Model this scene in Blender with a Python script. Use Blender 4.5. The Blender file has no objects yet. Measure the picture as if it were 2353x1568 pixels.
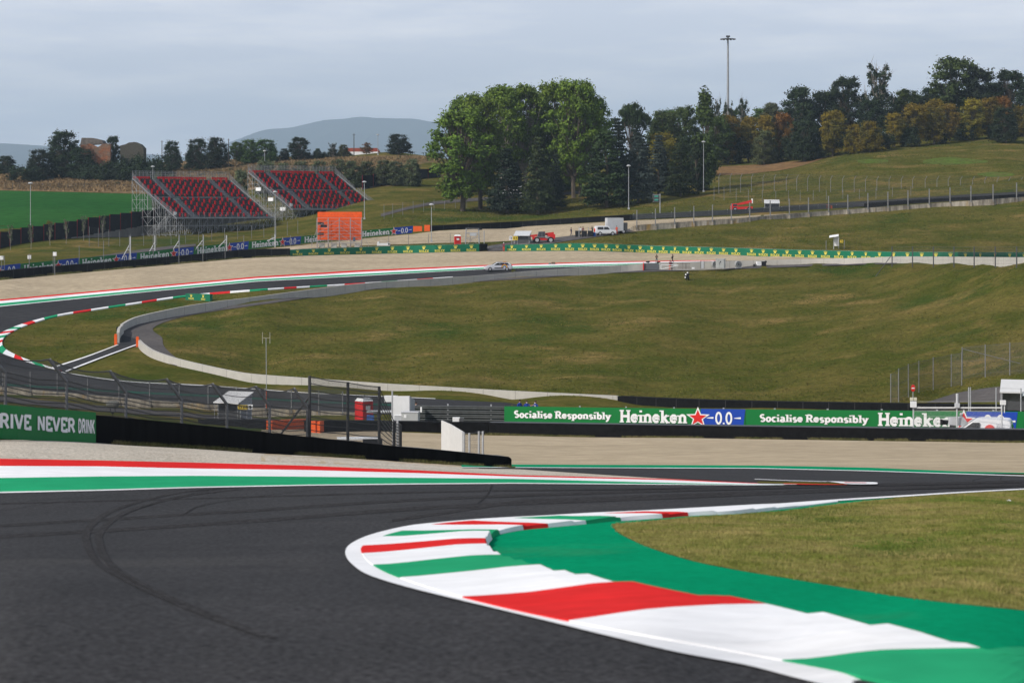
import bpy, math, random
import numpy as np
from mathutils import Vector, Matrix, noise as mnoise
rad = math.radians
S = bpy.context.scene
COL = S.collection
random.seed(4); RNG = np.random.default_rng(7)
# ------------------------------------------------------------------ camera, sky, sun, exposure
cam = bpy.data.cameras.new('camera'); camo = bpy.data.objects.new('camera', cam); COL.objects.link(camo)
camo.location = (0, 0, 25); camo.rotation_euler = (rad(90), 0, 0)
cam.sensor_width = 36; cam.lens = 36*5000/2352; cam.shift_y = -(784-475)/2352
cam.clip_start = 0.5; cam.clip_end = 40000
cam.dof.use_dof = True; cam.dof.focus_distance = 170; cam.dof.aperture_fstop = 3.2
S.camera = camo
SUN_TO = Vector((-0.66, -0.42, 0.63)).normalized()
elev = math.asin(SUN_TO.z); azim = math.atan2(SUN_TO.x, SUN_TO.y)
w = bpy.data.worlds.new('World'); S.world = w; w.use_nodes = True
nt = w.node_tree; nt.nodes.clear()
o_ = nt.nodes.new('ShaderNodeOutputWorld'); bg = nt.nodes.new('ShaderNodeBackground')
sky = nt.nodes.new('ShaderNodeTexSky'); sky.sky_type = 'NISHITA'; sky.sun_disc = False
sky.sun_elevation = elev; sky.sun_rotation = azim % (2*math.pi)
sky.air_density = 1.0; sky.dust_density = 2.5; sky.ozone_density = 1.2; sky.altitude = 200
tc = nt.nodes.new('ShaderNodeTexCoord'); mp = nt.nodes.new('ShaderNodeMapping')
mp.inputs['Scale'].default_value = (5, 5, 34); mp.inputs['Rotation'].default_value = (0, rad(5), 0)
nz = nt.nodes.new('ShaderNodeTexNoise'); nz.inputs['Scale'].default_value = 1.6; nz.inputs['Detail'].default_value = 6; nz.inputs['Roughness'].default_value = .58
rp = nt.nodes.new('ShaderNodeMapRange'); rp.inputs['From Min'].default_value = .40; rp.inputs['From Max'].default_value = .75
rp.inputs['To Min'].default_value = .85; rp.inputs['To Max'].default_value = .95
mx = nt.nodes.new('ShaderNodeMix'); mx.data_type = 'RGBA'
cm_ = nt.nodes.new('ShaderNodeMix'); cm_.data_type = 'RGBA'; cm_.inputs['A'].default_value = (8.7, 8.95, 10.1, 1); cm_.inputs['B'].default_value = (10.8, 10.7, 11.3, 1)
c2 = nt.nodes.new('ShaderNodeMapRange'); c2.inputs['From Min'].default_value = .44; c2.inputs['From Max'].default_value = .66
L = nt.links.new
# thin cloud veil low in the sky, clearer and bluer towards the zenith
sx_ = nt.nodes.new('ShaderNodeSeparateXYZ'); zr = nt.nodes.new('ShaderNodeMapRange'); zr.inputs['From Min'].default_value = .12; zr.inputs['From Max'].default_value = .45
zr.inputs['To Min'].default_value = 1; zr.inputs['To Max'].default_value = .12; ml = nt.nodes.new('ShaderNodeMath'); ml.operation = 'MULTIPLY'
L(tc.outputs['Generated'], sx_.inputs[0]); L(sx_.outputs['Z'], zr.inputs['Value']); L(zr.outputs['Result'], ml.inputs[0]); L(rp.outputs['Result'], ml.inputs[1])
L(tc.outputs['Generated'], mp.inputs['Vector']); L(mp.outputs['Vector'], nz.inputs['Vector']); L(nz.outputs['Fac'], rp.inputs['Value'])
L(ml.outputs['Value'], mx.inputs['Factor']); L(nz.outputs['Fac'], c2.inputs['Value']); L(c2.outputs['Result'], cm_.inputs['Factor']); L(cm_.outputs['Result'], mx.inputs['B']); L(sky.outputs['Color'], mx.inputs['A']); L(mx.outputs['Result'], bg.inputs['Color'])
bg.inputs['Strength'].default_value = 0.109; L(bg.outputs['Background'], o_.inputs['Surface'])
sl = bpy.data.lights.new('sun', 'SUN'); sl.energy = 3.9; sl.angle = rad(0.5); sl.color = (1, .95, .88)
so = bpy.data.objects.new('sun', sl); COL.objects.link(so); so.rotation_euler = SUN_TO.to_track_quat('Z', 'Y').to_euler()
vs = S.view_settings; vs.view_transform = 'Standard'; vs.look = 'None'; vs.exposure = 0.0; vs.gamma = 1; vs.use_curve_mapping = False
S.render.engine = 'CYCLES'; S.cycles.max_bounces = 6; S.cycles.volume_bounces = 0; S.cycles.transparent_max_bounces = 12
S.cycles.use_denoising = True; S.cycles.use_adaptive_sampling = True; S.cycles.caustics_reflective = False; S.cycles.caustics_refractive = False
# ------------------------------------------------------------------ terrain
# The valley is a smooth height field z(x, y).  It is fitted through survey
# points given as (column, row, distance): where a sight line of that bearing
# and slope meets the ground at that distance.
FPX, CX, HY, CZ = 5000.0, 1176.0, 475.0, 25.0
SURVEY = {
 0: [(1568,13.7),(1300,22.8),(1133,40),(1056,47),(1007,66),(972,100),(945,150),(925,190),(905,240),
     (880,252),(850,264),(790,284),(767,296),(720,322),(690,332),(637,365),(622,385),(600,405),(573,440),(535,470),
     (525,485),(440,620),(405,690),(392,760),(405,900)],
 300:[(1568,13.7),(1300,22.8),(1124,41),(1064,48),(1023,67.5),(990,110),(965,150),(948,190),(937,225),
     (913,237),(878,250),(855,259),(832,268),(790,288),(752,302),(720,318),(690,332),(669,342),(617,378),(598,405),
     (578,430),(557,450),(545,475),(440,600),(395,690),(378,740),(400,900)],
 600:[(1568,13.7),(1300,22.8),(1121,41.5),(1068,49),(1042,72.5),(1010,122),(985,165),(968,190),(957,218),
     (935,228),(897,248),(878,261),(850,276),(790,292),(720,310),(696,322),(668,336),(648,349),(594,396),
     (569,424),(550,452),(532,478),(440,590),(375,700),(361,740),(390,900)],
 900:[(1568,13.7),(1300,22.8),(1116,42),(1080,50),(1059.5,77.5),(1025,122),(1003,150),(985,170),(970,190),(940,215),(911,241),
     (896,250),(870,264),(800,290),(720,312),(668,338),(653,352),(630,366),(583,410),(563,430),(540,450),
     (520,462),(490,485),(462,515),(440,540),(400,600),(352,700),(380,900)],
 1180:[(1568,13.7),(1300,23),(1113,43),(1093,50),(1081,66),(1075,84),(1068,95),(1030,130),(1000,162),
     (975,185),(930,222),(917,243.5),(880,258),(800,285),(720,312),(641,354),(622,365),(577,412),(562,426),
     (525,465),(520,470),(490,490),(450,530),(425,570),(400,620),(395,900)],
 1500:[(1568,13.7),(1265,25),(1183,32.4),(1115,43.3),(1097,53),(1092,60),(1077,86),(1070,93),(1030,128),(1004.5,158),(1000,165),(978,184),
     (931,233),(922,244),(800,281),(700,322),(620.5,366),(607,380),(581,404),(562,420),(530,440),
     (508,455),(480,480),(455,500),(430,530),(400,570),(375,620),(390,900)],
 1750:[(1114,45),(1079,77),(1035,120),(1008.5,153.5),(1003,160),(981,178.5),(930,229),(922,238),(640,349),(613.5,362.5),(605,372),(589,389),(570,405),(545,426),(503,448),(486,463)],
 2000:[(1568,13.7),(1350,20.5),(1150,37.5),(1114,47.5),(1085,70),(1077,78),(1040,115),(1011.5,150),(1006,157),(984,173),
     (930,226),(922,234),(800,272),(700,312),(640,340),(607,351.5),(603,362),(597,372),(580,392),(570,402),(535,425),(492,450),
     (475,468),(455,480),(430,492),(410,502),(380,532),(345,570),(325,610),(360,900)],
 1875:[(640,345),(608.5,358),(604,370)],
 2090:[(640,329),(607,341),(603.5,354)],
 2265:[(640,306),(607,316),(604,333)],
 2180:[(1150,36),(1105,55),(1086.5,69),(1045,112),(1014,148),(1008.5,154),(984,169.5),(934,217),(922,229),(800,263),(700,297.5),(640,316.5),(607.5,328),(605,342),(600,358),(595,368),(580,388),(567,400),(540,416),(474,456)],
 2352:[(1568,13.7),(1400,18.3),(1200,30),(1130,42),(1095,62),(1087,70),(1050,108),(1016.5,145),(1011,151),(984,166),(938,208),(900,220),
     (860,232),(800,254),(700,283),(640,294),(607,302),(604.5,325),(602,350),(598,375),(580,394),(540,415),(456,460),
     (432,476),(405,490),(370,530),(312,600),(300,660),(330,900)],
}
_pts = np.array([(c/700.0, math.log(d), r) for c in SURVEY for r, d in SURVEY[c]] +
                [(c/700.0, math.log(d), r) for c in (0, 600, 1180, 1700, 2352) for r, d in
                 ((2400,8.2),(460,1600),(474,4000),(485,12000))])
def _tps(r2): return 0.5*r2*np.log(r2+1e-12)
_n = len(_pts)
_A = np.zeros((_n+3, _n+3))
_A[:_n,:_n] = _tps(((_pts[:,None,:2]-_pts[None,:,:2])**2).sum(-1)) + 1e-4*np.eye(_n)
_A[:_n,_n] = 1; _A[:_n,_n+1:] = _pts[:,:2]; _A[_n:,:_n] = _A[:_n,_n:].T
_W = np.linalg.solve(_A, np.concatenate([_pts[:,2], np.zeros(3)]))
def rows(px, d):
    """image row at which ground of bearing px and distance d is sighted"""
    px = np.clip(np.asarray(px, float), -260, 2620)/700.0; q = np.log(np.asarray(d, float))
    r2 = (px[...,None]-_pts[:,0])**2+(q[...,None]-_pts[:,1])**2
    return _tps(r2)@_W[:_n] + _W[_n] + px*_W[_n+1] + q*_W[_n+2]
GP = np.arange(-1800, 4161, 24.0)
GD = np.exp(np.linspace(math.log(7.0), math.log(13000.0), 760))
TAB = np.concatenate([rows(p*np.ones(1)[:,None], GD[None,:]) for p in GP])
def row_at(px, d):
    i = np.clip((px-GP[0])/24.0, 0, len(GP)-1.001); i0 = int(i); a = i-i0
    j = np.clip(np.log(d/7.0)/np.log(13000/7.0)*759, 0, 758.999); j0 = int(j); b = j-j0
    T = TAB
    return (T[i0,j0]*(1-a)+T[i0+1,j0]*a)*(1-b)+(T[i0,j0+1]*(1-a)+T[i0+1,j0+1]*a)*b
def at(px, py, d):
    return Vector(((px-CX)/FPX*d, d, CZ-(py-HY)/FPX*d))
def dist(px, py):
    """distance at which the sight line first meets the ground"""
    i = np.clip((px-GP[0])/24.0, 0, len(GP)-1.001); i0 = int(i); a = i-i0
    col = TAB[i0]*(1-a)+TAB[i0+1]*a
    k = np.nonzero(col <= py)[0]
    if len(k) == 0: return 1000.0
    k = k[0]
    if k == 0: return GD[0]
    t = (col[k-1]-py)/max(col[k-1]-col[k], 1e-9)
    return float(GD[k-1]*(GD[k]/GD[k-1])**t)
def G(px, py, up=0.0):
    v = at(px, py, dist(px, py)); v.z += up; return v
def H(x, y):
    """ground height under a point"""
    px = CX+x/y*FPX
    return CZ-(row_at(px, y)-HY)/FPX*y
def on(px, d, up=0.0):
    return at(px, row_at(px, d), d)+Vector((0,0,up))
# ------------------------------------------------------------------ materials
MATS = {}
def mat(name, col, rough=.75, var=.18, scale=3.0, metal=0.0, col2=None, scale2=None, col3=None, bump=0.0, stretch=None, spec=.2, rnd=0.0, lohi=(.35,.65), detail=6, col4=None):
    """noise-varied Principled surface: col..col2 by a coarse noise, col3 in patches, brightness by a fine noise"""
    if name in MATS: return MATS[name]
    m = bpy.data.materials.new(name); m.use_nodes = True; n = m.node_tree; ln = n.links.new
    b = n.nodes['Principled BSDF']; b.inputs['Roughness'].default_value = rough; b.inputs['Metallic'].default_value = metal
    b.inputs['Specular IOR Level'].default_value = spec
    t = n.nodes.new('ShaderNodeTexCoord'); src = t.outputs['Object']
    if stretch:
        k = n.nodes.new('ShaderNodeMapping'); k.inputs['Scale'].default_value = stretch; ln(src, k.inputs['Vector']); src = k.outputs['Vector']
    def nzf(sc, lo, hi, det=6, to=(0,1)):
        z = n.nodes.new('ShaderNodeTexNoise'); z.inputs['Scale'].default_value = sc; z.inputs['Detail'].default_value = det; z.inputs['Roughness'].default_value = .62
        ln(src, z.inputs['Vector']); r = n.nodes.new('ShaderNodeMapRange')
        r.inputs['From Min'].default_value = lo; r.inputs['From Max'].default_value = hi
        r.inputs['To Min'].default_value = to[0]; r.inputs['To Max'].default_value = to[1]
        ln(z.outputs['Fac'], r.inputs['Value']); return r.outputs['Result']
    def mix(f, a, c, mode='MIX'):
        x = n.nodes.new('ShaderNodeMix'); x.data_type = 'RGBA'; x.blend_type = mode
        if hasattr(f, 'links') or not isinstance(f, float): ln(f, x.inputs['Factor'])
        else: x.inputs['Factor'].default_value = f
        for s, v in (('A', a), ('B', c)):
            if isinstance(v, tuple): x.inputs[s].default_value = (*v[:3], 1)
            else: ln(v, x.inputs[s])
        return x.outputs['Result']
    c = tuple(col)
    if col2: c = mix(nzf(scale2 or scale*.15, *lohi), c, tuple(col2))
    if col3: c = mix(nzf((scale2 or scale*.15)*.37, .56, .66), c, tuple(col3))
    if col4: c = mix(nzf((scale2 or scale*.15)*.8, .55, .70, 9), c, tuple(col4))
    if rnd:
        oi = n.nodes.new('ShaderNodeObjectInfo'); r = n.nodes.new('ShaderNodeMapRange')
        r.inputs['To Min'].default_value = 1-rnd; r.inputs['To Max'].default_value = 1+rnd; ln(oi.outputs['Random'], r.inputs['Value'])
        hs = n.nodes.new('ShaderNodeHueSaturation'); ln(r.outputs['Result'], hs.inputs['Value'])
        r2 = n.nodes.new('ShaderNodeMapRange'); r2.inputs['To Min'].default_value = .5-rnd*.09; r2.inputs['To Max'].default_value = .5+rnd*.06
        ln(oi.outputs['Random'], r2.inputs['Value']); ln(r2.outputs['Result'], hs.inputs['Hue'])
        if isinstance(c, tuple): hs.inputs['Color'].default_value = (*c, 1)
        else: ln(c, hs.inputs['Color'])
        c = hs.outputs['Color']
    if var:
        v = nzf(scale, .3, .7, detail, (1-var, 1+var)); cb = n.nodes.new('ShaderNodeCombineColor')
        for i in range(3): ln(v, cb.inputs[i])
        c = mix(1.0, c, cb.outputs['Color'], 'MULTIPLY')
    if isinstance(c, tuple): b.inputs['Base Color'].default_value = (*c, 1)
    else: ln(c, b.inputs['Base Color'])
    if bump:
        z = n.nodes.new('ShaderNodeTexNoise'); z.inputs['Scale'].default_value = scale*2; z.inputs['Detail'].default_value = 4; ln(src, z.inputs['Vector'])
        u = n.nodes.new('ShaderNodeBump'); u.inputs['Strength'].default_value = .6; u.inputs['Distance'].default_value = bump
        ln(z.outputs['Fac'], u.inputs['Height']); ln(u.outputs['Normal'], b.inputs['Normal'])
    MATS[name] = m; return m
WHITE = mat('white paint', (.78,.78,.77), .5, .05, 2)
GREY = mat('galvanised steel', (.36,.37,.38), .55, .15, 4)
DGREY = mat('dark grey steel', (.07,.072,.075), .6, .15, 4)
BLACK = mat('black rubber', (.0075,.0075,.008), .85, .4, 2.5, spec=.06)
RED = mat('red paint', (.62,.022,.02), .5, .08, 2)
ORANGE = mat('orange plastic', (.78,.115,.018), .5, .1, 2)
GLASS = mat('dark glass', (.02,.022,.025), .12, 0, 1, spec=.6)
CONC = mat('pale concrete', (.46,.44,.39), .85, .07, 1.5, col2=(.40,.385,.35), scale2=.25)
OLDC = mat('stained concrete', (.40,.36,.29), .9, .3, 1.6, col2=(.15,.13,.10), scale2=1.1, col3=(.30,.19,.05), stretch=(1,1,.25))
BOARD = mat('board green', (.005,.135,.068), .5, .05, 1)
LEAFG = mat('banner green', (.006,.16,.035), .5, .05, 1)
BLUE = mat('banner blue', (.012,.055,.36), .5, .05, 1)
GOLD = mat('lettering gold', (.66,.58,.10), .6, .04, 1)
YEL = mat('yellow board', (.72,.52,.05), .6, .04, 1)
SKIN = mat('skin', (.42,.24,.17), .6, .04, 3)
HAIR = mat('dark hair', (.02,.015,.012), .7, .1, 5)
NAVY = mat('navy cloth', (.015,.02,.06), .85, .1, 4)
ROYAL = mat('royal blue cloth', (.02,.05,.28), .85, .1, 4)
DARKC = mat('black cloth', (.018,.018,.02), .85, .1, 4)
GREYC = mat('grey cloth', (.16,.16,.17), .85, .1, 4)
WHITEC = mat('white cloth', (.72,.72,.72), .85, .05, 4)
ORC = mat('orange overall cloth', (.62,.075,.025), .85, .1, 4)
BARK = mat('bark', (.10,.08,.06), .9, .3, 3)
PBARK = mat('pale bark', (.26,.23,.19), .9, .25, 3)
SHEET = mat('grey tarpaulin', (.50,.51,.52), .7, .07, 1.5)
# ------------------------------------------------------------------ mesh building
class MB:
    def __init__(s): s.v = []; s.f = []; s.m = []
    def quad(s, a, b, c, d, k=0): s.poly([a, b, c, d], k)
    def poly(s, pts, k=0):
        i = len(s.v); s.v += [tuple(p) for p in pts]; s.f.append(tuple(range(i, i+len(pts)))); s.m.append(k)
    def add(s, vs, fs, k=0):
        i = len(s.v); s.v += [tuple(p) for p in vs]; s.f += [tuple(i+j for j in f) for f in fs]; s.m += [k]*len(fs)
    def hexa(s, p, k=0):   # eight corners: bottom ring 0-3, top ring 4-7
        s.add(p, [(3,2,1,0),(4,5,6,7),(0,1,5,4),(1,2,6,5),(2,3,7,6),(3,0,4,7)], k)
    def box(s, c, d, k=0, rz=0.0, taper=1.0):
        x, y, z = d[0]/2, d[1]/2, d[2]/2; q = []
        ca, sa = math.cos(rz), math.sin(rz)
        for h, t in ((-z, 1.0), (z, taper)):
            for a, b in ((-x,-y),(x,-y),(x,y),(-x,y)):
                a, b = a*t, b*t; q.append((c[0]+a*ca-b*sa, c[1]+a*sa+b*ca, c[2]+h))
        s.hexa(q, k)
    def tube(s, p, q, r, n=6, k=0, r2=None, caps=True):
        p, q = Vector(p), Vector(q); d = q-p
        if d.length < 1e-6: return
        d.normalize(); u = d.orthogonal().normalized(); v = d.cross(u); r2 = r if r2 is None else r2
        A = [p+(u*math.cos(a)+v*math.sin(a))*r for a in [2*math.pi*i/n for i in range(n)]]
        B = [q+(u*math.cos(a)+v*math.sin(a))*r2 for a in [2*math.pi*i/n for i in range(n)]]
        fs = [(i, (i+1)%n, n+(i+1)%n, n+i) for i in range(n)]
        if caps: fs += [tuple(range(n-1,-1,-1)), tuple(range(n,2*n))]
        s.add(A+B, fs, k)
    def path(s, pts, r, n=5, k=0):
        for a, b in zip(pts, pts[1:]): s.tube(a, b, r, n, k)
    def lathe(s, c, prof, n=12, k=0, axis='z'):
        vs = []
        for r, h in prof:
            for i in range(n):
                a = 2*math.pi*i/n; x, y = r*math.cos(a), r*math.sin(a)
                vs.append({'z': (c[0]+x, c[1]+y, c[2]+h), 'x': (c[0]+h, c[1]+x, c[2]+y), 'y': (c[0]+x, c[1]+h, c[2]+y)}[axis])
        fs = [(j*n+i, j*n+(i+1)%n, (j+1)*n+(i+1)%n, (j+1)*n+i) for j in range(len(prof)-1) for i in range(n)]
        fs += [tuple(range(n-1,-1,-1)), tuple(range((len(prof)-1)*n, len(prof)*n))]
        s.add(vs, fs, k)
    def prism(s, prof, y0, y1, k=0):   # outline in x,z extruded along y
        n = len(prof); vs = [(x, y0, z) for x, z in prof]+[(x, y1, z) for x, z in prof]
        s.add(vs, [tuple(range(n)), tuple(range(2*n-1, n-1, -1))]+[(i, n+i, n+(i+1)%n, (i+1)%n) for i in range(n)], k)
    def build(s, name, mats, parent=None, loc=None, smooth=False):
        me = bpy.data.meshes.new(name)
        v = s.v
        if loc is not None: v = [(a[0]-loc[0], a[1]-loc[1], a[2]-loc[2]) for a in v]
        me.from_pydata(v, [], s.f)
        for m in (mats if isinstance(mats, (list, tuple)) else [mats]): me.materials.append(m)
        me.polygons.foreach_set('material_index', s.m)
        if smooth: me.polygons.foreach_set('use_smooth', [True]*len(s.f))
        me.update()
        o = bpy.data.objects.new(name, me); COL.objects.link(o)
        if parent is not None: o.parent = parent
        elif loc is not None: o.location = loc
        return o
def tag(o, label=None, cat=None, group=None, kind=None):
    for k, v in (('label', label), ('category', cat), ('group', group), ('kind', kind)):
        if v: o[k] = v
    return o
def thing(name, label, cat, loc, rz=0.0, group=None):
    o = bpy.data.objects.new(name, None); COL.objects.link(o); o.location = loc; o.rotation_euler = (0, 0, rz); o.empty_display_size = .1
    return tag(o, label, cat, group, 'thing')
def copy_tree(o, parent=None):
    c = o.copy(); COL.objects.link(c)
    if parent is not None: c.parent = parent
    for ch in list(o.children): copy_tree(ch, c)
    return c
def struct(name, mb, mats, smooth=False):
    return tag(mb.build(name, mats, smooth=smooth), kind='structure')
def cr(pts, per=6):
    """Catmull-Rom through tuples of any length"""
    P = [np.array(p, float) for p in pts]; out = []
    for i in range(len(P)-1):
        a = P[i-1] if i else P[0]*2-P[1]; d = P[i+2] if i+2 < len(P) else P[-1]*2-P[-2]; b, c = P[i], P[i+1]
        for j in range(per):
            t = j/per; out.append(.5*((2*b)+(c-a)*t+(2*a-5*b+4*c-d)*t*t+(3*b-a-3*c+d)*t**3))
    out.append(P[-1]); return [tuple(p) for p in out]
def lin(pts, x):
    return float(np.interp(x, [p[0] for p in pts], [p[1] for p in pts]))
def lift(level, d): return level*(.006+.0001*d)
def ribbon(mb, A, B, level=1, n=4, k=0, per=6, smooth=True, kf=None):
    """sheet on the ground between two matched lines of sighted points"""
    if smooth: A, B = cr(A, per), cr(B, per)
    i0 = len(mb.v); N = len(A)
    for a, b in zip(A, B):
        for j in range(n+1):
            t = j/n; p = (a[0]*(1-t)+b[0]*t, a[1]*(1-t)+b[1]*t); d = dist(*p); v = at(p[0], p[1], d); v.z += lift(level, d); mb.v.append(tuple(v))
    for i in range(N-1):
        for j in range(n):
            q = i0+i*(n+1)+j; mb.f.append((q, q+1, q+n+2, q+n+1)); mb.m.append(k if kf is None else kf(i, j))
def band(mb, top, bot, x0, x1, step=40, level=1, n=6, k=0):
    """sheet between an upper and a lower line given as functions of the column"""
    xs = np.linspace(x0, x1, max(2, int((x1-x0)/step)+1))
    ribbon(mb, [(x, lin(top, x)) for x in xs], [(x, lin(bot, x)) for x in xs], level, n, k, smooth=False)
def wpts(pts, per=1):
    """sighted wall points (col, top row, base row[, distance]) -> [(base, top)] in space"""
    P = [(p[0], p[1], p[2], p[3] if len(p) > 3 else dist(p[0], p[2])) for p in pts]
    if per > 1: P = cr(P, per)
    return [(at(c, b, d), at(c, t, d)) for c, t, b, d in P]
def wall(mb, W, thick=.4, sink=.4, k=0, ktop=None, cap=True):
    """solid wall; thickness goes to the far side of the line"""
    n = len(W); R = []
    for i, (b, t) in enumerate(W):
        a, c = W[max(i-1,0)][0], W[min(i+1,n-1)][0]; d = Vector((c.x-a.x, c.y-a.y, 0)).normalized(); nrm = Vector((-d.y, d.x, 0))
        if nrm.y < 0: nrm = -nrm
        b2 = b-Vector((0,0,sink)); R.append((b2, t, t+nrm*thick, b2+nrm*thick))
    i0 = len(mb.v)
    for r in R: mb.v += [tuple(p) for p in r]
    for i in range(n-1):
        for j in range(3):
            q = i0+i*4+j; mb.f.append((q, q+4, q+5, q+1)); mb.m.append(k if j != 1 or ktop is None else ktop)
    if cap:
        mb.f += [(i0, i0+1, i0+2, i0+3), (i0+n*4-1, i0+n*4-2, i0+n*4-3, i0+n*4-4)]; mb.m += [k, k]
class Line:
    """arc-length frame on a row of (base, top) points: pos(u metres along, v 0..1 up, o metres out towards the track)"""
    def __init__(s, W, side=-1):
        s.W = W; s.c = [0.0]
        for a, b in zip(W, W[1:]): s.c.append(s.c[-1]+(Vector((b[0].x-a[0].x, b[0].y-a[0].y, b[0].z-a[0].z))).length)
        s.len = s.c[-1]; s.side = side
    def fr(s, u):
        i = min(max(int(np.searchsorted(s.c, u))-1, 0), len(s.c)-2); t = (u-s.c[i])/max(s.c[i+1]-s.c[i], 1e-6)
        return i, t
    def pos(s, u, v, o=0.0):
        i, t = s.fr(u); (b0, t0), (b1, t1) = s.W[i], s.W[i+1]
        b = b0.lerp(b1, t); tt = t0.lerp(t1, t); d = b1-b0; n = Vector((-d.y, d.x, 0)).normalized()
        if n.y > 0: n = -n
        return b.lerp(tt, v)+n*o
    def height(s, u):
        i, t = s.fr(u); return (s.W[i][1]-s.W[i][0]).length*(1-t)+(s.W[i+1][1]-s.W[i+1][0]).length*t
    def at_px(s, px):
        best = 0; last = None
        for i in range(len(s.W)):
            b = s.W[i][0]; q = CX+b.x/b.y*FPX
            if last is not None and (last-px)*(q-px) <= 0 and q != last: return s.c[i-1]+(s.c[i]-s.c[i-1])*(px-last)/(q-last)
            last = q
        b = s.W[0][0]; q0 = CX+b.x/b.y*FPX
        return (px-q0)/((last-q0) or 1)*s.len
# ------------------------------------------------------------------ lettering: every letter is a few thick strokes and slab feet
def _arc(cx, cy, rx, ry, a0, a1, n=9):
    return [(cx+rx*math.cos(rad(a0+(a1-a0)*i/n)), cy+ry*math.sin(rad(a0+(a1-a0)*i/n))) for i in range(n+1)]
GL = {
 'H': (.86, [[(.17,0),(.17,1)],[(.69,0),(.69,1)],[(.17,.5),(.69,.5)]], [(.17,0),(.17,1),(.69,0),(.69,1)]),
 'e': (.62, [[(.1,.36),(.5,.36)]+_arc(.3,.34,.21,.27,0,320)], []),
 'i': (.36, [[(.18,0),(.18,.62)],[(.18,.82),(.18,.98)]], [(.18,0),(.12,.62)]),
 'n': (.72, [[(.17,0),(.17,.62)],[(.17,.45)]+_arc(.36,.42,.19,.2,150,0)+[(.55,0)]], [(.17,0),(.11,.62),(.55,0)]),
 'k': (.74, [[(.17,0),(.17,1)],[(.17,.28),(.54,.62)],[(.3,.38),(.58,0)]], [(.17,0),(.11,1),(.6,0),(.54,.62)]),
 'S': (.66, [_arc(.32,.73,.2,.22,40,270,10)+_arc(.32,.28,.22,.23,90,-140,10)], []),
 'o': (.62, [_arc(.31,.32,.2,.28,90,450,16)], []),
 'c': (.56, [_arc(.31,.32,.2,.28,50,310,12)], []),
 'a': (.64, [_arc(.28,.46,.17,.16,150,0,6)+[(.46,0)],_arc(.28,.17,.17,.15,60,330,8)], [(.5,0)]),
 'l': (.36, [[(.18,0),(.18,1)]], [(.18,0),(.12,1)]),
 's': (.54, [_arc(.27,.45,.15,.14,40,270,8)+_arc(.27,.17,.16,.15,90,-140,8)], []),
 'R': (.82, [[(.17,0),(.17,1)],[(.17,.95),(.4,.95)]+_arc(.42,.72,.2,.23,90,-90,8)+[(.17,.49)],[(.42,.48),(.68,0)]], [(.17,0),(.1,1),(.7,0)]),
 'p': (.68, [[(.17,-.3),(.17,.62)],_arc(.37,.32,.19,.27,140,-140,10)], [(.17,-.3),(.11,.62)]),
 'b': (.68, [[(.17,0),(.17,1)],_arc(.37,.32,.19,.27,140,-140,10)], [(.11,1)]),
 'y': (.64, [[(.1,.62),(.32,.03)],[(.55,.62),(.3,-.14),(.18,-.26),(.08,-.22)]], [(.1,.62),(.55,.62)]),
 'O': (.9, [_arc(.45,.5,.31,.45,90,450,18)], []),
 'L': (.7, [[(.17,1),(.17,.06),(.6,.06),(.6,.25)]], [(.17,1),(.17,0)]),
 'E': (.74, [[(.64,.75),(.64,.95),(.17,.95)],[(.17,1),(.17,0)],[(.17,.05),(.64,.05),(.64,.25)],[(.17,.5),(.5,.5)]], []),
 'X': (.84, [[(.14,1),(.7,0)],[(.7,1),(.46,.56)],[(.38,.44),(.14,0)]], [(.14,1),(.7,0),(.7,1),(.14,0)]),
 'D': (.84, [[(.17,0),(.17,1)],[(.17,.95),(.35,.95)]+_arc(.36,.5,.32,.45,90,-90,10)+[(.17,.05)]], []),
 'I': (.34, [[(.17,0),(.17,1)]], []),
 'V': (.82, [[(.1,1),(.41,.02)],[(.72,1),(.41,.02)]], []),
 'N': (.88, [[(.17,0),(.17,1)],[(.17,.97),(.71,.03)],[(.71,0),(.71,1)]], []),
 'K': (.8, [[(.17,0),(.17,1)],[(.22,.42),(.68,1)],[(.36,.58),(.72,0)]], []),
 '0': (.72, [_arc(.36,.5,.24,.45,90,450,18)], []), '.': (.26, [[(.13,.0),(.13,.13)]], []), '-': (.6, [[(.06,.5),(.54,.5)]], []),
 '1': (.5, [[(.1,.8),(.28,.98),(.28,0)]], []), '2': (.66, [_arc(.33,.72,.22,.24,160,-30,8)+[(.1,.04),(.6,.04)]], []),
 '3': (.66, [_arc(.31,.74,.2,.22,150,-90,8)+_arc(.31,.27,.23,.24,90,-150,8)], []),
 '7': (.64, [[(.08,.95),(.56,.95),(.24,0)]], []), '9': (.68, [_arc(.33,.68,.2,.26,0,360,14),[(.53,.68),(.5,.3),(.3,.03)]], []), 'F': (.68, [[(.17,0),(.17,.95),(.6,.95)],[(.17,.5),(.5,.5)]], []),
 '4': (.68, [[(.5,0),(.5,1),(.1,.3),(.62,.3)]], []), '5': (.64, [[(.54,.95),(.16,.95),(.14,.55)]+_arc(.32,.3,.22,.27,120,-140,9)], []),
 'B': (.78, [[(.17,0),(.17,1)],[(.17,.95),(.38,.95)]+_arc(.4,.74,.19,.21,90,-90,6)+[(.17,.53)],[(.2,.49),(.42,.49)]+_arc(.43,.27,.22,.22,90,-90,6)+[(.17,.05)]], []),
 'U': (.84, [[(.17,1),(.17,.35)]+_arc(.42,.33,.25,.28,180,360,8)+[(.67,1)]], []),
 'C': (.78, [_arc(.42,.5,.28,.45,45,315,12)], []),
 'P': (.74, [[(.17,0),(.17,1)],[(.17,.95),(.4,.95)]+_arc(.42,.71,.2,.24,90,-90,8)+[(.17,.47)]], []),
 'W': (1.1, [[(.08,1),(.3,.02),(.54,.8),(.78,.02),(1.0,1)]], []),
 ' ': (.36, [], []),
}
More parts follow.
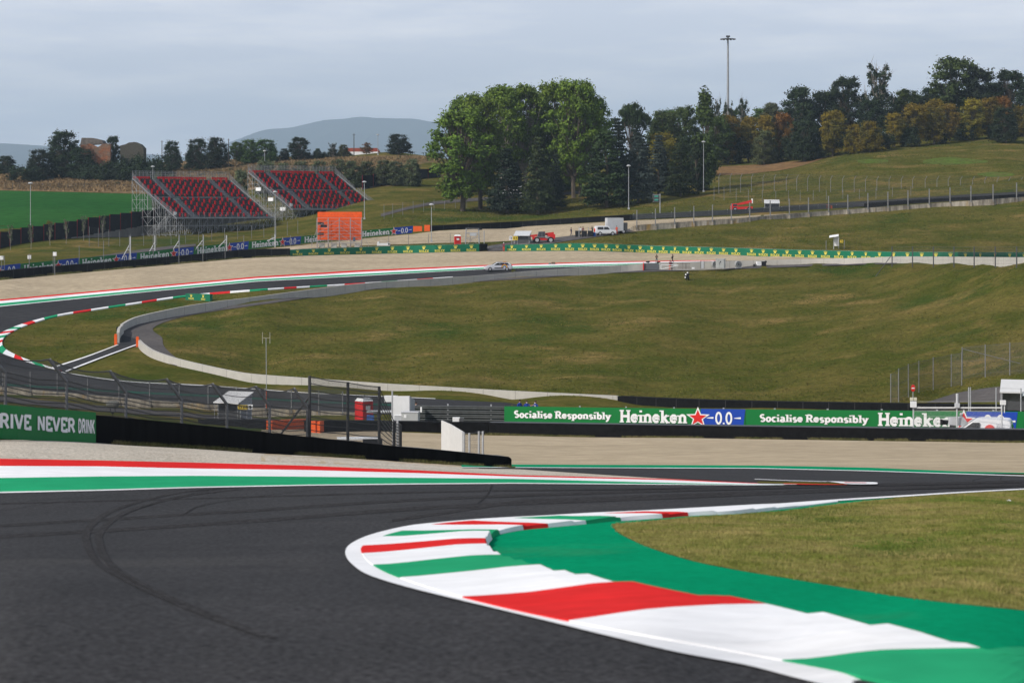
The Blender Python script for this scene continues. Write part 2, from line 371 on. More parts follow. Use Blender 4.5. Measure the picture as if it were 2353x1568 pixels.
def stroke(mb, pl, wd, pos, k=0, off=0.0):
    closed = len(pl) > 3 and math.dist(pl[0], pl[-1]) < 1e-6
    P = pl[:-1] if closed else pl; n = len(P); Lr = []
    for i in range(n):
        a = P[i-1] if (i or closed) else P[0]; c = P[(i+1)%n] if (i+1 < n or closed) else P[-1]; b = P[i]
        d1 = np.array([b[0]-a[0], b[1]-a[1]]); d2 = np.array([c[0]-b[0], c[1]-b[1]])
        if i == 0 and not closed: d1 = d2
        if i == n-1 and not closed: d2 = d1
        d1 = d1/(np.linalg.norm(d1)+1e-9); d2 = d2/(np.linalg.norm(d2)+1e-9); t = d1+d2; t = t/(np.linalg.norm(t)+1e-9)
        q = np.array([-t[1], t[0]]); s = min(1/max(.35, abs(float(q@np.array([-d1[1], d1[0]])))), 1.8)*wd/2
        Lr.append(((b[0]+q[0]*s, b[1]+q[1]*s), (b[0]-q[0]*s, b[1]-q[1]*s)))
    if closed: Lr.append(Lr[0])
    for (a, b), (c, d) in zip(Lr, Lr[1:]):
        mb.quad(pos(*b, off), pos(*d, off), pos(*c, off), pos(*a, off), k)
def write(mb, txt, pos, u0, v0, h, width=None, wd=.17, serif=False, k=0, off=.02, step=.004, sp=1.0):
    """pos(u, v, out) places the writing; starts at u0, foot at v0, capital height h, fitted to width"""
    adv = sum(GL[c][0] for c in txt)*sp; sx = (width/adv) if width else h; x = 0.0
    for c in txt:
        a, st, sf = GL[c]; i = 0
        f = lambda p, o: pos(u0+(x+p[0])*sx, v0+p[1]*h, o)
        for pl in st:
            stroke(mb, pl, wd, lambda px, py, o: f((px, py), o), k, off+step*i); i += 1
        if serif:
            for sxx, sy in sf:
                hh = .10; y0 = sy-hh if sy > .3 else sy
                if sy < 0: y0 = sy
                q = [(sxx-.17, y0), (sxx+.17, y0), (sxx+.17, y0+hh), (sxx-.17, y0+hh)]
                mb.poly([f(p, off+step*i) for p in q], k); i += 1
        x += a*sp
    return x*sx
def star(mb, pos, u, v, r, k=0, off=.03, squash=1.0):
    P = []
    for i in range(10):
        a = math.pi/2+i*math.pi/5; q = r if i%2 == 0 else r*.42
        P.append((u+q*math.cos(a), v+q*math.sin(a)*squash))
    c = pos(u, v, off)
    for i in range(10): mb.poly([c, pos(*P[i], off), pos(*P[(i+1)%10], off)], k)
def crown(mb, pos, u, v, w, h, k=0, off=.02):
    """small five-point crown: five prongs with round tips over an oval base"""
    for i in range(5):
        a = (i-2)/2; tip = (u+a*w*.48, v+h*(1-.14*a*a)); b0 = u+a*w*.2
        mb.poly([pos(b0-w*.09, v+h*.2, off), pos(b0+w*.09, v+h*.2, off), pos(tip[0]+w*.035, tip[1], off), pos(tip[0]-w*.035, tip[1], off)], k)
        mb.poly([pos(tip[0]+w*.085*math.cos(t), tip[1]+h*.075*math.sin(t), off+.004) for t in [j*math.pi/4 for j in range(8)]], k)
    mb.poly([pos(u+w*.29*math.cos(t), v+h*.12+h*.13*math.sin(t), off+.008) for t in [j*math.pi/6 for j in range(12)]], k)
_m0 = mat
def mat(*a, **k):
    k.setdefault('spec', 0.0); return _m0(*a, **k)
# ------------------------------------------------------------------ ground, track and painted surfaces
MG = mat('meadow grass', (.060,.068,.0115), .95, .45, 2.2, col2=(.115,.096,.025), scale2=.11, col3=(.036,.060,.010), bump=.12, lohi=(.40,.62), detail=9, stretch=(.8,1,1), col4=(.20,.138,.05))
MDRY = mat('dry meadow', (.24,.165,.085), .95, .5, .7, col2=(.15,.10,.052), scale2=.05, col3=(.075,.08,.028), bump=.3, detail=8)
MCROP = mat('green crop', (.018,.082,.018), .95, .3, .8, col2=(.028,.10,.022), scale2=.03, bump=.2, stretch=(.4,1,1))
MGRAV = mat('gravel', (.44,.36,.25), .95, .45, 5.0, col2=(.36,.293,.20), scale2=.12, bump=.08, detail=9, stretch=(.14,1,1))
MGRAVN = mat('near gravel', (.53,.48,.40), .95, .65, 14.0, col2=(.43,.38,.31), scale2=.3, bump=.04, detail=9)
MASPH = mat('asphalt', (.046,.0455,.047), .85, .65, 22.0, col2=(.037,.037,.0385), scale2=.5, col3=(.052,.051,.051), bump=.006, detail=10, stretch=(.8,1,1), spec=.03)
MASF = mat('old asphalt', (.048,.048,.050), .85, .25, 2.0, col2=(.040,.040,.043), scale2=.08, stretch=(.3,1,1))
MROAD = mat('service road', (.115,.105,.10), .9, .2, 1.2, col2=(.085,.08,.08), scale2=.15)
MRUB = mat('tyre rubber', (.0415,.041,.0425), .85, .65, 12)
MWP = mat('kerb white', (.80,.80,.80), .6, .07, 5, col2=(.72,.72,.72), scale2=.7, col3=(.62,.62,.62), detail=9, stretch=(.35,1,1))
MRP = mat('kerb red', (.66,.026,.026), .6, .13, 5, col2=(.58,.03,.03), scale2=.6, stretch=(.35,1,1))
MGP = mat('kerb green', (.022,.30,.135), .6, .08, 1.5)
MGR = mat('runoff green', (.003,.25,.112), .7, .16, 9, col2=(.003,.215,.098), scale2=.5, col3=(.02,.22,.10), detail=9)
MGF = mat('faded green paint', (.02,.09,.065), .8, .15, 1.2)
t_ = MB(); nI, nJ = len(GP), len(GD)
XX = (GP[:,None]-CX)/FPX*GD[None,:]; ZZ = CZ-(TAB-HY)/FPX*GD[None,:]
far = np.clip((GD-1500)/3000, 0, 1)[None,:]; ZZ = ZZ*(1-far)+(8.0)*far
gme = bpy.data.meshes.new('ground'); vv = np.stack([XX, np.broadcast_to(GD[None,:], XX.shape), ZZ], -1).reshape(-1,3)
ii, jj = np.meshgrid(np.arange(nI-1), np.arange(nJ-1), indexing='ij'); q = (ii*nJ+jj).ravel()
ff = np.stack([q, q+nJ, q+nJ+1, q+1], -1)
gme.vertices.add(len(vv)); gme.vertices.foreach_set('co', vv.ravel()); gme.loops.add(ff.size); gme.loops.foreach_set('vertex_index', ff.ravel())
gme.polygons.add(len(ff)); gme.polygons.foreach_set('loop_start', np.arange(len(ff))*4); gme.polygons.foreach_set('loop_total', np.full(len(ff), 4))
gme.polygons.foreach_set('use_smooth', np.ones(len(ff), bool)); gme.materials.append(MG); gme.update(); gme.validate()
go = bpy.data.objects.new('ground', gme); COL.objects.link(go); tag(go, kind='structure')
def sheet(name, m, *bands, smooth=True):
    b = MB()
    for f in bands: f(b)
    return struct(name, b, m, smooth)
# near asphalt: from under the camera to the far edge of the first road, and the second road behind the gravel tongue
NEAR_FAR = [(-700,1140),(0,1134.5),(225,1129.5),(451,1122.5),(701,1117.8),(952,1115),(1179,1113),(1534,1115.5),(1733,1116.5),(2016,1114.6),(2352,1110),(2900,1100)]
sheet('race_track', MASPH, lambda b: band(b, NEAR_FAR, [(-700,1900),(3000,1900)], -700, 2900, 30, 2, 40),
      lambda b: band(b, [(1060,1075.5),(1178,1075.5),(1375,1076.6),(1734,1077.4),(1999,1084),(2211,1090.6),(2352,1095),(2900,1105)],
                     [(1060,1076.5),(1178,1077.5),(1202,1078.5),(1322,1086.5),(1507,1098.5),(1734,1110.5),(1866,1113),(1945,1114),(2016,1115.5),(2352,1110),(2900,1120)], 1100, 2900, 30, 2, 10))
# far hairpin asphalt
TRI_BOT = [(-400,756),(-200,732),(0,705.4),(300,674.5),(589.5,648),(820,636),(1109,620),(1361,613),(1563,606),(1660,601)]
sheet('hairpin_track', MASF,
   lambda b: ribbon(b, TRI_BOT[::-1]+[(-520,790),(-560,830),(-400,870),(-200,888),(0,896),(289,916),(485,931),(714,944),(900,953),(1160,962),(1500,975)],
     [(1660,611),(1563,616),(1361,627),(1109,640),(820,651),(589.5,666.3),(426,680),(202,713),(50.4,745.7),(0,767),(-22,781),(-18,799),(0,811),(25,821.4),(75.6,837.8),(152,858),(289,877.6),(485,888),(714,904.5),(884,911),(1160,925),(1500,935)], 2, 8, per=5))
sheet('painted_runoff', [MGF], lambda b: ribbon(b, [(-300,862),(0,882),(289,899),(485,909),(714,922),(1000,934)], [(-300,866),(0,886),(289,903.5),(485,913),(714,925.5),(1000,937)], 3, 1),)
# gravel
sheet('gravel_trap', MGRAVN, lambda b: band(b, [(-700,990),(0,1004),(214,1016),(485,1033),(760,1050),(1069,1066),(1175,1073),(1202,1077),(1322,1085),(1507,1097),(1734,1108.5),(1850,1111)],
      [(-700,1062),(0,1057),(225,1060.6),(451,1065.6),(701,1072.6),(952,1083),(1179,1094),(1534,1103),(1733,1112.5),(1850,1112)], -700, 1850, 30, 1, 12))
sheet('gravel_bed', MGRAV, lambda b: band(b, [(600,988),(717,985),(1109,1000),(1428,1004),(1734,1008.5),(2052,1013.5),(2352,1017),(2900,1022)],
      [(600,1060),(1060,1076),(1178,1068.6),(1734,1070.7),(1999,1076),(2211,1085),(2352,1086),(2900,1090)], 600, 2900, 40, 1, 24),
   lambda b: band(b, [(-400,672),(0,645),(291,618.6),(555,595),(700,589),(1100,579),(1336,577.5),(1487,582),(1699,587),(1850,592.5),(2100,598)],
      [(-400,737),(0,689.7),(300,665),(589.5,637.3),(820,623),(1109,610.8),(1361,603.3),(1563,600.3),(1660,600),(1850,600),(2100,602)], -400, 2100, 24, 2.5, 20),
   lambda b: band(b, [(560,577),(700,563),(840,548),(960,537),(1000,531),(1180,522),(1300,516),(1450,507),(1700,497),(1850,489)],
      [(560,584),(700,571),(840,564),(1000,559),(1130,556),(1290,548),(1450,533),(1700,507),(1850,492)], 560, 1850, 30, 1, 8))
# red, white and green strips outside the corners
ROWS = [[(-700,1052),(0,1056.3),(225,1060),(451,1065),(701,1072),(952,1082.4),(1179,1093.4),(1534,1102.6),(1733,1112),(1830,1114)],
        [(-700,1070),(0,1072.8),(225,1073.8),(451,1078.8),(701,1082),(952,1089),(1179,1097),(1534,1105),(1733,1113.3),(1830,1114.6)],
        [(-700,1102),(0,1100.4),(225,1097),(451,1095.4),(701,1097.4),(952,1100),(1179,1102.4),(1534,1111.4),(1733,1115.6),(1830,1115.2)],
        [(-700,1136),(0,1132.4),(225,1127.6),(451,1120.9),(701,1116.2),(952,1113.2),(1179,1111.6),(1534,1114.5),(1733,1116),(1830,1115.4)],
        [(-700,1140),(0,1135.2),(225,1130),(451,1123.2),(701,1118.2),(952,1115.2),(1179,1113.4),(1534,1116),(1733,1117.2),(1830,1116)]]
b_ = MB()
for i, m in enumerate((0,1,2,1)): band(b_, ROWS[i], ROWS[i+1], -700, 1830, 22, 3, 3, m)
struct('exit_strip', b_, [MRP, MWP, MGP])
FR = [[(-400,731),(0,689.7),(300,663),(589.5,637.3),(820,623),(1109,610.8),(1361,603.3),(1563,600.3),(1650,599.6)],
      [(-400,734),(0,693.2),(300,666.2),(589.5,640.6),(820,627),(1109,613.3),(1361,605.5),(1563,602),(1650,600.6)],
      [(-400,744),(0,698.8),(300,670.6),(589.5,643.8),(820,631.6),(1109,616.6),(1361,610),(1563,604.4),(1650,601.8)],
      [(-400,753),(0,704.6),(300,674.8),(589.5,647.4),(820,635.2),(1109,619.6),(1361,612.6),(1563,606),(1650,602.4)],
      [(-400,755),(0,706),(300,676),(589.5,648.6),(820,636.4),(1109,620.4),(1361,613.4),(1563,606.6),(1650,603)]]
b_ = MB()
for i, m in enumerate((0,1,2,1)): band(b_, FR[i], FR[i+1], -400, 1650, 22, 3.5, 2, m)
struct('hairpin_strip', b_, [MRP, MWP, MGP])
# inner hairpin kerb: white with red and green blocks in turn
ka = cr([(1040,637.5),(820,652.4),(589.5,666.3),(426,680),(302.5,697.8),(201.7,713),(126,725.6),(50.4,745.7),(0,767),(-21,781),(-16,798.7),(0,811),(25,821.4),(75.6,837.8),(141,854.7)], 24)
kb = cr([(1040,638.3),(820,653.8),(589.5,668.6),(426,683),(302,700.6),(202,715.8),(126,729),(63,748),(28,763.4),(10,776),(5,789),(10,801),(30,813.8),(63,827.7),(142.4,854)], 24)
cum = [0.0]
for p, q in zip(ka, ka[1:]): cum.append(cum[-1]+(G(*q)-G(*p)).length)
b_ = MB()
for i in range(len(ka)-1):
    n_ = int(cum[i]/3.3); k = (1, 0, 1, 2)[n_ % 4]; d = dist(*ka[i])
    P = [G(*ka[i], lift(4, d)), G(*ka[i+1], lift(4, d)), G(*kb[i+1], .16), G(*kb[i], .16)]; b_.quad(*P, k)
    b_.quad(P[3], P[2], P[2]-Vector((0,0,.3)), P[3]-Vector((0,0,.3)), k)
struct('hairpin_kerb', b_, [MRP, MWP, MGP])
# escape road with two white lines, service lane behind the concrete wall, lanes on the far side
sheet('escape_road', MASPH, lambda b: ribbon(b, [(118,846.5),(200,820),(272,793.5),(279,770)], [(150,854.5),(232,823),(313,794),(321,782)], 3, 4),)
b_ = MB()
ribbon(b_, [(118,845.6),(200,819.2),(271,792.8)], [(120,848),(202,821),(272,794)], 4, 1); ribbon(b_, [(150,853.4),(232,822.2),(312,793)], [(152,856),(234,824.2),(313,794.6)], 4, 1)
ribbon(b_, [(140,856),(289,877),(485,887.5),(714,904),(1000,917)], [(140,857.5),(289,878.4),(485,888.7),(714,905),(1000,918)], 4, 1)
struct('lane_marking', b_, MWP)
sheet('service_road', MROAD,
   lambda b: ribbon(b, [(1709,611),(1424,622),(1210,637),(1000,649),(830,662),(589.5,696),(504,707),(428,720),(378,730),(328,742),(302,751),(280,765),(272,793),(320,799),(340,816),(403,841)],
     [(1709,617),(1424,626.6),(1210,641),(1000,654),(830,668.5),(589.5,702),(504,714),(428.6,726.8),(378,740.7),(353,753.3),(352,760),(358,766),(372,776),(375.6,793.6),(390.7,811),(423,836)], 2, 4),
   lambda b: band(b, [(1420,623),(1709,611.5),(1872,607.5),(2060,604.5)], [(1420,627.5),(1709,618),(1872,612),(2060,606.5)], 1420, 2060, 40, 2, 3),
   lambda b: band(b, [(-400,880),(0,911),(289,938),(485,954),(700,968)], [(-400,892),(0,923),(289,950),(485,962),(700,973)], -400, 700, 40, 2, 4),
   lambda b: band(b, [(2130,924),(2200,902),(2285,889),(2420,884),(2700,880)], [(2130,925),(2200,925),(2285,923),(2420,921),(2700,921)], 2130, 2700, 20, 2, 6),
   lambda b: band(b, [(875,492),(940,475),(1000,463),(1100,455),(1200,449),(1330,440)], [(875,499),(940,481),(1000,470),(1100,462),(1200,456),(1330,446)], 875, 1330, 30, 2, 3),
   lambda b: band(b, [(100,607),(220,590),(300,577),(380,567),(450,561)], [(100,612),(220,597),(300,585),(380,574),(450,566)], 100, 450, 30, 2, 3),
   lambda b: band(b, [(1120,566),(1180,556),(1290,545),(1400,531),(1460,525)], [(1120,578),(1180,576),(1290,556),(1400,541),(1460,530)], 1120, 1460, 20, 2, 4))
sheet('upper_track', MASF, lambda b: band(b, [(1430,497),(1600,489),(1800,474),(2000,462),(2200,449),(2352,441),(2900,420)], [(1430,506),(1600,498.5),(1800,485.5),(2000,474),(2200,462),(2352,452),(2900,430)], 1430, 2900, 40, 2, 4))
sheet('crop_field', MCROP, lambda b: band(b, [(-900,440),(0,438.5),(150,442),(310,446),(420,450)], [(-900,535),(0,527),(150,519),(310,494),(420,480)], -900, 420, 40, 1, 14))
sheet('dry_meadow', MDRY, lambda b: band(b, [(-900,380),(0,391),(190,389),(380,372),(600,364),(760,360),(960,357),(1010,362)], [(-900,440),(0,438),(150,441),(310,445),(420,449),(560,440),(760,405),(960,378),(1010,372)], -900, 1010, 30, 1, 16))
sheet('bare_earth', mat('bare earth', (.22,.13,.06), .95, .4, 1.0, col2=(.14,.09,.045), scale2=.2),
   lambda b: band(b, [(1640,384),(1750,378),(1848,369),(1911,357)], [(1640,403),(1700,402),(1800,391),(1850,379),(1911,358)], 1640, 1911, 20, 1, 6),
   )
sheet('lush_grass', mat('lush grass', (.075,.13,.018), .95, .4, 1.0, col2=(.09,.10,.03), scale2=.3),
   lambda b: band(b, [(1970,369),(2000,366),(2040,368)], [(1970,374),(2000,376),(2040,373)], 1970, 2040, 10, 1, 3),
   lambda b: band(b, [(2120,368),(2180,361),(2270,370)], [(2120,376),(2180,380),(2270,374)], 2120, 2270, 10, 1, 4),
   lambda b: band(b, [(2245,399),(2280,395),(2330,399)], [(2245,402),(2280,408),(2330,404)], 2245, 2330, 10, 1, 3))
# green strip and white lines beside the second road
b_ = MB()
band(b_, [(1060,1068.5),(1178,1068.6),(1734,1070.7),(1999,1076),(2211,1085),(2352,1088),(2900,1095)], [(1060,1074.6),(1178,1074.8),(1375,1075.6),(1734,1076.6),(1999,1083),(2211,1089.6),(2352,1090),(2900,1098)], 1060, 2900, 30, 3, 2, 0)
band(b_, [(1060,1074.6),(1178,1074.8),(1375,1075.6),(1734,1076.6),(1999,1083),(2211,1089.8),(2352,1094),(2900,1104)], [(1060,1075.6),(1178,1075.8),(1375,1076.7),(1734,1077.8),(1999,1084.3),(2211,1091.2),(2352,1095.6),(2900,1106)], 1060, 2900, 30, 3, 1, 1)
struct('track_edge', b_, [MGR, MWP])
# tip of the tongue: grass and a white kerb end with a red mark
b_ = MB()
band(b_, [(1740,1109.5),(1866,1111),(1945,1112.3),(1990,1113)], [(1740,1113.5),(1866,1115.4),(1945,1116),(1990,1115)], 1740, 1990, 10, 4, 2, 3)
ribbon(b_, [(1800,1115.1),(1870,1116.4),(1945,1117.2)], [(1800,1116.6),(1870,1118),(1945,1118)], 5, 1, 0)
ribbon(b_, [(1900,1109.8),(1950,1111.2),(2005,1112),(2016,1113.6)], [(1915,1112),(1950,1116.6),(2005,1117),(2016,1116)], 5, 2, 1)
ribbon(b_, [(1940,1113.2),(1990,1114.2)], [(1940,1114.3),(1990,1114.9)], 6, 1, 0)
ribbon(b_, [(1733,1104.5),(1800,1107.5),(1870,1109.5),(1900,1110)], [(1733,1105.4),(1800,1108.4),(1870,1110.3),(1900,1110.8)], 5, 1, 1)
struct('kerb_tip', b_, [MRP, MWP, MGP, MG])
# ---- the near kerb
OUT = [(2060,1622),(1838,1568),(1715,1536),(1551,1505),(1387,1466),(1266,1436),(1051,1384),(928,1353),(845,1326),(808,1301),(794,1281),(796,1264),(812,1250),(845,1235),(895,1221),(948,1210.5),(1010,1204),(1093,1197),(1175,1192),(1258,1188),(1369,1181.6),(1464,1177.5),(1588,1171),(1733,1163),(1797,1160.2),(1920,1151.3),(2084,1141.2),(2207,1133.7),(2352,1126),(2600,1113)]
INL = [(2240,1620),(2002,1567),(1797,1528),(1600,1490),(1450,1462),(1307,1436),(1075,1380),(960,1350),(880,1322),(840,1298),(829,1280),(832,1262),(848,1250),(878,1237),(925,1224),(970,1213),(1030,1206.5),(1105,1199),(1183,1194),(1265,1190),(1374,1183.8),(1468,1179.6),(1590,1173.2),(1733,1165.8),(1797,1162.8),(1920,1153.8),(2084,1143.4),(2207,1135.6),(2352,1127.6),(2600,1114.4)]
INL = [(a+(c-a)*1.4, b0+(e-b0)*1.4) for (a, b0), (c, e) in zip(OUT, INL)]
b_ = MB(); ribbon(b_, OUT, INL, 4, 1, 0, per=8); struct('edge_line', b_, MWP)
# paired stripe boundaries: on the line side, on the back side, colour up to the next pair
KP = [((2500,1680),(3100,1600),2),((2140,1600),(2650,1543),2),((1797,1528),(2252,1508),1),((1307,1436.5),(1760,1420),0),((1062,1380),(1435,1369),1),((919,1335),(1240,1327),2),((857,1305),(1150,1297.5),1),((832,1278),(1117,1271),0),((834,1259.5),(1115,1258),1),((878,1238),(1127,1240.5),2),((925,1224.5),(1146,1230),1),((990,1210.5),(1200,1220),0),((1085,1201),(1258,1214.5),1),((1178,1195),(1345,1206.5),2),((1283,1189.6),(1425,1198.5),1),((1385,1184),(1520,1193),0),((1480,1179.6),(1580,1188),1),((1640,1171),(1700,1182.5),1),((1797,1163.4),(1800,1172),1),((1925,1154),(1925,1156),1)]
per = 14; la = cr([p[0] for p in KP], per); lb = cr([p[1] for p in KP], per); b_ = MB(); s_ = 0.0; prev = None; nc = 8; rws = []
for i in range(len(la)):
    A = G(*la[i]); B = G(*lb[i]); 
    if prev is not None: s_ += (B-prev).length
    prev = B; near = max(0, min(1, (i-1.9*per)/(.4*per))) if i < 17.5*per else max(0, 1-(i-17.5*per)/per)
    tooth = (s_/.98) % 1.0; hh = (.05+.045*tooth)*near*(1 if i < 9*per else .5); r = []
    for j in range(nc+1):
        t = j/nc; p = A.lerp(B, t); p.z = H(p.x, p.y)+.042+hh*min(1, t*1.25)**1.2; r.append(p)
    r.insert(0, Vector((A.x, A.y, H(A.x, A.y)-.02)))
    e = B+(B-A).normalized()*.05; e.z = H(e.x, e.y)-.05; r.append(e); rws.append(r)
for i in range(len(rws)-1):
    k = KP[min(i//per, len(KP)-1)][2]
    for j in range(nc+2): b_.quad(rws[i][j], rws[i+1][j], rws[i+1][j+1], rws[i][j+1], k)
struct('kerb', b_, [MRP, MWP, MGP])
# green run-off behind the kerb
GE = [(2900,1478),(2600,1440),(2358,1407),(2172,1388),(2049,1372),(1926,1351.4),(1803,1331),(1701,1314.5),(1598.6,1294),(1514,1269),(1454,1245),(1417,1224),(1404.5,1207)]
KB = [(3150,1606),(2650,1544),(2252,1509),(2051,1466),(1932,1441.7),(1789,1421),(1641,1402.7),(1440,1369),(1229,1326),(1148,1297),(1112,1262),(1142,1234),(1400,1201)]
nk = 14*per+1; g_ = cr(GE, 8); gq = [tuple(np.array(g_)[min(int(i/(nk-1)*(len(g_)-1)), len(g_)-2)]*(1-f_)+np.array(g_)[min(int(i/(nk-1)*(len(g_)-1)), len(g_)-2)+1]*f_) for i in range(nk) for f_ in [i/(nk-1)*(len(g_)-1)-min(int(i/(nk-1)*(len(g_)-1)), len(g_)-2)]]
b_ = MB(); ribbon(b_, gq, lb[:nk], 2.5, 14, 0, smooth=False)
ribbon(b_, [(1398,1202),(1520,1193),(1580,1187),(1700,1180),(1800,1169.5),(1925,1154.5),(2000,1148),(2100,1141.6)], [(1404,1208),(1520,1198),(1580,1191.5),(1700,1184),(1800,1176.5),(1925,1161),(2000,1152.5),(2100,1143)], 2.7, 2, 0)
ribbon(b_, [(2100,1141.6),(2230,1134)], [(2100,1143),(2230,1135.4)], 2.7, 1, 0)
struct('runoff', b_, MGR)
b_ = MB(); VT = [(1404,1206.5),(1520,1197),(1580,1190.5),(1700,1183.5),(1800,1176),(1925,1160.5),(2000,1152),(2100,1142.8),(2230,1135.2),(2352,1128),(2600,1115),(2900,1104),(3900,1068)]
GE2 = [(3900,1575)]+GE
band(b_, VT, GE2[::-1], 1404, 3900, 14, 2.8, 40)
struct('verge', b_, mat('verge grass', (.14,.15,.03), .95, .4, 7, col2=(.23,.19,.07), scale2=.7, col3=(.07,.10,.02), bump=.05))
# rubbered racing line
# skid marks: thin rubber lines on the asphalt
b_ = MB()
for A, wd in (([(640,1119),(520,1124),(380,1150),(270,1190)], 2.2), ([(560,1121),(380,1135),(180,1150),(0,1176)], 2), ([(470,1124),(240,1140),(0,1160)], 2),
              ([(1130,1116),(1118,1140),(1096,1160)], 2), ([(900,1120),(700,1130),(480,1160),(420,1185)], 2),
              ([(1500,1077),(1560,1087),(1700,1097)], .8), ([(1460,1077),(1500,1083)], .7), ([(2268,1097),(2240,1104),(2236,1109),(2260,1113)], 1.4), ([(2300,1098),(2300,1106),(2330,1113)], 1.2), ([(1600,1078),(1640,1085),(1700,1089)], .7), ([(1375,1077),(1440,1082),(1530,1085)], .7)):
    ribbon(b_, [(x-wd*.9, y) for x, y in A], [(x+wd*.9, y) for x, y in A], 3, 1, 0, per=8)
for A, wd in (([(0,1210),(500,1180),(1000,1148),(1500,1130),(2000,1116),(2500,1104)], 3), ([(0,1236),(500,1205),(1000,1168),(1500,1146),(2100,1122),(2500,1112)], 4), ([(0,1160),(500,1146),(1000,1132),(1500,1124),(2000,1113)], 1.5)):
    ribbon(b_, [(x,y-wd) for x,y in A], [(x,y+wd) for x,y in A], 2.5, 1, 0, per=12)
band(b_, [(300,1262),(700,1226),(1200,1150),(1700,1131),(2200,1117),(2500,1108)], [(300,1268),(700,1232),(1200,1156),(1700,1136),(2200,1121),(2500,1111)], 900, 2500, 30, 2.6, 1)
struct('skid_mark', b_, MRUB)
b_ = MB(); A = [(520,1122),(380,1140),(260,1175),(205,1215),(200,1250),(230,1300),(320,1352),(440,1405),(600,1466)]
for o_ in (0, 30): ribbon(b_, [(x-9+o_,y+o_*.15) for x, y in A], [(x+9+o_,y+o_*.15) for x, y in A], 2.7, 1, 0, per=8)
struct('tyre_trace', b_, mat('faint rubber', (.0435,.043,.0445), .85, .65, 16))
mat = _m0
# ------------------------------------------------------------------ walls, barriers, boards
def long_wall(name, label, cat, pts, m, thick=.5, joints=None, mj=None, per=4, top=None, group=None, parts=(), sink=.5):
    W = wpts(pts, per); o = thing(name, label, cat, W[0][0], 0, group); b = MB(); wall(b, W, thick, sink, 0, 1 if top else None)
    ln = Line(W)
    if joints:
        j = b; u = joints
        while u < ln.len:
            j.add([ln.pos(u-.02, -.1, .004), ln.pos(u+.02, -.1, .004), ln.pos(u+.02, .99, .004), ln.pos(u-.02, .99, .004)], [(0,1,2,3)], 2); u += joints
    b.build('wall', [m, top or m, mj or m], o, W[0][0])
    return o, ln
def vpos(ln): return lambda u, v, o: ln.pos(u, v/max(ln.height(min(max(u,0),ln.len)), .1), o)
JG = mat('joint grey', (.14,.13,.12), .9, .1, 2)
# near conveyor-belt wall with its green banner
NW = [(-420,915,985,57),(0,935,1009,62.5),(215,952.6,1021,65.5),(485,978.6,1037,70),(714,1003.5,1051,74),(915,1024.5,1062,77.5),(1014,1033,1068,79),(1147,1046.5,1077,81),(1168,1048.5,1078,81.3),(1175,1054,1078.5,81.4)]
RIBB = mat('black belt', (.0055,.0055,.006), .8, .6, 1.2, stretch=(3,3,.15), spec=.05)
near_wall, NL = long_wall('barrier_wall', 'long black belt-faced barrier wall sloping down across the near gravel', 'barrier', NW, RIBB, .7, None, None, 5, DGREY)
BW = wpts([(-420,896,984,55.5),(-200,912,996,58),(0,928.4,1007,60.5),(100,937,1012.5,62.6),(217,946.6,1018.5,65)], 4)
def banner(name, label, W, items, group=None, thick=.03, base=None, cat='banner'):
    """board with its writing: items draw onto (pos, line) and give (part name, material, MB)"""
    o = thing(name, label, cat, W[0][0], 0, group); b = MB(); ln = Line(W)
    W2 = [(ln.pos(u, 0, .05), ln.pos(u, 1, .05)) for u in np.linspace(0, ln.len, max(2, len(W)))]
    wall(b, W2, thick, 0, 0); b.build('panel', base or LEAFG, o, W[0][0]); ln = Line(W2)
    for nm, m, d in items(vpos(ln), ln): d.build(nm, m, o, W[0][0])
    return o
def drive_banner(pos, ln):
    out = []; h = ln.height(ln.len*.6)
    # columns of the words as seen: ...RIVE to 69, NEVER 84-172, DRINK 178-215
    for txt, a, c in (('DRIVE', -33, 70), ('NEVER', 84, 172), ('DRINK', 178, 216)):
        b = MB(); ua, uc = ln.at_px(a), ln.at_px(c); write(b, txt, pos, ua, h*.32, h*.42, uc-ua, wd=.215); out.append(('lettering', WHITE, b))
    return out
banner('sponsor_banner', 'green banner reading NEVER DRINK fixed to the near black wall', BW, drive_banner)
# tyre wall along the wide gravel bed, and its left end with two orange blocks
TW = [(1122,970,1000.5,163),(1428,974.5,1004,158),(1734,979,1008.5,153.5),(2052,983,1013,149.5),(2352,986.5,1017,145),(2800,990,1022,138)]
long_wall('tyre_wall', 'long low black tyre wall between the wide gravel bed and the slogan banners', 'barrier', TW, BLACK, 1.0, None, None, 4, DGREY)
long_wall('tyre_wall', 'black tyre wall behind the near fence, ending at an orange block', 'barrier', [(455,963,979,172),(540,964,988,168),(624,965.5,992,165)], BLACK, .8, None, None, 3)
long_wall('tyre_wall', 'curved black tyre wall in front of the red toilet cabin', 'barrier', [(718,966,991,160),(800,966,989,163),(930,968,996,164),(1121,970,1000.5,163)], BLACK, .8, None, None, 3)
for lab, pts in (('longer orange plastic block ending the tyre wall behind the near fence', [(625,966,993,164.5),(680,963,989,168),(709,961.5,984,172)]), ('shorter orange plastic block beside the tall fence post', [(709.5,966.5,996.5,159),(735,966.5,998,157.5),(744,966,995,160)])):
    W = wpts(pts); b = MB(); wall(b, W, .5, .3); o = b.build('barrier_block', ORANGE, None, W[0][0]); tag(o, lab, 'barrier block', 'orange barrier blocks')
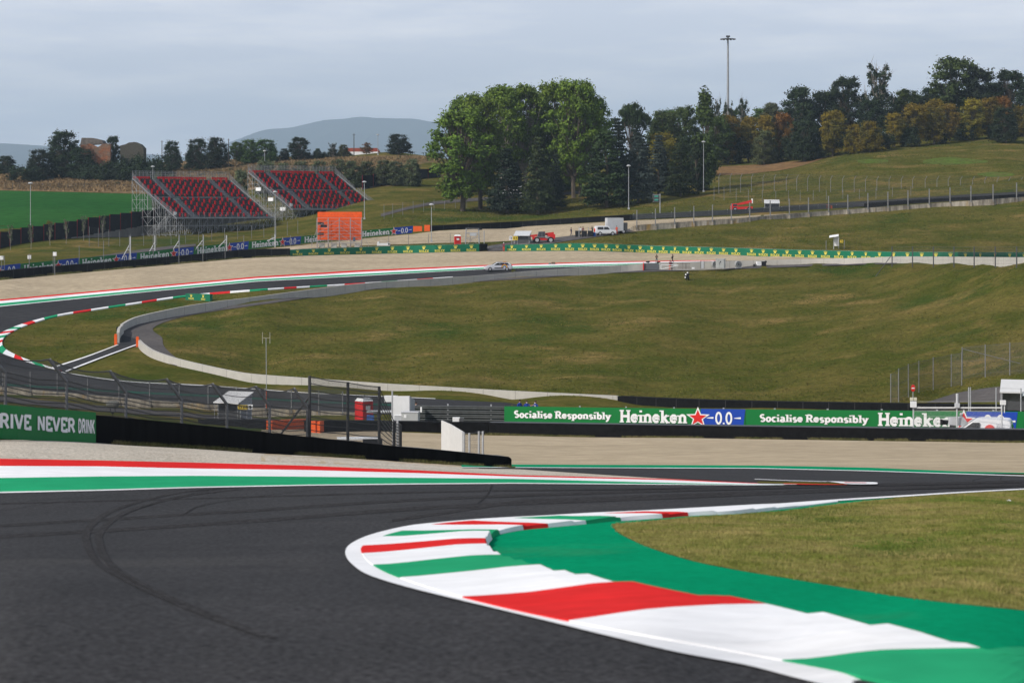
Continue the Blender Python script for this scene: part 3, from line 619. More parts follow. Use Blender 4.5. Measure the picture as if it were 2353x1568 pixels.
# infield walls
_, FWL = long_wall('concrete_wall', 'curving pale concrete wall along the inside of the far hairpin', 'wall',
    [(1477.5,605.8,620.5,366.5),(1424.6,609,622.9,365.8),(1311,616,632.5,361.5),(1210,623.5,638.5,357.5),(1109,632.3,646.5,353),(980,640.5,655,347.5),(830,651,665,341),(690,668,682,331.5),(589.5,681.4,697,324.5),(504,691.5,707.7,320),(428.6,702.9,720.5,315.5),(378,713,730.6,311.5),(328,724.3,742,306.5),(302.5,733,750.8,302.5),(282,744.5,764,298),(271,752,777,293),(268,764,791,288)], CONC, .35, 4.0, JG, 4)
_, NWL = long_wall('concrete_wall', 'pale concrete wall along the foot of the infield hill', 'wall',
    [(316.5,779.8,797,285),(328,791,809.5,279),(353,806,824.5,273),(403,822.6,842,268),(466,837.8,857,264.5),(539.5,852.9,871.5,261.5),(589,859.5,878,259.5),(714,868.8,888,254.5),(865,879.6,898,250),(1000,887.5,906.5,247),(1178,897.6,917,243),(1418,908.8,930.5,237)], CONC, .35, 4.0, JG, 4)
long_wall('concrete_wall', 'pale concrete wall running right from the gap where the marshal walks', 'wall',
    [(1514,603,620.4,366.5),(1709,598.4,612.8,367.5),(1872,594.6,609,366),(1990,591.7,607,359),(2056,589,606.5,354.5),(2100,589,606.7,349),(2200,589.5,607,332),(2352,590.6,608,304.5),(2700,590,609,288)], CONC, .35, 4.0, JG, 4, sink=.8)
long_wall('tyre_wall', 'black tyre wall at the foot of the infield hill behind the slogan banners', 'barrier', [(1419,909.5,932,236),(1580,916.5,935,228),(1734,921,936,224),(2052,926,941,214),(2352,930.5,946,205),(2700,934,950,195)], BLACK, 1.0, 3, DGREY, 4)
for lab, pts in (('orange end post of the curving far concrete wall', (267,768.5,792.5)), ('orange end post of the near infield concrete wall', (317,774.5,796.5))):
    p = G(pts[0], pts[2]); d = p.y; h = (pts[2]-pts[1])/FPX*d; b = MB(); b.box((0,-.35,h/2), (.36,.3,h)); b.box((0,-.35,h+.06), (.28,.24,.12)); o = b.build('end_post', ORANGE, None, (0,0,0)); o.location = p; tag(o, lab, 'post', 'orange wall end posts')
# far black walls
FB = [(-300,655,668),(0,622.5,640.5),(124,611.4,629.5),(291,598,615.5),(420,587,604),(555,573.8,593.5),(666,570.5,589)]
long_wall('tyre_wall', 'long black tyre wall below the slanting row of far banners', 'barrier', FB, BLACK, 1.0, 3, DGREY, 4)
def crown_wall(name, label, pts, xs, txtw=22.5):
    W = wpts(pts, 4); o = thing(name, label, 'advertising wall', W[0][0]); b = MB(); wall(b, W, .9, .4, 0, 1); b.build('board', [BOARD, CONC], o, W[0][0]); ln = Line(W); pos = vpos(ln)
    for x in xs:
        u = ln.at_px(x); h = ln.height(u); e = MB(); crown(e, pos, u, h*.48, h*.46, h*.42, 0, .06); e.build('emblem', GOLD, o, W[0][0])
        e = MB(); q = ln.at_px(x+txtw/2)-ln.at_px(x-txtw/2); write(e, 'ROLEX', pos, u-q/2, h*.12, h*.28, q, wd=.2, serif=True, off=.06); e.build('lettering', GOLD, o, W[0][0])
    return o
crown_wall('board_wall', 'green wall of gold crown emblems left of the gravel gap, below the orange scaffold', [(665.8,573.5,588.8),(760,569.5,585.5),(900,565,583),(1000,562.5,581),(1100.6,560.2,578.6)], [683.3+36.3*i for i in range(12)])
long_wall('tyre_wall', 'short black end of tyre wall beside the far gravel gap', 'barrier', [(1101,560,578.6),(1120,559.6,573)], BLACK, 1.0)
X2 = [1109.5+z/2.75*.6934 for z in (263,397,531,663,790,909,1017,1120,1222,1328,1432,1538,1644,1750,1860,1970,2080,2192,2305)]+[1837.5+z/3.171*.6934 for z in (133,270,410,551,694,838,985,1130,1280,1428,1580,1735,1890,2045,2200,2350)]
X2 = X2[:19]+[1726.5,1753.5,1780.5,1808,1837][:5]+X2[19:]
crown_wall('board_wall', 'long green wall of gold crown emblems at the foot of the right hill', [(1159.6,562.4,577.4),(1250,560.2,576.8),(1336.5,558.6,577),(1410,560.5,578.5),(1487.6,564,582),(1600,567,584.6),(1699,569.7,587.5),(1760,571.6,590,386.5),(1837.5,573.8,592.7,383),(1940,576,595.5,377),(2047,578,598,367),(2200,579,599,361.5),(2352,579.7,599,371),(2600,580,600,368)], X2, 21)
long_wall('tyre_wall', 'black tyre wall between the upper gravel and the wooded bank', 'barrier', [(990,518.5,531),(1100,513,526.5),(1200,508,522),(1300,501.5,514.5),(1450,492.5,506.5)], BLACK, .8, 3, DGREY, 4)
def rail_wall(name, label, pts, n=3, group=None):
    W = wpts(pts, 4); o = thing(name, label, 'guard rail', W[0][0], 0, group); ln = Line(W)
    for i in range(n):
        b = MB(); R = []
        for u in np.linspace(0, ln.len, 24):
            v0, v1 = i/n, (i+.86)/n
            R.append([ln.pos(u, v0, .0), ln.pos(u, v0+.25*(v1-v0), .07), ln.pos(u, v0+.5*(v1-v0), .01), ln.pos(u, v0+.75*(v1-v0), .07), ln.pos(u, v1, 0)])
        for A, B in zip(R, R[1:]):
            for j in range(4): b.quad(A[j], B[j], B[j+1], A[j+1])
        b.build('rail', mat('weathered rail', (.055,.06,.06), .6, .25, 2), o, W[0][0])
    u = .5
    while u < ln.len:
        b = MB(); p = ln.pos(u, -.9, -.08); q = ln.pos(u, 1.06, -.08); b.box(((p.x+q.x)/2, (p.y+q.y)/2, (p.z+q.z)/2-.1), (.12,.12,(q-p).length+.2)); b.build('post', GREY, o, W[0][0]); u += 4.0
    return o, ln
rail_wall('guard_rail', 'grey guard rail beside the upper track, right of the wooded bank tyre wall', [(1450,492,505.5),(1560,486.5,500),(1700,480,491),(1850,473,483),(1960,469,477)])
long_wall('tyre_wall', 'thin black tyre wall beside the upper track right of the orange end block', 'barrier', [(1985,466.5,476.5),(2060,461.5,471),(2200,453,461),(2352,445.5,452),(2600,432,440)], BLACK, .8, None, None, 3)
for lab, c, t, b0 in (('orange block at the near end of the upper tyre wall', 1905, 472, 479.5), ('orange block at the left end of the far slanting banner row', 959, 520.5, 531.5), ('orange block left of the tyre wall on the wooded bank', 981, 518, 531)):
    p = G(c, b0); h = (b0-t)/FPX*p.y; w_ = 13/FPX*p.y if c != 959 else 20/FPX*p.y; b = MB(); b.box((0,.3,h/2-.1), (w_,.6,h+.2)); b.box((0,.3,h+.04), (w_*.96,.5,.08)); o = b.build('barrier_block', ORANGE, None, (0,0,0)); o.location = p; tag(o, lab, 'barrier block', 'orange barrier blocks')
# stained concrete walls carrying debris fences
def wire_mesh(b, ln, u0, u1, v0f, v1f, sp, wd, off=0.0, lean=None):
    """chain-link: two sets of slanting wires between two heights (metres above the line's base)"""
    hh = v1f-v0f; n = int((u1-u0+hh)/sp); pos = vpos(ln); r = wd*.7
    for k in range(n+1):
        for sg in (1, -1):
            a = u0-hh+k*sp if sg > 0 else u0+k*sp   # foot of the wire
            c = a+hh if sg > 0 else a-hh
            f0, f1 = a, c; g0, g1 = 0.0, 1.0
            lo, hi = min(f0, f1), max(f0, f1)
            t0 = max(0, (u0-f0)/(f1-f0) if f1 > f0 else (u1-f0)/(f1-f0)); t1 = min(1, (u1-f0)/(f1-f0) if f1 > f0 else (u0-f0)/(f1-f0))
            if t1-t0 < .02: continue
            ua, ub = f0+(f1-f0)*t0, f0+(f1-f0)*t1; va, vb = v0f+hh*t0, v0f+hh*t1
            P = [pos(ua-r, va, off), pos(ua+r, va, off), pos(ub+r, vb, off), pos(ub-r, vb, off)]
            if lean: P = [lean(p, v) for p, v in zip(P, (va, va, vb, vb))]
            b.poly(P)
STW = wpts([(-260,865,884,242),(0,886,905.5,240),(64,894,913.5,237),(175,904,925,232),(289,914.6,936.5,226),(412,924,945,222),(485,929,951.5,220),(575,936,957,218),(714,942.5,964,213),(830,948,968,207)], 3)
PF = mat('fence steel', (.20,.20,.20), .6, .2, 3); WIRE = mat('wire', (.085,.085,.085), .6, 0, 1)
def wall_fence(name, label, W, m, pxs, h, sp, wd, post=.10, ncab=6, buttress=True):
    o = thing(name, label, 'wall', W[0][0]); b = MB(); wall(b, W, .35, .6); b.build('wall', m, o, W[0][0]); ln = Line(W); pos = vpos(ln)
    us = [ln.at_px(p) for p in pxs]
    for u in us:
        hw = ln.height(min(max(u,0),ln.len)); p = pos(u, 0, .16); b = MB(); b.box((p.x,p.y,p.z+(hw+h)/2-.2), (post,post,hw+h+.4)); b.build('post', PF, o, W[0][0])
        if buttress: b = MB(); b.box((p.x,p.y,p.z+hw*.32-.3), (.42,.5,hw*.64+.6), taper=.8); b.build('buttress', m, o, W[0][0])
    b = MB()
    for i in range(ncab):
        R = []
        for u in us: hw = ln.height(min(max(u,0),ln.len)); R.append(pos(u, hw+.15+(h-.2)*i/(ncab-1), .1))
        b.path(R, .012 if ncab < 9 else .02, 3)
    b.build('cable', WIRE, o, W[0][0]); b = MB(); hw = ln.height(ln.len/2); wire_mesh(b, ln, us[0], us[-1], hw+.1, hw+h, sp, wd, .08); b.build('wire_mesh', WIRE, o, W[0][0])
    return o, ln
wall_fence('retaining_wall', 'stained concrete wall with fence posts behind the near bent-top fence', STW, OLDC, [-70,8,72,134,204,276,346,414,480,545,612,672,735,790], 2.0, .16, .010)
ST2 = wpts([(1448,522.5,530),(1462,517.5,530.5),(1500,514.5,528),(1600,507.5,519.5),(1700,501,512),(1790,493,503),(1900,484.5,494.8),(2000,477,487.5),(2150,466.5,475.5),(2352,452.5,461.5),(2600,436,445)], 3)
wall_fence('retaining_wall', 'stained lichen-marked concrete wall climbing the right hill below the upper track', ST2, OLDC, [1462.5,1505,1549,1593,1636,1679,1721,1768,1812,1856,1902.5,1947,1993,2039,2085,2134,2182,2230,2280,2334,2390,2450], 3.1, .30, .010, .2, 5)
# near debris fence: bent posts, then straight tall posts
def fence(name, label, posts, npost, h_of, cables, sp, wd, arm=None, rad_=.07, m=PF, group=None, mesh=True, cat='fence', braces=(), mw=WIRE, droop=0.0):
    """posts: (col, top row, base row, distance)"""
    W = wpts(posts); o = thing(name, label, cat, W[0][0], 0, group); ln = Line(W); pos = vpos(ln); tips = []
    for i, (b0, t0) in enumerate(W):
        b = MB(); b.tube(b0-Vector((0,0,.4)), t0, rad_, 6); e = t0
        if arm: e = t0+arm; b.tube(t0-Vector((0,0,.05)), e, rad_*1.05, 6)
        tips.append(e); b.build('post', m, o, W[0][0])
    b = MB(); n = len(W)
    for c in range(cables):
        f = (c+.3)/(cables-.6)
        for i in range(n-1):
            p, q = W[i][0].lerp(W[i][1], f), W[i+1][0].lerp(W[i+1][1], f); md = (p+q)/2-Vector((0,0,droop*.6)); b.tube(p, md, wd*1.3, 3); b.tube(md, q, wd*1.3, 3)
    if arm:
        for f in (.5, 1.0):
            for i in range(n-1):
                p, q = W[i][1].lerp(tips[i], f), W[i+1][1].lerp(tips[i+1], f); P = [p.lerp(q, k/6)-Vector((0,0,droop*4*(k/6)*(1-k/6)*f)) for k in range(7)]; b.path(P, wd*(1.9 if f == 1 else 1.2), 4)
    if cables or arm: b.build('cable', mw, o, W[0][0])
    if mesh:
        b = MB(); h = sum((t-b_).length for b_, t in W)/n
        for i in range(n-1):
            l2 = Line([W[i], W[i+1]]); hh = min(l2.height(0), l2.height(l2.len)); wire_mesh(b, l2, 0, l2.len, .05, hh, sp, wd*.8)
            if arm:
                l3 = Line([(W[i][1], tips[i]), (W[i+1][1], tips[i+1])]); k = int(l3.len/sp*1.6)
                for j in range(k+1):
                    u = l3.len*j/max(k,1); s_ = droop*4*(j/max(k,1))*(1-j/max(k,1)); q = l3.pos(u, 1)-Vector((0,0,s_)); p = l3.pos(u, 0); d = (W[i+1][0]-W[i][0]).normalized()*wd*.5
                    b.quad(p-d, p+d, q+d, q-d)
        b.build('wire_mesh', mw, o, W[0][0])
    for (i, dx, dy, f) in braces:
        b = MB(); b0, t0 = W[i]; e = b0+Vector((dx, dy, 0)); e.z = H(e.x, e.y)-.1; b.tube(b0.lerp(t0, f), e, rad_*.7, 5); b.build('brace', m, o, W[0][0])
    return o
fence('debris_fence', 'near dark debris fence with bent-over post tops behind the black wall', [(-130,838,930,63),(12,853,945,65.5),(152.7,873,960,67.5),(289,898,979,70),(417,915,992,72),(521,925,1003,73.5),(619,930,1012,75),(706,934,1021,76)], 8, None, 9, .052, .013, Vector((-.42,-.5,.68)), .055, mat('grey fence post', (.15,.15,.152), .6, .3, 6), droop=.16)
fence('debris_fence', 'tall straight-post debris fence at the open end of the near black wall', [(711,863,1022,76),(799,877,1030,77.5),(871,887,1036,79),(905,968,1040,80),(920,975,1044,80.5)], 5, None, 11, .07, .014, None, .056, mat('dark fence post', (.045,.046,.048), .6), braces=((0,-1.8,2.0,.7),), droop=.05)
# far fences
def row_fence(name, label, xs, topf, botf, d=None, arm=None, cables=3, sp=.4, wd=.010, rad_=.05, m=PF, braces=(), group=None, mesh=True):
    P = []
    for x in xs:
        b0 = lin(botf, x); dd = lin(d, x) if d else dist(x, b0); P.append((x, lin(topf, x), b0, dd))
    return fence(name, label, P, len(P), None, cables, sp, wd, arm, rad_, m, group, mesh, braces=braces)
row_fence('wire_fence', 'tall grey wire fence with bent post tops along the right hillside', [1651,1677]+[1701+x for x in range(0,20,40)]+[1578.6+z/1.974*.6934+0 for z in ()]+[1726,1752.5,1778.5,1806,1830,1855,1882,1908,1935,1962,1988,2014,2042,2070,2096,2125,2152,2178,2206,2234,2262,2290,2317,2345,2376,2410], [(1651,405.5),(1800,409),(2000,412.5),(2200,412.5),(2352,414.5),(2420,415)], [(1651,440),(1726,437),(1830,434.5),(2000,441),(2200,443),(2352,444),(2420,444)], [(1651,500),(1830,490),(2000,487),(2352,486),(2420,486)], Vector((.35,-.45,.75)), 4, .32, .011, .055)
row_fence('wire_fence', 'lower wire fence of thin posts across the foot of the right hillside', [1640,1663,1691,1719,1751,1782,1811,1838,1868,1898,1936,1974,2012,2050,2092], [(1640,428),(1751,438),(1868,437),(1974,434),(2092,428)], [(1640,455),(1751,462),(1868,462),(1974,457),(2092,450)], [(1640,484),(2092,476)], None, 2, .4, .010, .045)
row_fence('wire_fence', 'grey wire fence beside the lane right of the grandstands', [882,902,925,949,973,997,1021,1046,1072,1100,1128], [(882,470),(949,462),(1021,456),(1128,452)], [(882,503),(949,490),(1021,480),(1128,474)], None, None, 2, .35, .010, .045)
row_fence('wire_fence', 'line of thin posts and wires across the dry meadow', [11,29,45,62,80,98,116,135,156,175,193,211,229,247,265,283,302], [(11,420),(156,421),(302,423)], [(11,438),(156,440),(302,443)], [(11,625),(302,612)], None, 2, .8, .02, .09, mat('weathered post', (.12,.10,.08), .9), mesh=False)
row_fence('wire_fence', 'low grey fence below the grandstands behind the slanting banner row', [205,226,250,275,300,330,360,393,426,456,486,516,546,578,606,634,660,684], [(205,520),(300,536),(456,530),(560,520),(684,506)], [(205,566),(300,566),(456,553),(560,545),(684,537)], [(205,440),(456,446),(684,458)], None, 3, .35, .009, .05)
row_fence('wire_fence', 'dark post fence standing between the far black wall and the slanting banner row', [-30,10,67,122,182,238,297,352,411,466,517,560], [(-30,601),(10,587),(122,578),(297,540),(411,536),(560,540)], [(-30,640),(10,637),(122,628),(297,613),(411,603),(560,592)], [(-30,366),(560,399)], None, 4, .4, .010, .055)
row_fence('wire_fence', 'dark post fence standing in the gravel behind the left crown wall', [625,667,716,762,808,893,938,984,1034,1080,1112], [(625,541),(762,539),(893,538),(984,537),(1112,533)], [(625,576),(762,572),(893,568),(984,565),(1112,562)], [(625,424),(1112,428)], None, 4, .5, .008, .05)
row_fence('wire_fence', 'black-post wire fence behind the pale wall below the right hill', [2049,2096,2144,2191,2237.5,2286,2335,2384], [(2049,566),(2335,566.5),(2384,567)], [(2049,607),(2335,608.5),(2384,609)], [(2049,340),(2335,298),(2384,292)], None, 6, .28, .008, .085, DGREY, ((0,-2.6,.4,.55),))
row_fence('wire_fence', 'wire fence climbing beside the paved yard near the no entry sign', [2046,2064,2086.5,2110.5,2143.5,2185,2279+0,2334,2390][:6]+[2209+0], [(2046,858),(2064,846),(2086.5,836),(2110.5,828.5),(2143.5,820.5),(2185,813),(2209,808)], [(2046,925),(2064,924),(2086.5,913),(2110.5,901),(2143.5,895),(2185,888),(2209,885)], None, None, 3, .09, .011, .05)
row_fence('wire_fence', 'upper run of wire fence behind the marshal hut at the right edge', [2279-0.5-47.5,2286.5,2342][:0]+[2210,2263,2319.5,2378,2430], [(2210,797),(2263,791),(2319.5,786),(2430,780)], [(2210,871),(2263,866),(2319.5,861.5),(2430,855)], None, None, 3, .10, .009, .055, PF, ((0,6.5,-.8,.95),))
# guard rail carrying the green slogan banners
GRL = [(926,928.5,969,177),(1000,929.5,970.5,175),(1160,931.6,972,171.8),(1428,936,979,166.6),(1714,939.5,984,162),(2000,942,988,158.4),(2352,944.5,992,154.4),(2700,948,998,148.6)]
rail_wall('guard_rail', 'grey guard rail with green screening behind the tyre wall', GRL, 4)
b = MB(); W = wpts([(c, t+3, bb, d+.25) for c, t, bb, d in GRL], 3); wall(b, W, .05, .2); o = b.build('screen', mat('green screen', (.012,.05,.04), .8, .2, 1), None, W[0][0]); tag(o, 'dark green screening cloth stretched along the guard rail', 'screen'); o.name = 'windbreak_cloth'
def beer_banner(slogan, spx, hpx, stpx, zpx, bpx, wdl=.225):
    """slogan, brand word, star and zero-zero panel by sighted columns"""
    def f(pos, ln):
        h = ln.height(ln.len/2); out = []; U = ln.at_px; b = MB()
        if slogan:
            for wd_, f0, f1 in ((slogan.split()[0], 0, .405), (slogan.split()[1], .43, 1)):
                b = MB(); s0 = U(spx[0]); sw = U(spx[1])-s0; write(b, wd_, pos, s0+sw*f0, h*.30, h*.42, sw*(f1-f0), wd=wdl, serif=True, off=.05); out.append(('lettering', WHITE, b))
            b = MB()
        write(b, 'Heineken', pos, U(hpx[0]), h*.14, h*.74, U(hpx[1])-U(hpx[0]), wd=.205, serif=True, off=.05); out.append(('lettering', WHITE, b))
        b = MB(); q = [(U(bpx[0]), 0), (U(bpx[1])-h*.12, 0), (U(bpx[1]), h), (U(bpx[0])-.02, h)]; sg = 10
        for i in range(sg):
            lo = [q[0][0]+(q[1][0]-q[0][0])*t for t in (i/sg, (i+1)/sg)]; hi = [q[3][0]+(q[2][0]-q[3][0])*t for t in (i/sg, (i+1)/sg)]
            b.poly([pos(lo[0],0,.02), pos(lo[1],0,.02), pos(hi[1],h,.02), pos(hi[0],h,.02)])
        out.append(('blue_panel', BLUE, b)); r = abs(U(stpx[1])-U(stpx[0]))*.52; u = (U(stpx[0])+U(stpx[1]))/2; sq = min(1.0, h*.56/r)
        b = MB(); star(b, pos, u, h*.47, r*1.16, 0, .05, sq); out.append(('star_edge', WHITE, b)); b = MB(); star(b, pos, u, h*.47, r*.86, 0, .07, sq); out.append(('star', RED, b))
        b = MB(); w0 = U(zpx[1])-U(zpx[0]); write(b, '0.0', pos, U(zpx[0])+w0*.25, h*.12, h*.7, w0*.5, wd=.17, off=.05)
        for a in (.02, .79): b.poly([pos(U(zpx[0])+w0*a, h*.46, .05), pos(U(zpx[0])+w0*(a+.19), h*.43, .05), pos(U(zpx[0])+w0*(a+.19), h*.54, .05), pos(U(zpx[0])+w0*a, h*.49, .05)])
        out.append(('zero_lettering', WHITE, b)); return out
    return f
def cut(pts, a, c, per=3):
    f = lambda k, x: float(np.interp(x, [p[0] for p in pts], [p[k] for p in pts])); return wpts([(x, f(1,x), f(2,x), f(3,x)) for x in np.linspace(a, c, per)])
BN = [(1159,932.5,969,171),(1300,934.5,972,168),(1428,936,974.5,165.8),(1580,938.5,977,163.4),(1714,939.5,979,161.2),(2000,942,982.5,157.6),(2200,943.6,985.5,155.2),(2352,944.5,987.5,153.6),(2700,948,993,148)]
banner('slogan_banner', 'green and blue slogan banner left of the van, complete with its red star', cut(BN, 1159, 1712), beer_banner('Socialise Responsibly', (1182,1404), (1424,1581), (1582,1629), (1624,1704), (1612,1712)), 'slogan banners on the guard rail')
banner('slogan_banner', 'green and blue slogan banner partly hidden by the white van', cut(BN, 1713, 2352), beer_banner('Socialise Responsibly', (1746,1995), (2017,2190), (2192,2240), (2235,2335), (2222,2338)), 'slogan banners on the guard rail')
banner('slogan_banner', 'green end of another slogan banner just right of the van', cut(BN, 2353, 2700), lambda p, l: [], 'slogan banners on the guard rail')
# slanting row of far banners
FBN = [(-90,619,643,372),(0,610,637,378),(129,597.8,621,386),(291,583,604,397),(446,567,586.5,409),(572,554,572.5,419),(692,542.5,560.5,428),(832,529.5,545.8,438),(949.3,518.8,534.7,446)]
ST = [-86,48,181.5,315,446,572,692,825,949]
names = ['mostly out of the frame at the left edge', 'second from the left edge, letters cut by the black wall', 'third from the left edge, under white slanting frames', 'under the front corner of the left grandstand', 'below the middle of the left grandstand', 'below the gap between the grandstands', 'running behind the orange scaffold', 'right of the orange scaffold, last in the row']
for i in range(8):
    a, c = ST[i], ST[i+1]; L_ = c-a; q = lambda t: a+L_*t
    banner('slogan_banner', 'far green and blue banner '+names[i], cut(FBN, a, c-.5), beer_banner(None, None, (q(.05),q(.56)), (q(.575),q(.70)), (q(.70),q(.97)), (q(.64),q(.995))), 'far banners in the slanting row')
# stepped black panel wall on a concrete base
def panel_wall(label, edges, tops, blk, base, d, group=None):
    o = thing('panel_wall', label, 'wall', at(edges[0], base[0], d[0]), 0, group); L0 = at(edges[0], base[0], d[0]); n = len(edges)-1
    for i in range(n):
        x0, x1 = edges[i], edges[i+1]; d0, d1 = np.interp((i/n, (i+1)/n), (0,1), d); b0, b1 = np.interp((i/n, (i+1)/n), (0,1), blk); q0, q1 = np.interp((i/n, (i+1)/n), (0,1), base)
        b = MB(); wall(b, [(at(x0+.6,b0,d0), at(x0+.6,tops[i],d0)), (at(x1-.1,b0,d1), at(x1-.1,tops[i],d1))], .12, 0); b.build('panel', mat('black mat panel', (.010,.011,.014), .85, .5, .8), o, L0)
        b = MB(); b.tube(at(x0+.2,b0+2,d0-.1), at(x0+.2,tops[i],d0-.1), .10, 4); b.build('post', mat('dark red post', (.16,.008,.012), .6), o, L0)
        b = MB(); wall(b, [(at(x0,q0,d0-.03), at(x0,b0,d0-.03)), (at(x1,q1,d1-.03), at(x1,b1,d1-.03))], .3, .8); b.build('footing', mat('grey footing', (.17,.165,.155), .9, .25, .8, stretch=(1,1,.3)), o, L0)
e = [z*.2521 for z in (-210,-105,0,88,190,298,398,500,600,703,803,905,1000,1097,1197,1300,1400,1510,1620,1740,1860,1980,2100,2230,2360)]  # right-hand panels added behind the left stand to darken the shade beneath it
panel_wall('stepped black panel wall on a concrete base below the green crop field', e, [242.7+z*.2521 for z in (1180,1163,1148,1125,1110,1097,1080,1067,1052,1037,1018,1003,990,977,965,952,940,930,920,910,900,893,886,880)], (580,482), (600,496), (436,505))
e = [800*.6934+z*.2521 for z in (1100,1200,1300,1400,1500,1600,1700,1815)]
panel_wall('black panel wall on a concrete base beside the lane right of the grandstands', e, [242.7+z*.2521 for z in (632,622,612,602,590,578,565)], (432,408), (446,417.5), (552,590))
# ------------------------------------------------------------------ trees and bushes
def leafmat(name, a, b, rnd=.25): return mat(name, a, .75, .45, .55, 0, b, .16, rnd=rnd, spec=.25, lohi=(.38,.62))
LM = dict(
 bright=leafmat('bright green leaves', (.105,.165,.014), (.055,.105,.010), .12),
 mid=leafmat('green leaves', (.050,.085,.014), (.028,.054,.011)),
 dark=leafmat('dark green leaves', (.020,.036,.011), (.011,.022,.008)),
 ever=leafmat('dark evergreen needles', (.016,.028,.013), (.009,.016,.009), .15),
 sprg=leafmat('mossy spruce needles', (.034,.046,.012), (.016,.025,.008), .15),
 blue=leafmat('blue grey needles', (.046,.064,.052), (.020,.030,.026), .15),
 cedar=leafmat('cedar needles', (.024,.042,.009), (.012,.022,.006), .15),
 yellow=leafmat('yellowing leaves', (.19,.14,.010), (.065,.070,.010), .22),
 olive=leafmat('silvery olive leaves', (.095,.115,.055), (.050,.068,.030), .15),
 rust=leafmat('rusty leaves', (.17,.072,.012), (.075,.050,.012), .15),
 ivy=leafmat('ivy leaves', (.020,.040,.012), (.010,.020,.007), .12),
 scrub=leafmat('scrub leaves', (.075,.085,.030), (.045,.050,.018), .25))
def leaf_cloud(cen, rad3, n, size, rng, up=.25):
    """n small leaf-sized quads spread through ellipsoids; returns vertex array (n*4, 3)"""
    k = len(cen); idx = rng.integers(0, k, n); d = rng.normal(size=(n,3)); d /= np.linalg.norm(d, axis=1)[:,None]
    r = np.clip(np.abs(rng.normal(0, .62, n))+.12, 0, 1.45); p = cen[idx]+d*rad3[idx]*r[:,None]
    nrm = d*.7+rng.normal(size=(n,3))*.6; nrm[:,2] += up; nrm /= np.linalg.norm(nrm, axis=1)[:,None]
    a = np.cross(nrm, rng.normal(size=(n,3))); a /= np.linalg.norm(a, axis=1)[:,None]; b = np.cross(nrm, a)
    s = (size*rng.uniform(.6,1.35,n))[:,None]
    return np.stack([p-a*s, p-b*s*.55, p+a*s, p+b*s*.55], 1).reshape(-1,3)
def mesh_quads(name, V, m):
    me = bpy.data.meshes.new(name); n = len(V)//4
    me.vertices.add(n*4); me.vertices.foreach_set('co', V.astype(np.float32).ravel()); me.loops.add(n*4); me.loops.foreach_set('vertex_index', np.arange(n*4))
    me.polygons.add(n); me.polygons.foreach_set('loop_start', np.arange(n)*4); me.polygons.foreach_set('loop_total', np.full(n, 4)); me.materials.append(m); me.update()
    return me
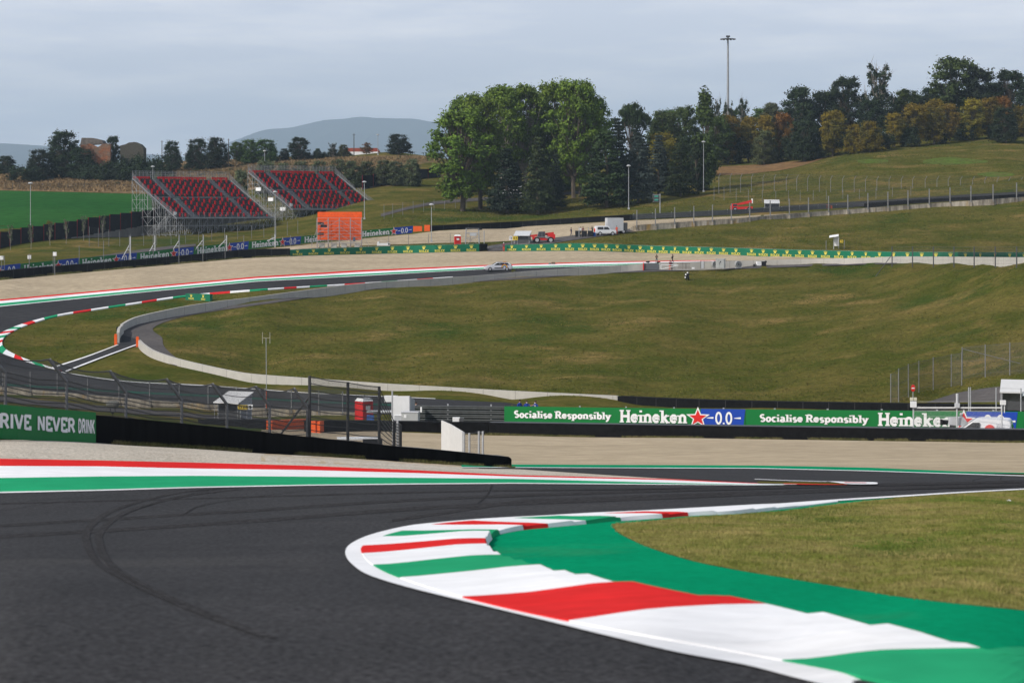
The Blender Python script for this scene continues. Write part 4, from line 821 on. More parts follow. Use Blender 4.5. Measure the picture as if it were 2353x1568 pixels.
def blobs(kind, rng):
    """cluster centres and radii of a crown 10 m tall overall (z 0..10), by habit"""
    C, R = [], []
    if kind in ('round', 'roundb'):
        for _ in range(95):
            t = rng.uniform(.12, .94); w_ = 2.75*math.sin(math.pi*min(1, (t-.02)/.98))**.55; a = rng.uniform(0, 6.28); r = w_*math.sqrt(rng.uniform(.1,1))
            C.append((r*math.cos(a), r*math.sin(a), 10*t)); q = rng.uniform(.45, .95); R.append((q, q, q*.8))
    elif kind in ('tall', 'tallb', 'tallc'):   # open plane or poplar crowns: leaf masses out at the limb ends, gaps between
        lo = {'tall': .13, 'tallb': .22, 'tallc': .34}[kind]
        for _ in range(120):
            t = lo+(.965-lo)*rng.uniform(0, 1)**.85; f = (t-lo)/(1-lo); w_ = 2.75*(.42+.58*min(1, f/.4))*(1-max(0, f-.6)/.46)**.6; a = rng.uniform(0, 6.28); r = w_*math.sqrt(rng.uniform(.12,1))
            C.append((r*math.cos(a), r*math.sin(a), 10*t)); q = rng.uniform(.36, .74); R.append((q, q, q*.75))
    elif kind in ('spruce', 'spruceb', 'cedar'):
        wd = 3.1 if kind == 'cedar' else 2.5
        for i in range(19):
            t = .10+.87*i/18; w_ = wd*(1-t)**(.55 if kind == 'cedar' else .8)+.12
            for j in range(max(4, int(10*(1-t))+3)):
                a = rng.uniform(0, 6.28); r = w_*rng.uniform(.35, .95); C.append((r*math.cos(a), r*math.sin(a), 10*t-.12*r)); q = .26+.34*w_/wd; R.append((q*1.5, q*1.5, q*.5))
    elif kind == 'column':
        for i in range(30):
            t = rng.uniform(.06, .98); w_ = 1.15*math.sin(math.pi*min(1, t*.9+.09))**.5; a = rng.uniform(0, 6.28); r = w_*rng.uniform(.2,.9)
            C.append((r*math.cos(a), r*math.sin(a), 10*t)); R.append((.55,.55,.95))
    elif kind == 'umbrella':
        for i in range(64):
            a = rng.uniform(0, 6.28); r = 4.5*math.sqrt(rng.uniform(0,1)); C.append((r*math.cos(a), r*math.sin(a), 9.4-.11*r*r-rng.uniform(0,1)**2*(1.9 if r < 3.6 else .6))); R.append((.8,.8,.42))
    elif kind == 'bush':
        for i in range(16):
            a = rng.uniform(0, 6.28); r = 3.6*math.sqrt(rng.uniform(0,1)); z = rng.uniform(.1,.8)*10*(1-.05*r*r); C.append((r*math.cos(a), r*math.sin(a), z)); R.append((1.5,1.5,1.8))
    elif kind == 'sparse':
        for i in range(90):
            t = rng.uniform(.16, .98); a = rng.uniform(0, 6.28); r = (2.4 if t < .6 else .4+2.5*(t-.3))*math.sqrt(rng.uniform(.05,1)); C.append((r*math.cos(a), r*math.sin(a), 10*t)); q = rng.uniform(.22,.45) if t > .58 else rng.uniform(.5,.9); R.append((q,q,q*1.2))
    elif kind == 'mound':
        for i in range(110):
            t = rng.uniform(.05, .92); a = rng.uniform(0, 6.28); r = 3.0*(1-(t*.98)**2.6)**.5*rng.uniform(.25,1)**.5*(.8+.2*math.sin(3*a)); C.append((r*math.cos(a), r*math.sin(a), 10*t)); q = rng.uniform(.4,.95); R.append((q, q, q*.95))
    elif kind == 'sapling':
        for i in range(12):
            t = rng.uniform(.4,.95); a = rng.uniform(0,6.28); r = 1.3*math.sqrt(rng.uniform(0,1)); C.append((r*math.cos(a), r*math.sin(a), 10*t)); R.append((.5,.5,.8))
    return np.array(C), np.array(R)
HAB = dict(round=(14000,.18,.27), roundb=(14000,.18,.27), tall=(19000,.14,.5), tallb=(19000,.14,.5), tallc=(17000,.14,.5), spruce=(11000,.17,.3), spruceb=(11000,.17,.3), cedar=(13000,.18,.3), column=(11000,.17,.3), umbrella=(11000,.18,.6), bush=(4500,.28,.1), sparse=(8500,.15,.55), mound=(15000,.17,.2), sapling=(320,.26,.8))
PROTO = {}
def proto(kind, lm):
    """crown mesh and trunk mesh of one habit, 10 m tall"""
    key = (kind, lm)
    if key in PROTO: return PROTO[key]
    seed = sum(ord(c)*(i+3) for i, c in enumerate(kind)); rng = np.random.default_rng(seed); C, R = blobs(kind, rng); n, sz, th = HAB[kind]
    V = leaf_cloud(C, R, n, sz, rng); cm = mesh_quads('crown', V, LM[lm])
    b = MB(); top = {'spruce':9.3,'spruceb':9.3,'cedar':9,'column':9,'umbrella':8.2,'bush':3}.get(kind, 6.5); w0 = {'umbrella':.28,'sapling':.12,'bush':.15}.get(kind, .24)
    pts = [Vector((0,0,-.6))]; 
    for i in range(1, 6): pts.append(Vector((rng.normal()*.06*i, rng.normal()*.06*i, top*i/5)))
    for i in range(5): b.tube(pts[i], pts[i+1], w0*(1-i/6.5), 6, 0, w0*(1-(i+1)/6.5), caps=False)
    if kind not in ('spruce','spruceb','cedar','bush'):
        for c in C[::2 if kind in ('round','roundb') else 1]:
            zz = min(max(c[2]*rng.uniform(.35,.6), 1.8), top*.95); k = min(4, int(zz/top*5)); f = zz/top*5-k; p0 = pts[k].lerp(pts[k+1], f); e = Vector(c); md = p0.lerp(e, .5)+Vector((0,0,-.25))
            b.tube(p0, md, .075, 4, 0, .05, caps=False); b.tube(md, e, .05, 4, 0, .02, caps=False)
            if kind == 'sparse':
                for _ in range(3): b.tube(e, e+Vector((rng.normal()*.4, rng.normal()*.4, abs(rng.normal())*.9)), .03, 3, 0, .008, caps=False)
    tm = bpy.data.meshes.new('trunk'); tm.from_pydata(b.v, [], b.f); tm.materials.append(PBARK if kind in ('tallc','sparse','sapling') else BARK); tm.update()
    PROTO[key] = (cm, tm); return PROTO[key]
NT = [0]
def tree(name, label, kind, lm, x0, x1, top, base, d=None, px=None, group=None, cat='tree'):
    """crown spans columns x0..x1, top row, foot at (px, base)"""
    px = px if px is not None else (x0+x1)/2; 
    if d: base = float(row_at(px, d))
    else: d = dist(px, base)
    p = at(px, base, d); h = (base-top)/FPX*d
    nat = {'round':6.4,'roundb':6.4,'tall':6.2,'tallb':6.2,'tallc':6.2,'spruce':5.2,'spruceb':5.2,'cedar':6.2,'column':2.7,'umbrella':10.6,'bush':9,'sparse':6.6,'mound':7.2,'sapling':3.4}[kind]
    w_ = (x1-x0)/FPX*d; NT[0] += 1
    if kind in ('round','roundb','tall','tallb') and w_ > h*(.62 if kind[0] == 'r' else .95): kind = 'mound'; nat = 7.2
    sx = w_/nat*(1.0 if kind in ('bush','sapling','column','umbrella') else 1.22)
    o = thing(name, label, cat, p, (NT[0]*2.399) % 6.283, group); o.scale = (sx, sx, h/(8.4 if kind == 'bush' else 10))
    cm, tm = proto(kind, lm)
    for nm, me in (('trunk', tm), ('crown', cm)):
        c = bpy.data.objects.new(nm, me); COL.objects.link(c); c.parent = o
    if name == 'bush': bpy.data.objects.remove([c for c in o.children if c.name.startswith('trunk')][0])
    return o
T = tree
ORD = ['first','second','third','fourth','fifth','sixth','seventh','eighth','ninth','tenth','eleventh','twelfth','thirteenth','fourteenth','fifteenth','sixteenth']
# tall bright trees of the central clump
G1 = 'tall trees of the central clump'
T('plane_tree','bright green tall tree at the left end of the central clump, low leafy skirt','tall','bright',950,1092,250,485,None,1062,G1)
T('plane_tree','bright green tall tree with a bare straight trunk, second from the left of the clump','tallb','bright',1045,1168,218,480,None,1104,G1)
T('plane_tree','tall tree behind the dark spruce in the central clump, leaning trunk','tallc','bright',1115,1235,196,455,525,1150,G1)
T('plane_tree','tall pale-trunked tree standing open in the middle of the clump','tallc','bright',1170,1290,195,445,530,1207,G1)
T('plane_tree','tallest bright tree of the clump, above the mossy spruce','tall','bright',1230,1345,181,448,520,1318,G1)
T('plane_tree','tall tree at the right of the bright clump, arching towards the umbrella pine','tallb','bright',1305,1405,188,443,522,1332,G1)
T('plane_tree','leaning leafy limb tree reaching right beside the umbrella pine','tallc','bright',1345,1420,222,440,526,1368,G1)
T('broad_tree','low bright green tree filling the gap behind the mossy spruce','roundb','mid',1215,1330,285,450,545,None,G1)
T('broad_tree','green tree between the dark spruce and the pale trunk','round','mid',1120,1215,290,455,545,None,G1)
T('broad_tree','dark green tree behind the two leftmost tall trees','round','mid',1020,1110,320,458,545,None,G1)
T('plane_tree','tall bright tree filling the middle of the clump behind the tallest one','tall','bright',1215,1325,187,450,535,None,G1)
T('plane_tree','tall bright tree behind the two at the left of the clump','tall','bright',1020,1130,215,456,535,None,G1)
# conifers
G2 = 'conifers along the bank'
T('spruce_tree','blackish drooping spruce in front of the white truck','spruce','ever',1104,1196,340,489,None,1165,G2)
T('spruce_tree','mossy green spruce standing tallest on the bank right of the white truck','spruceb','sprg',1196,1268,313,492,None,1236,G2)
T('spruce_tree','slim dark spruce close behind the mossy spruce','spruce','ever',1252,1303,352,482,None,1275,G2)
T('cedar_tree','broad dark green cedar in the middle of the bank','cedar','cedar',1336,1438,299,477,None,1393,G2)
T('spruce_tree','blue grey spruce behind the tall lamp post','spruceb','blue',1428,1500,311,466,None,1466,G2)
T('spruce_tree','blue grey spruce right of the tall lamp post, with a pale top','spruce','blue',1482,1543,309,448,None,1513,G2)
T('cedar_tree','dark conifer with a short bare trunk right of the blue grey spruces','cedar','cedar',1525,1588,320,451,None,1563,G2)
T('spruce_tree','dark spruce top showing between the cedar and the umbrella pine','spruceb','ever',1385,1450,270,450,545,None,G2)
T('spruce_tree','dark spruce top showing behind the blue grey spruces','spruce','ever',1430,1500,282,445,545,None,G2)
T('pine_tree','umbrella pine with a flat rounded crown against the sky','umbrella','cedar',1396,1498,227,430,560,1450)
T('poplar_tree','dark columnar poplar beside the lamp post on the right bank','column','mid',1592,1652,217,436,None,1620)
T('poplar_tree','narrow dark tree at the foot of the columnar poplar','column','dark',1578,1618,330,438,None,1602)
G3 = 'trees behind the columnar poplar'
for i, (a, c, t, b_, d, k, lb) in enumerate(((1490,1570,252,430,600,'mid','rounded green tree crown left of the columnar poplar'),(1540,1605,240,430,610,'mid','taller rounded green crown just left of the columnar poplar'),(1475,1560,300,440,560,'yellow','yellow-green tree low between the blue grey spruce and the columnar poplar'),(1560,1615,310,440,555,'dark','dark tree low against the columnar poplar'),(1610,1680,262,420,600,'mid','green crown right of the columnar poplar'))):
    T('broad_tree', lb, 'round', k, a, c, t, b_, d, None, G3)
for lb, a, c, t in (('thin-topped pine against the sky right of the columnar poplar',1628,1660,228),('thin-topped pine behind the floodlight mast',1655,1690,236),('thin-topped pine right of the floodlight mast',1682,1728,229),('feathery pale green tree against the sky, left of the dark hill trees',1745,1800,236)):
    T('pine_tree' if 'pine' in lb else 'broad_tree', lb, 'sparse' if 'feathery' not in lb else 'tallb', 'dark' if 'pine' in lb else 'olive', a, c, t, 360, 640, None, 'thin-topped trees on the skyline')
# hill trees
G4 = 'dark trees on the right skyline'
for lb, k, lm, a, c, t, d in (('dark broad tree on the skyline, left end of the high dark row','roundb','dark',1800,1880,196,620),('dark broad tree on the skyline just right of the row end','round','dark',1855,1925,205,625),('dark tree with a pointed top left of the dying tree','tall','dark',1900,1985,175,625),('half-dead sparse tree with bare branch tips on the skyline','sparse','dark',1972,2066,150,620),('dark leafy lower half beside the half-dead tree','round','dark',1960,2040,225,615),
    ('soft green crown between the half-dead tree and the great oak','tallb','mid',2050,2115,205,630),('great dark green oak, highest crown of the right skyline','roundb','mid',2137,2250,128,620),('dark oak touching the great oak on its right','round','dark',2205,2290,150,618),('dark tree at the right edge of the skyline','tall','dark',2275,2362,160,620),('dark tree cut by the right frame edge','round','dark',2330,2440,175,610),('low dark crown left of the great oak','round','dark',2090,2160,215,628)):
    px = (a+c)/2; T('broad_tree' if 'oak' not in lb else 'oak_tree', lb, k, lm, a, c, t, lin([(1640,375),(1911,352),(2070,332),(2352,306),(2500,300)], px)+4, d, None, G4)
for lb, lm, a, c, t in (('rounded green crown behind, left of the columnar poplar top','mid',1478,1580,247),('rounded green crown behind the floodlight mast foot','mid',1636,1742,246),('rounded green crown behind, right of the floodlight mast','mid',1700,1800,244),('dark crown behind the left end of the high dark row','dark',1776,1872,224),('dark crown behind, below the pointed tree','dark',1880,1965,206),('green crown behind, right of the half-dead tree','mid',2030,2142,214),('green crown behind, just left of the great oak','dark',2096,2190,196),('dark crown behind, right of the great oak','dark',2238,2332,184)):
    T('broad_tree', lb, 'mound', lm, a, c, t, 330, 652, None, 'rear trees of the right skyline')
G5 = 'yellowing trees along the right hill fence'
YR = [(1645,1700,262,375,'yellow'),(1692,1745,266,371,'yellow'),(1735,1785,262,372,'yellow'),(1775,1822,256,366,'rust'),(1884,1942,252,358,'yellow'),(1936,1982,282,352,'yellow'),(1966,2030,275,348,'yellow'),(2032,2078,258,336,'yellow'),(2074,2128,236,333,'yellow'),(2118,2172,226,330,'yellow'),(2156,2208,236,322,'yellow'),(2204,2262,226,320,'yellow'),(2250,2300,222,316,'yellow'),(2284,2324,218,314,'rust'),(2318,2380,240,312,'yellow')]
LB5 = ['mostly brown-green, next to the columnar poplar','second from the columnar poplar','third from the columnar poplar, behind the small grey-green tree','rusty orange top, fourth from the columnar poplar','standing forward with a bare trunk, right of the dark spreading tree','low, just right of the one with a bare trunk','bright yellow-green, under the half-dead tree','narrow, with a slanting trunk under the soft green crown','broad, first left of the great oak','tall, below the left side of the great oak','narrow, below the middle of the great oak','golden, below the right side of the great oak','golden, second right of the great oak','rusty orange, above the small dark tree at the right','yellow, at the right frame edge']
for (a, c, t, b_, k), lb in zip(YR, LB5): T('autumn_tree', 'yellowing tree '+lb if 'rusty' not in lb and 'yellow' not in lb and 'golden' not in lb else 'autumn tree '+lb, 'roundb' if k == 'yellow' else 'round', k, a, c, t, b_+2, None, None, G5)
for lb, k, lm, a, c, t, b_, px in (('small grey-green tree standing forward on the bare earth','round','scrub',1712,1775,296,378.5,1756),('dark spreading tree with a forked pale trunk on the bare earth edge','roundb','dark',1808,1890,272,371.5,1848),('small dark tree with a leaning trunk on the hill at the right','round','dark',2278,2348,244,328,2310)):
    T('small_tree', lb, k, lm, a, c, t, b_, None, px)
for i, (a, c, t, b_) in enumerate(sorted(((1660,1730,300,376),(1720,1800,310,374),(1785,1850,300,369),(1920,1990,290,352),(2000,2060,290,343),(2060,2120,275,337),(2120,2180,270,330),(2190,2250,268,323),(2250,2310,262,318),(1870,1930,290,361)))):
    T('bush', 'dark undergrowth bush beneath the hill trees, %s from the left' % ORD[i], 'bush', 'dark', a, c, t, b_, None, None, 'undergrowth beneath the hill trees', 'bush')
# left skyline
GL_ = 'trees on the left skyline'
for lb, k, lm, a, c, t, b_, d in (('great dark tree beside the ruined building','roundb','dark',98,190,296,402,660),('dark lower crown left of the great dark tree','round','dark',55,120,340,402,655),('dark leafy crown right of the great dark tree','round','dark',150,228,338,403,655),('dark tree at the left frame edge','round','dark',-20,42,356,398,700),
  ('ivy-grown tree rising from the ruined wall','tall','ivy',242,278,312,380,672),('single dark tree beside the telegraph pole','round','dark',372,420,321,367,690),('wide dark tree left of its twin on the left skyline','round','dark',420,482,315,367,690),('wide dark tree right of its twin on the left skyline','roundb','dark',466,530,312,367,690),('mid green tree right of the wooden pole','tallb','mid',528,560,326,364,700),('mid green rounded tree left of the loose pale one','round','mid',545,598,318,362,700),('loose pale green tree in front of the blue mountain','tallb','mid',580,645,318,360,700),
  ('dark pointed tree in front of the mountain slope','tall','dark',662,710,315,357,700),('sparse small tree left of the white house','sparse','dark',752,776,329,356,700),('small brown-green tree left of the white house','round','scrub',774,803,331,357,700),('small rust-tipped tree beside the white house','sparse','rust',826,858,328,357,700),('dark dense tree left of the central clump','roundb','dark',884,948,306,354,690),('small bush-like tree near the hedge','round','dark',718,740,340,358,700),('small dark tree left of the pointed tree','round','dark',640,668,340,358,705)):
    T('broad_tree' if 'ivy' not in lb else 'ivy_tree', lb, k, lm, a, c, t, b_, d, None, GL_)
for i, (a, c, t, b_) in enumerate(sorted(((10,110,370,402),(180,262,368,404),(225,300,356,402),(262,332,343,392),(296,352,339,385),(330,384,343,384),(356,404,356,378),(205,290,374,400),(275,360,366,398)))):
    T('bush', 'dark ivy mound on the slope around the ruined building, %s from the left' % ORD[i], 'bush', 'ivy', a, c, t, b_, 650-i*2, None, 'ivy mounds around the ruin', 'bush')
for i, x in enumerate(range(684, 800, 22)): T('bush', 'hedge bush along the hilltop in front of the mountain, %s from the left' % ORD[i], 'bush', 'dark', x-16, x+16, 344, 360, 704, None, 'hilltop hedge bushes', 'bush')
for i, (x, y, s_) in enumerate(sorted(((478,376,10),(525,372,12),(450,392,11),(438,396,8),(465,402,10),(505,399,9),(560,380,9),(410,410,9),(380,396,9),(350,391,8),(455,383,10),(530,390,8),(270,421,8),(600,372,10),(665,380,9),(135,430,6)))):
    T('bush', 'low green tuft of scrub on the dry meadow, %s from the left' % ORD[i], 'bush', 'scrub', x-s_, x+s_, y-s_*.55, y+2, None, None, 'scrub tufts on the dry meadow', 'bush')
GO = 'olive trees along the bank'
for i, (x, t, b_, d) in enumerate(((612,366,425,560),(648,370,428,560),(692,366,430,560),(736,366,432,560),(774,362,434,560),(808,366,440,560),(841,368,436,562),(880,365,437,560),(911,368,436,558),(945,362,430,556))):
    T('olive_tree', ('olive tree behind the right grandstand, number %s from its left corner' % ('first','second','third','fourth','fifth','sixth')[i]).replace('number ', '') if i < 6 else 'olive tree with a visible trunk before the black panels, %s from the grandstand' % ('first','second','third','fourth')[i-6], 'round', 'olive', x-27, x+27, t, b_, d, None, GO)
T('olive_tree', 'bushy green olive tree between the two grandstands', 'roundb', 'olive', 532, 572, 388, 470, 520)
for lb, x, t in (('silvery shrub top above the left grandstand, beside the lamp',362,393),('silvery shrub top above the middle of the left grandstand',392,397),('small silvery shrub top above the right part of the left grandstand',440,401)): T('olive_tree', lb, 'round', 'olive', x-12, x+12, t, 440, 520, None, 'shrub tops above the left grandstand')
for i, (x, t, b_) in enumerate(((24,513,574),(71,511,572),(115,508,564),(152,500,560),(192,492,553),(236,492,548),(278,489,540))):
    T('sapling_tree', 'thin grey sapling before the stepped black panels, %s from the left' % ('first','second','third','fourth','fifth','sixth','seventh')[i], 'sapling', 'olive', x-9, x+9, t, b_, None, None, 'saplings before the black panels')
for i, (x, t, b_) in enumerate(((6,518,535),(113,503,520),(218,490,506),(304,473,492))):
    T('bush', 'yellow-green bush behind the black panels, %s from the left' % ('first','second','third','fourth')[i], 'bush', 'yellow', x-9, x+9, t, b_, 492, None, 'bushes behind the black panels', 'bush')
# ------------------------------------------------------------------ grandstands
STEEL = mat('scaffold steel', (.30,.31,.32), .5, .15, 3); DECK = mat('stand deck', (.15,.155,.17), .7, .25, 1.5); STEP = mat('stair tread', (.25,.26,.28), .6, .2, 2)
SEATD = mat('dark seat', (.035,.037,.042), .6, .1, 3); SEATR = mat('red seat', (.56,.012,.022), .5, .1, 3)
def make_stand(label, FL, rz):
    o = thing('grandstand', label, 'grandstand', FL, rz, 'red-seat grandstands'); Wd, Nr, tr, ri = 26.8, 22, .66, .385
    ais = [(5.1, 6.3), (20.2, 21.4)]; mid = 10
    Y = lambda r: r*tr+(1.0 if r > mid else 0); Z = lambda r: r*ri+(.35 if r > mid else 0)
    b = MB()
    for r in range(Nr): b.box((Wd/2, Y(r)+tr/2, Z(r)-.06), (Wd, tr, .10)); b.box((Wd/2, Y(r)+.03, Z(r)-.22), (Wd, .05, .24))
    b.box((Wd/2, Y(mid)+tr+.5, Z(mid)-.02), (Wd, 1.0, .1)); b.box((Wd/2, -.5, -.15), (Wd, 1.0, .12)); b.build('deck', DECK, o)
    for a0, a1 in ais:
        b = MB()
        for r in range(Nr):
            for s_ in (0, .5): b.box(((a0+a1)/2, Y(r)+.2+s_*.37, Z(r)+.06+s_*ri), (a1-a0, .34, .07))
        b.build('stairway', STEP, o)
    b = MB(); b.box((Wd/2, Y(mid)+tr+.95, Z(mid)+.12), (Wd, .06, .3)); b.box((Wd/2, -.98, -.05), (Wd, .06, .34)); b.build('kick_board', STEP, o)
    b = MB(); D_ = Y(Nr); Ht = Z(Nr)
    reds = []; dark = MB()
    for r in range(Nr):
        sh = r*.71
        for k in range(int(Wd/.5)-1):
            x = .45+k*.5
            if any(a0-.2 < x < a1+.2 for a0, a1 in ais): continue
            y, z = Y(r)+.45, Z(r)+.05
            if r == Nr-1 or ((x-sh) % 1.6) < .44: reds.append((x, y, z))
            else: dark.box((x, y-.05, z+.1), (.42,.36,.2)); dark.box((x, y+.14, z+.26), (.42,.05,.2))
    d_ = dark.build('dark_seats', SEATD, o); d_['kind'] = 'stuff'
    me = bpy.data.meshes.new('seat'); m_ = MB(); m_.box((0,-.02,.22), (.40,.38,.07)); m_.box((0,.17,.40), (.40,.06,.38)); m_.box((0,.05,.08), (.12,.12,.24)); me.from_pydata(m_.v, [], m_.f); me.materials.append(SEATR); me.update()
    for x, y, z in reds[:100]:
        s = bpy.data.objects.new('seat', me); COL.objects.link(s); s.parent = o; s.location = (x, y, z)
    rest = MB()
    for x, y, z in reds[100:]: rest.add([(a+x, c+y, e+z) for a, c, e in m_.v], m_.f)
    q = rest.build('red_seats', SEATR, o); q['kind'] = 'stuff'
    # railings
    for nm, x in (('left', 0), ('right', Wd)):
        b = MB()
        for f in (.35, .7, 1.1): b.path([(x,-1,f-.1), (x,Y(mid)+tr,Z(mid)+f), (x,Y(mid)+tr+1,Z(mid)+f), (x,D_,Ht+f)], .035, 4)
        for r in range(0, Nr+1, 2): b.tube((x,Y(r),Z(r)-.2), (x,Y(r),Z(r)+1.1), .035, 4)
        for r in range(Nr):
            for t in (.25,.5,.75,1): yy = Y(r)+tr*t; b.tube((x,yy,Z(r)+ri*t+.05), (x,yy,Z(r)+ri*t+1.05), .014, 3)
        b.box((x, D_/2, Ht/2-.25), (.1,.1,.1)); b.hexa([(x-.06,-1,-.32),(x+.06,-1,-.32),(x+.06,D_,Ht-.27),(x-.06,D_,Ht-.27),(x-.06,-1,-.1),(x+.06,-1,-.1),(x+.06,D_,Ht-.05),(x-.06,D_,Ht-.05)])
        b.build('side_rail', mat('dull rail steel', (.19,.195,.205), .6, .15, 3), o)
    b = MB()
    for f in (.3,.7,1.1,1.5): b.tube((0,D_,Ht+f), (Wd,D_,Ht+f), .03, 4)
    for i in range(28): b.tube((Wd*i/27,D_,Ht-.3), (Wd*i/27,D_,Ht+1.5), .03, 4)
    for i in range(int(Wd/.18)): b.tube((i*.18,D_,Ht), (i*.18,D_,Ht+1.45), .010, 3)
    b.build('back_rail', STEEL, o)
    b = MB()
    for f in (.4,.75,1.1): b.tube((0,-.98,f-.1), (Wd,-.98,f-.1), .028, 4)
    for i in range(19): b.tube((Wd*i/18,-.98,-.3), (Wd*i/18,-.98,1.0), .03, 4)
    b.build('front_rail', STEEL, o)
    # scaffold: uprights, ledgers and braces down to the ground
    low = -7.0; xs = [Wd*i/13 for i in range(14)]; ys = [-.9, 1.2, 3.3, 5.4, 7.5, 9.6, 11.7, 13.8, D_]; rt = .05
    b = MB()
    tz = lambda y: max(-.3, (Z(min(Nr, max(0, (y-(1 if y > Y(mid)+tr else 0))/tr))))-.35) if y > 0 else -.3
    for y in ys:
        for x in xs: b.tube((x,y,low), (x,y,tz(y)), rt, 4, caps=False)
    b.build('upright', STEEL, o); b = MB()
    for z in (-5.6,-3.7,-1.8,.1,2.0,3.9,5.8,7.6):
        for y in ys:
            if z < tz(y): b.tube((0,y,z), (Wd,y,z), rt*.8, 4, caps=False)
        ym = [y for y in ys if tz(y) > z]
        if ym:
            for x in xs[::2]+[xs[-1]]: b.tube((x,ym[0],z), (x,D_,z), rt*.8, 4, caps=False)
    b.build('ledger', STEEL, o); b = MB()
    for i in range(13):
        b.tube((xs[i],-.9,-3.7), (xs[i+1],-.9,-.3), rt*.8, 4, caps=False); b.tube((xs[i],-.9,low), (xs[i+1],-.9,-3.7), rt*.8, 4, caps=False); b.tube((xs[i+1],3.3,low), (xs[i],3.3,-1.8), rt*.8, 4, caps=False); b.tube((xs[i],7.5,low), (xs[i+1],7.5,1.5), rt*.8, 4, caps=False)
    for x in (0, xs[4], xs[8], Wd):
        for j in range(len(ys)-1):
            z = -5.6
            while z+1.9 < tz(ys[j])+1.6:
                b.tube((x,ys[j],z), (x,ys[j+1],z+1.9) if j % 2 else (x,ys[j+1],z-1.4), rt*.75, 4, caps=False); z += 1.9
    b.build('brace', STEEL, o)
    # access stair on the left side
    b = MB()
    for k in range(9): b.box((-.9, 1.0+k*.28, -.2-k*.26), (1.0,.28,.05))
    b.box((-.9,4.2,-2.5), (1.0,1.6,.06))
    for k in range(9): b.box((-.9, 5.2+k*.28, -2.8-k*.26), (1.0,.28,.05))
    for x in (-1.4,-.4):
        for f in (.5,1.0): b.path([(x,1,f-.2),(x,3.5,f-2.5),(x,5.0,f-2.5),(x,7.6,f-5.0)], .03, 4)
        for y, z in ((1,-.2),(3.5,-2.5),(5,-2.5),(7.6,-5)): b.tube((x,y,z-4.5), (x,y,z+1.1), .04, 4)
    b.build('access_stair', STEEL, o)
    for i, (yy, zz) in enumerate(((Y(1),.2),)):
        b = MB(); b.box((-.5,-.9,.9), (.5,.06,.75)); b.box((-.1,-.9,.95), (.3,.05,.5)); b.build('notice_board', WHITE, o)
    return o
FL = at(400, 500, 470); make_stand('left grandstand of red seats on grey scaffolding beside the green crop field', FL, rad(45))
st2 = copy_tree([x for x in bpy.data.objects if x.name == 'grandstand'][0]); st2.location = at(666, 480, 500); st2['label'] = 'right grandstand of red seats on grey scaffolding behind the orange panel'
# three small white boards on the left scaffold of the right stand
for i, ch in enumerate([c for c in st2.children if c.name.startswith('notice_board')]): ch.name = 'notice_board'
b = MB()
for y, z in ((2.2,.0),(6.6,2.2),(11.2,4.6)): b.box((-.35,y,z), (.06,1.9,.8))
q_ = b.build('level_board', WHITE, st2)
# orange block screen on scaffold
p0 = at(729, 568, 412); p1 = at(831, 567, 412); o = thing('screen_scaffold', 'orange block screen on grey scaffold standing on the gravel before the right grandstand', 'scaffold', p0)
w_ = (p1-p0).x; ppm = FPX/412; b = MB()
for r in range(11):
    for k in range(7):
        x0 = w_*k/7+(w_/14 if r % 2 else 0); x1 = min(w_, x0+w_/7); z0 = (568-552)/ppm+.49*r
        if r in (5, 6, 2) and k == 0: continue
        b.box(((x0+x1)/2, .5, z0+.24), (x1-x0-.025, .5, .465))
    if r % 2: b.box((w_/28, .5, (568-552)/ppm+.49*r+.24), (w_/14-.025,.5,.465))
b.build('block_screen', mat('orange block', (.82,.105,.014), .55, .12, 1.4), o); b = MB(); b.box((w_/2,.85,(568-552)/ppm+2.7), (w_*.99,.1,5.3)); b.build('backing', DGREY, o); b = MB()
for k in range(5):
    x = w_*k/4
    for y in (-.1, -1.1): b.tube((x,y,-.5), (x,y,5.6 if y > -1 else 5.4), .055, 5)
for j in range(9):
    z = .75+.6*j; b.tube((-.2,-.1,z), (w_+.2,-.1,z), .04, 4); b.tube((-.1,-1.1,z), (w_+.1,-1.1,z), .03, 4)
for k, (a, c) in enumerate(((0,1),(1,2),(3,2),(4,3))):
    for z in (.0,1.3,2.6,3.9): b.tube((w_*a/4,-1.1,z), (w_*c/4,-1.1,z+1.3), .04, 4)
b.tube((-.1,-.1,3.5), (-1.2,-.8,-.3), .04, 4); b.tube((w_+.1,-.1,3.0), (w_+1.6,-.4,-.3), .04, 4)
b.build('scaffold', mat('pinkish scaffold', (.34,.30,.29), .6, .15, 3), o); b = MB(); b.box((w_/2,-.6,.85), (w_*.98,1.0,.06)); b.build('platform', GREY, o)
b = MB()
for x in (.9, 3.2, 5.1, 7.6): b.box((x,-.6,.3), (1.0,.8,.7))
b.build('ballast_block', CONC, o)
b = MB(); b.box((w_*.83,-.3,1.5), (.5,.2,.8)); b.build('control_box', mat('blue grey box', (.10,.12,.17), .6), o)
# ------------------------------------------------------------------ lamps and poles
def lamp(label, px, top, base, d=None, head='globe', group='lamp posts', r=.07):
    d = d or dist(px, base); p = at(px, base, d); p.z = H(p.x, p.y); h = at(px, top, d).z-p.z; o = thing('lamp_post', label, 'lamp post', p, 0, group)
    b = MB(); b.tube((0,0,-.3), (0,0,h-.25), r*1.25, 8, 0, r*.8); b.box((0,0,.2), (.4,.4,.4)); b.build('pole', GREY, o); b = MB()
    b.lathe((0,0,h-.3), [(.10,0),(.42,.10),(.50,.22),(.34,.36),(.06,.42)], 10); b.build('lamp_head', SHEET, o); return o
lamp('lamp post at the left, standing before the black panels and the green crop field', 70, 420, 574, 452)
lamp('lamp post with only its white head showing above the left grandstand', 351, 382, 440, 520)
lamp('lamp post above the back rail of the right grandstand', 608, 346, 425, 575)
lamp('lamp post at the right end of the right grandstand', 837, 417, 512, 478)
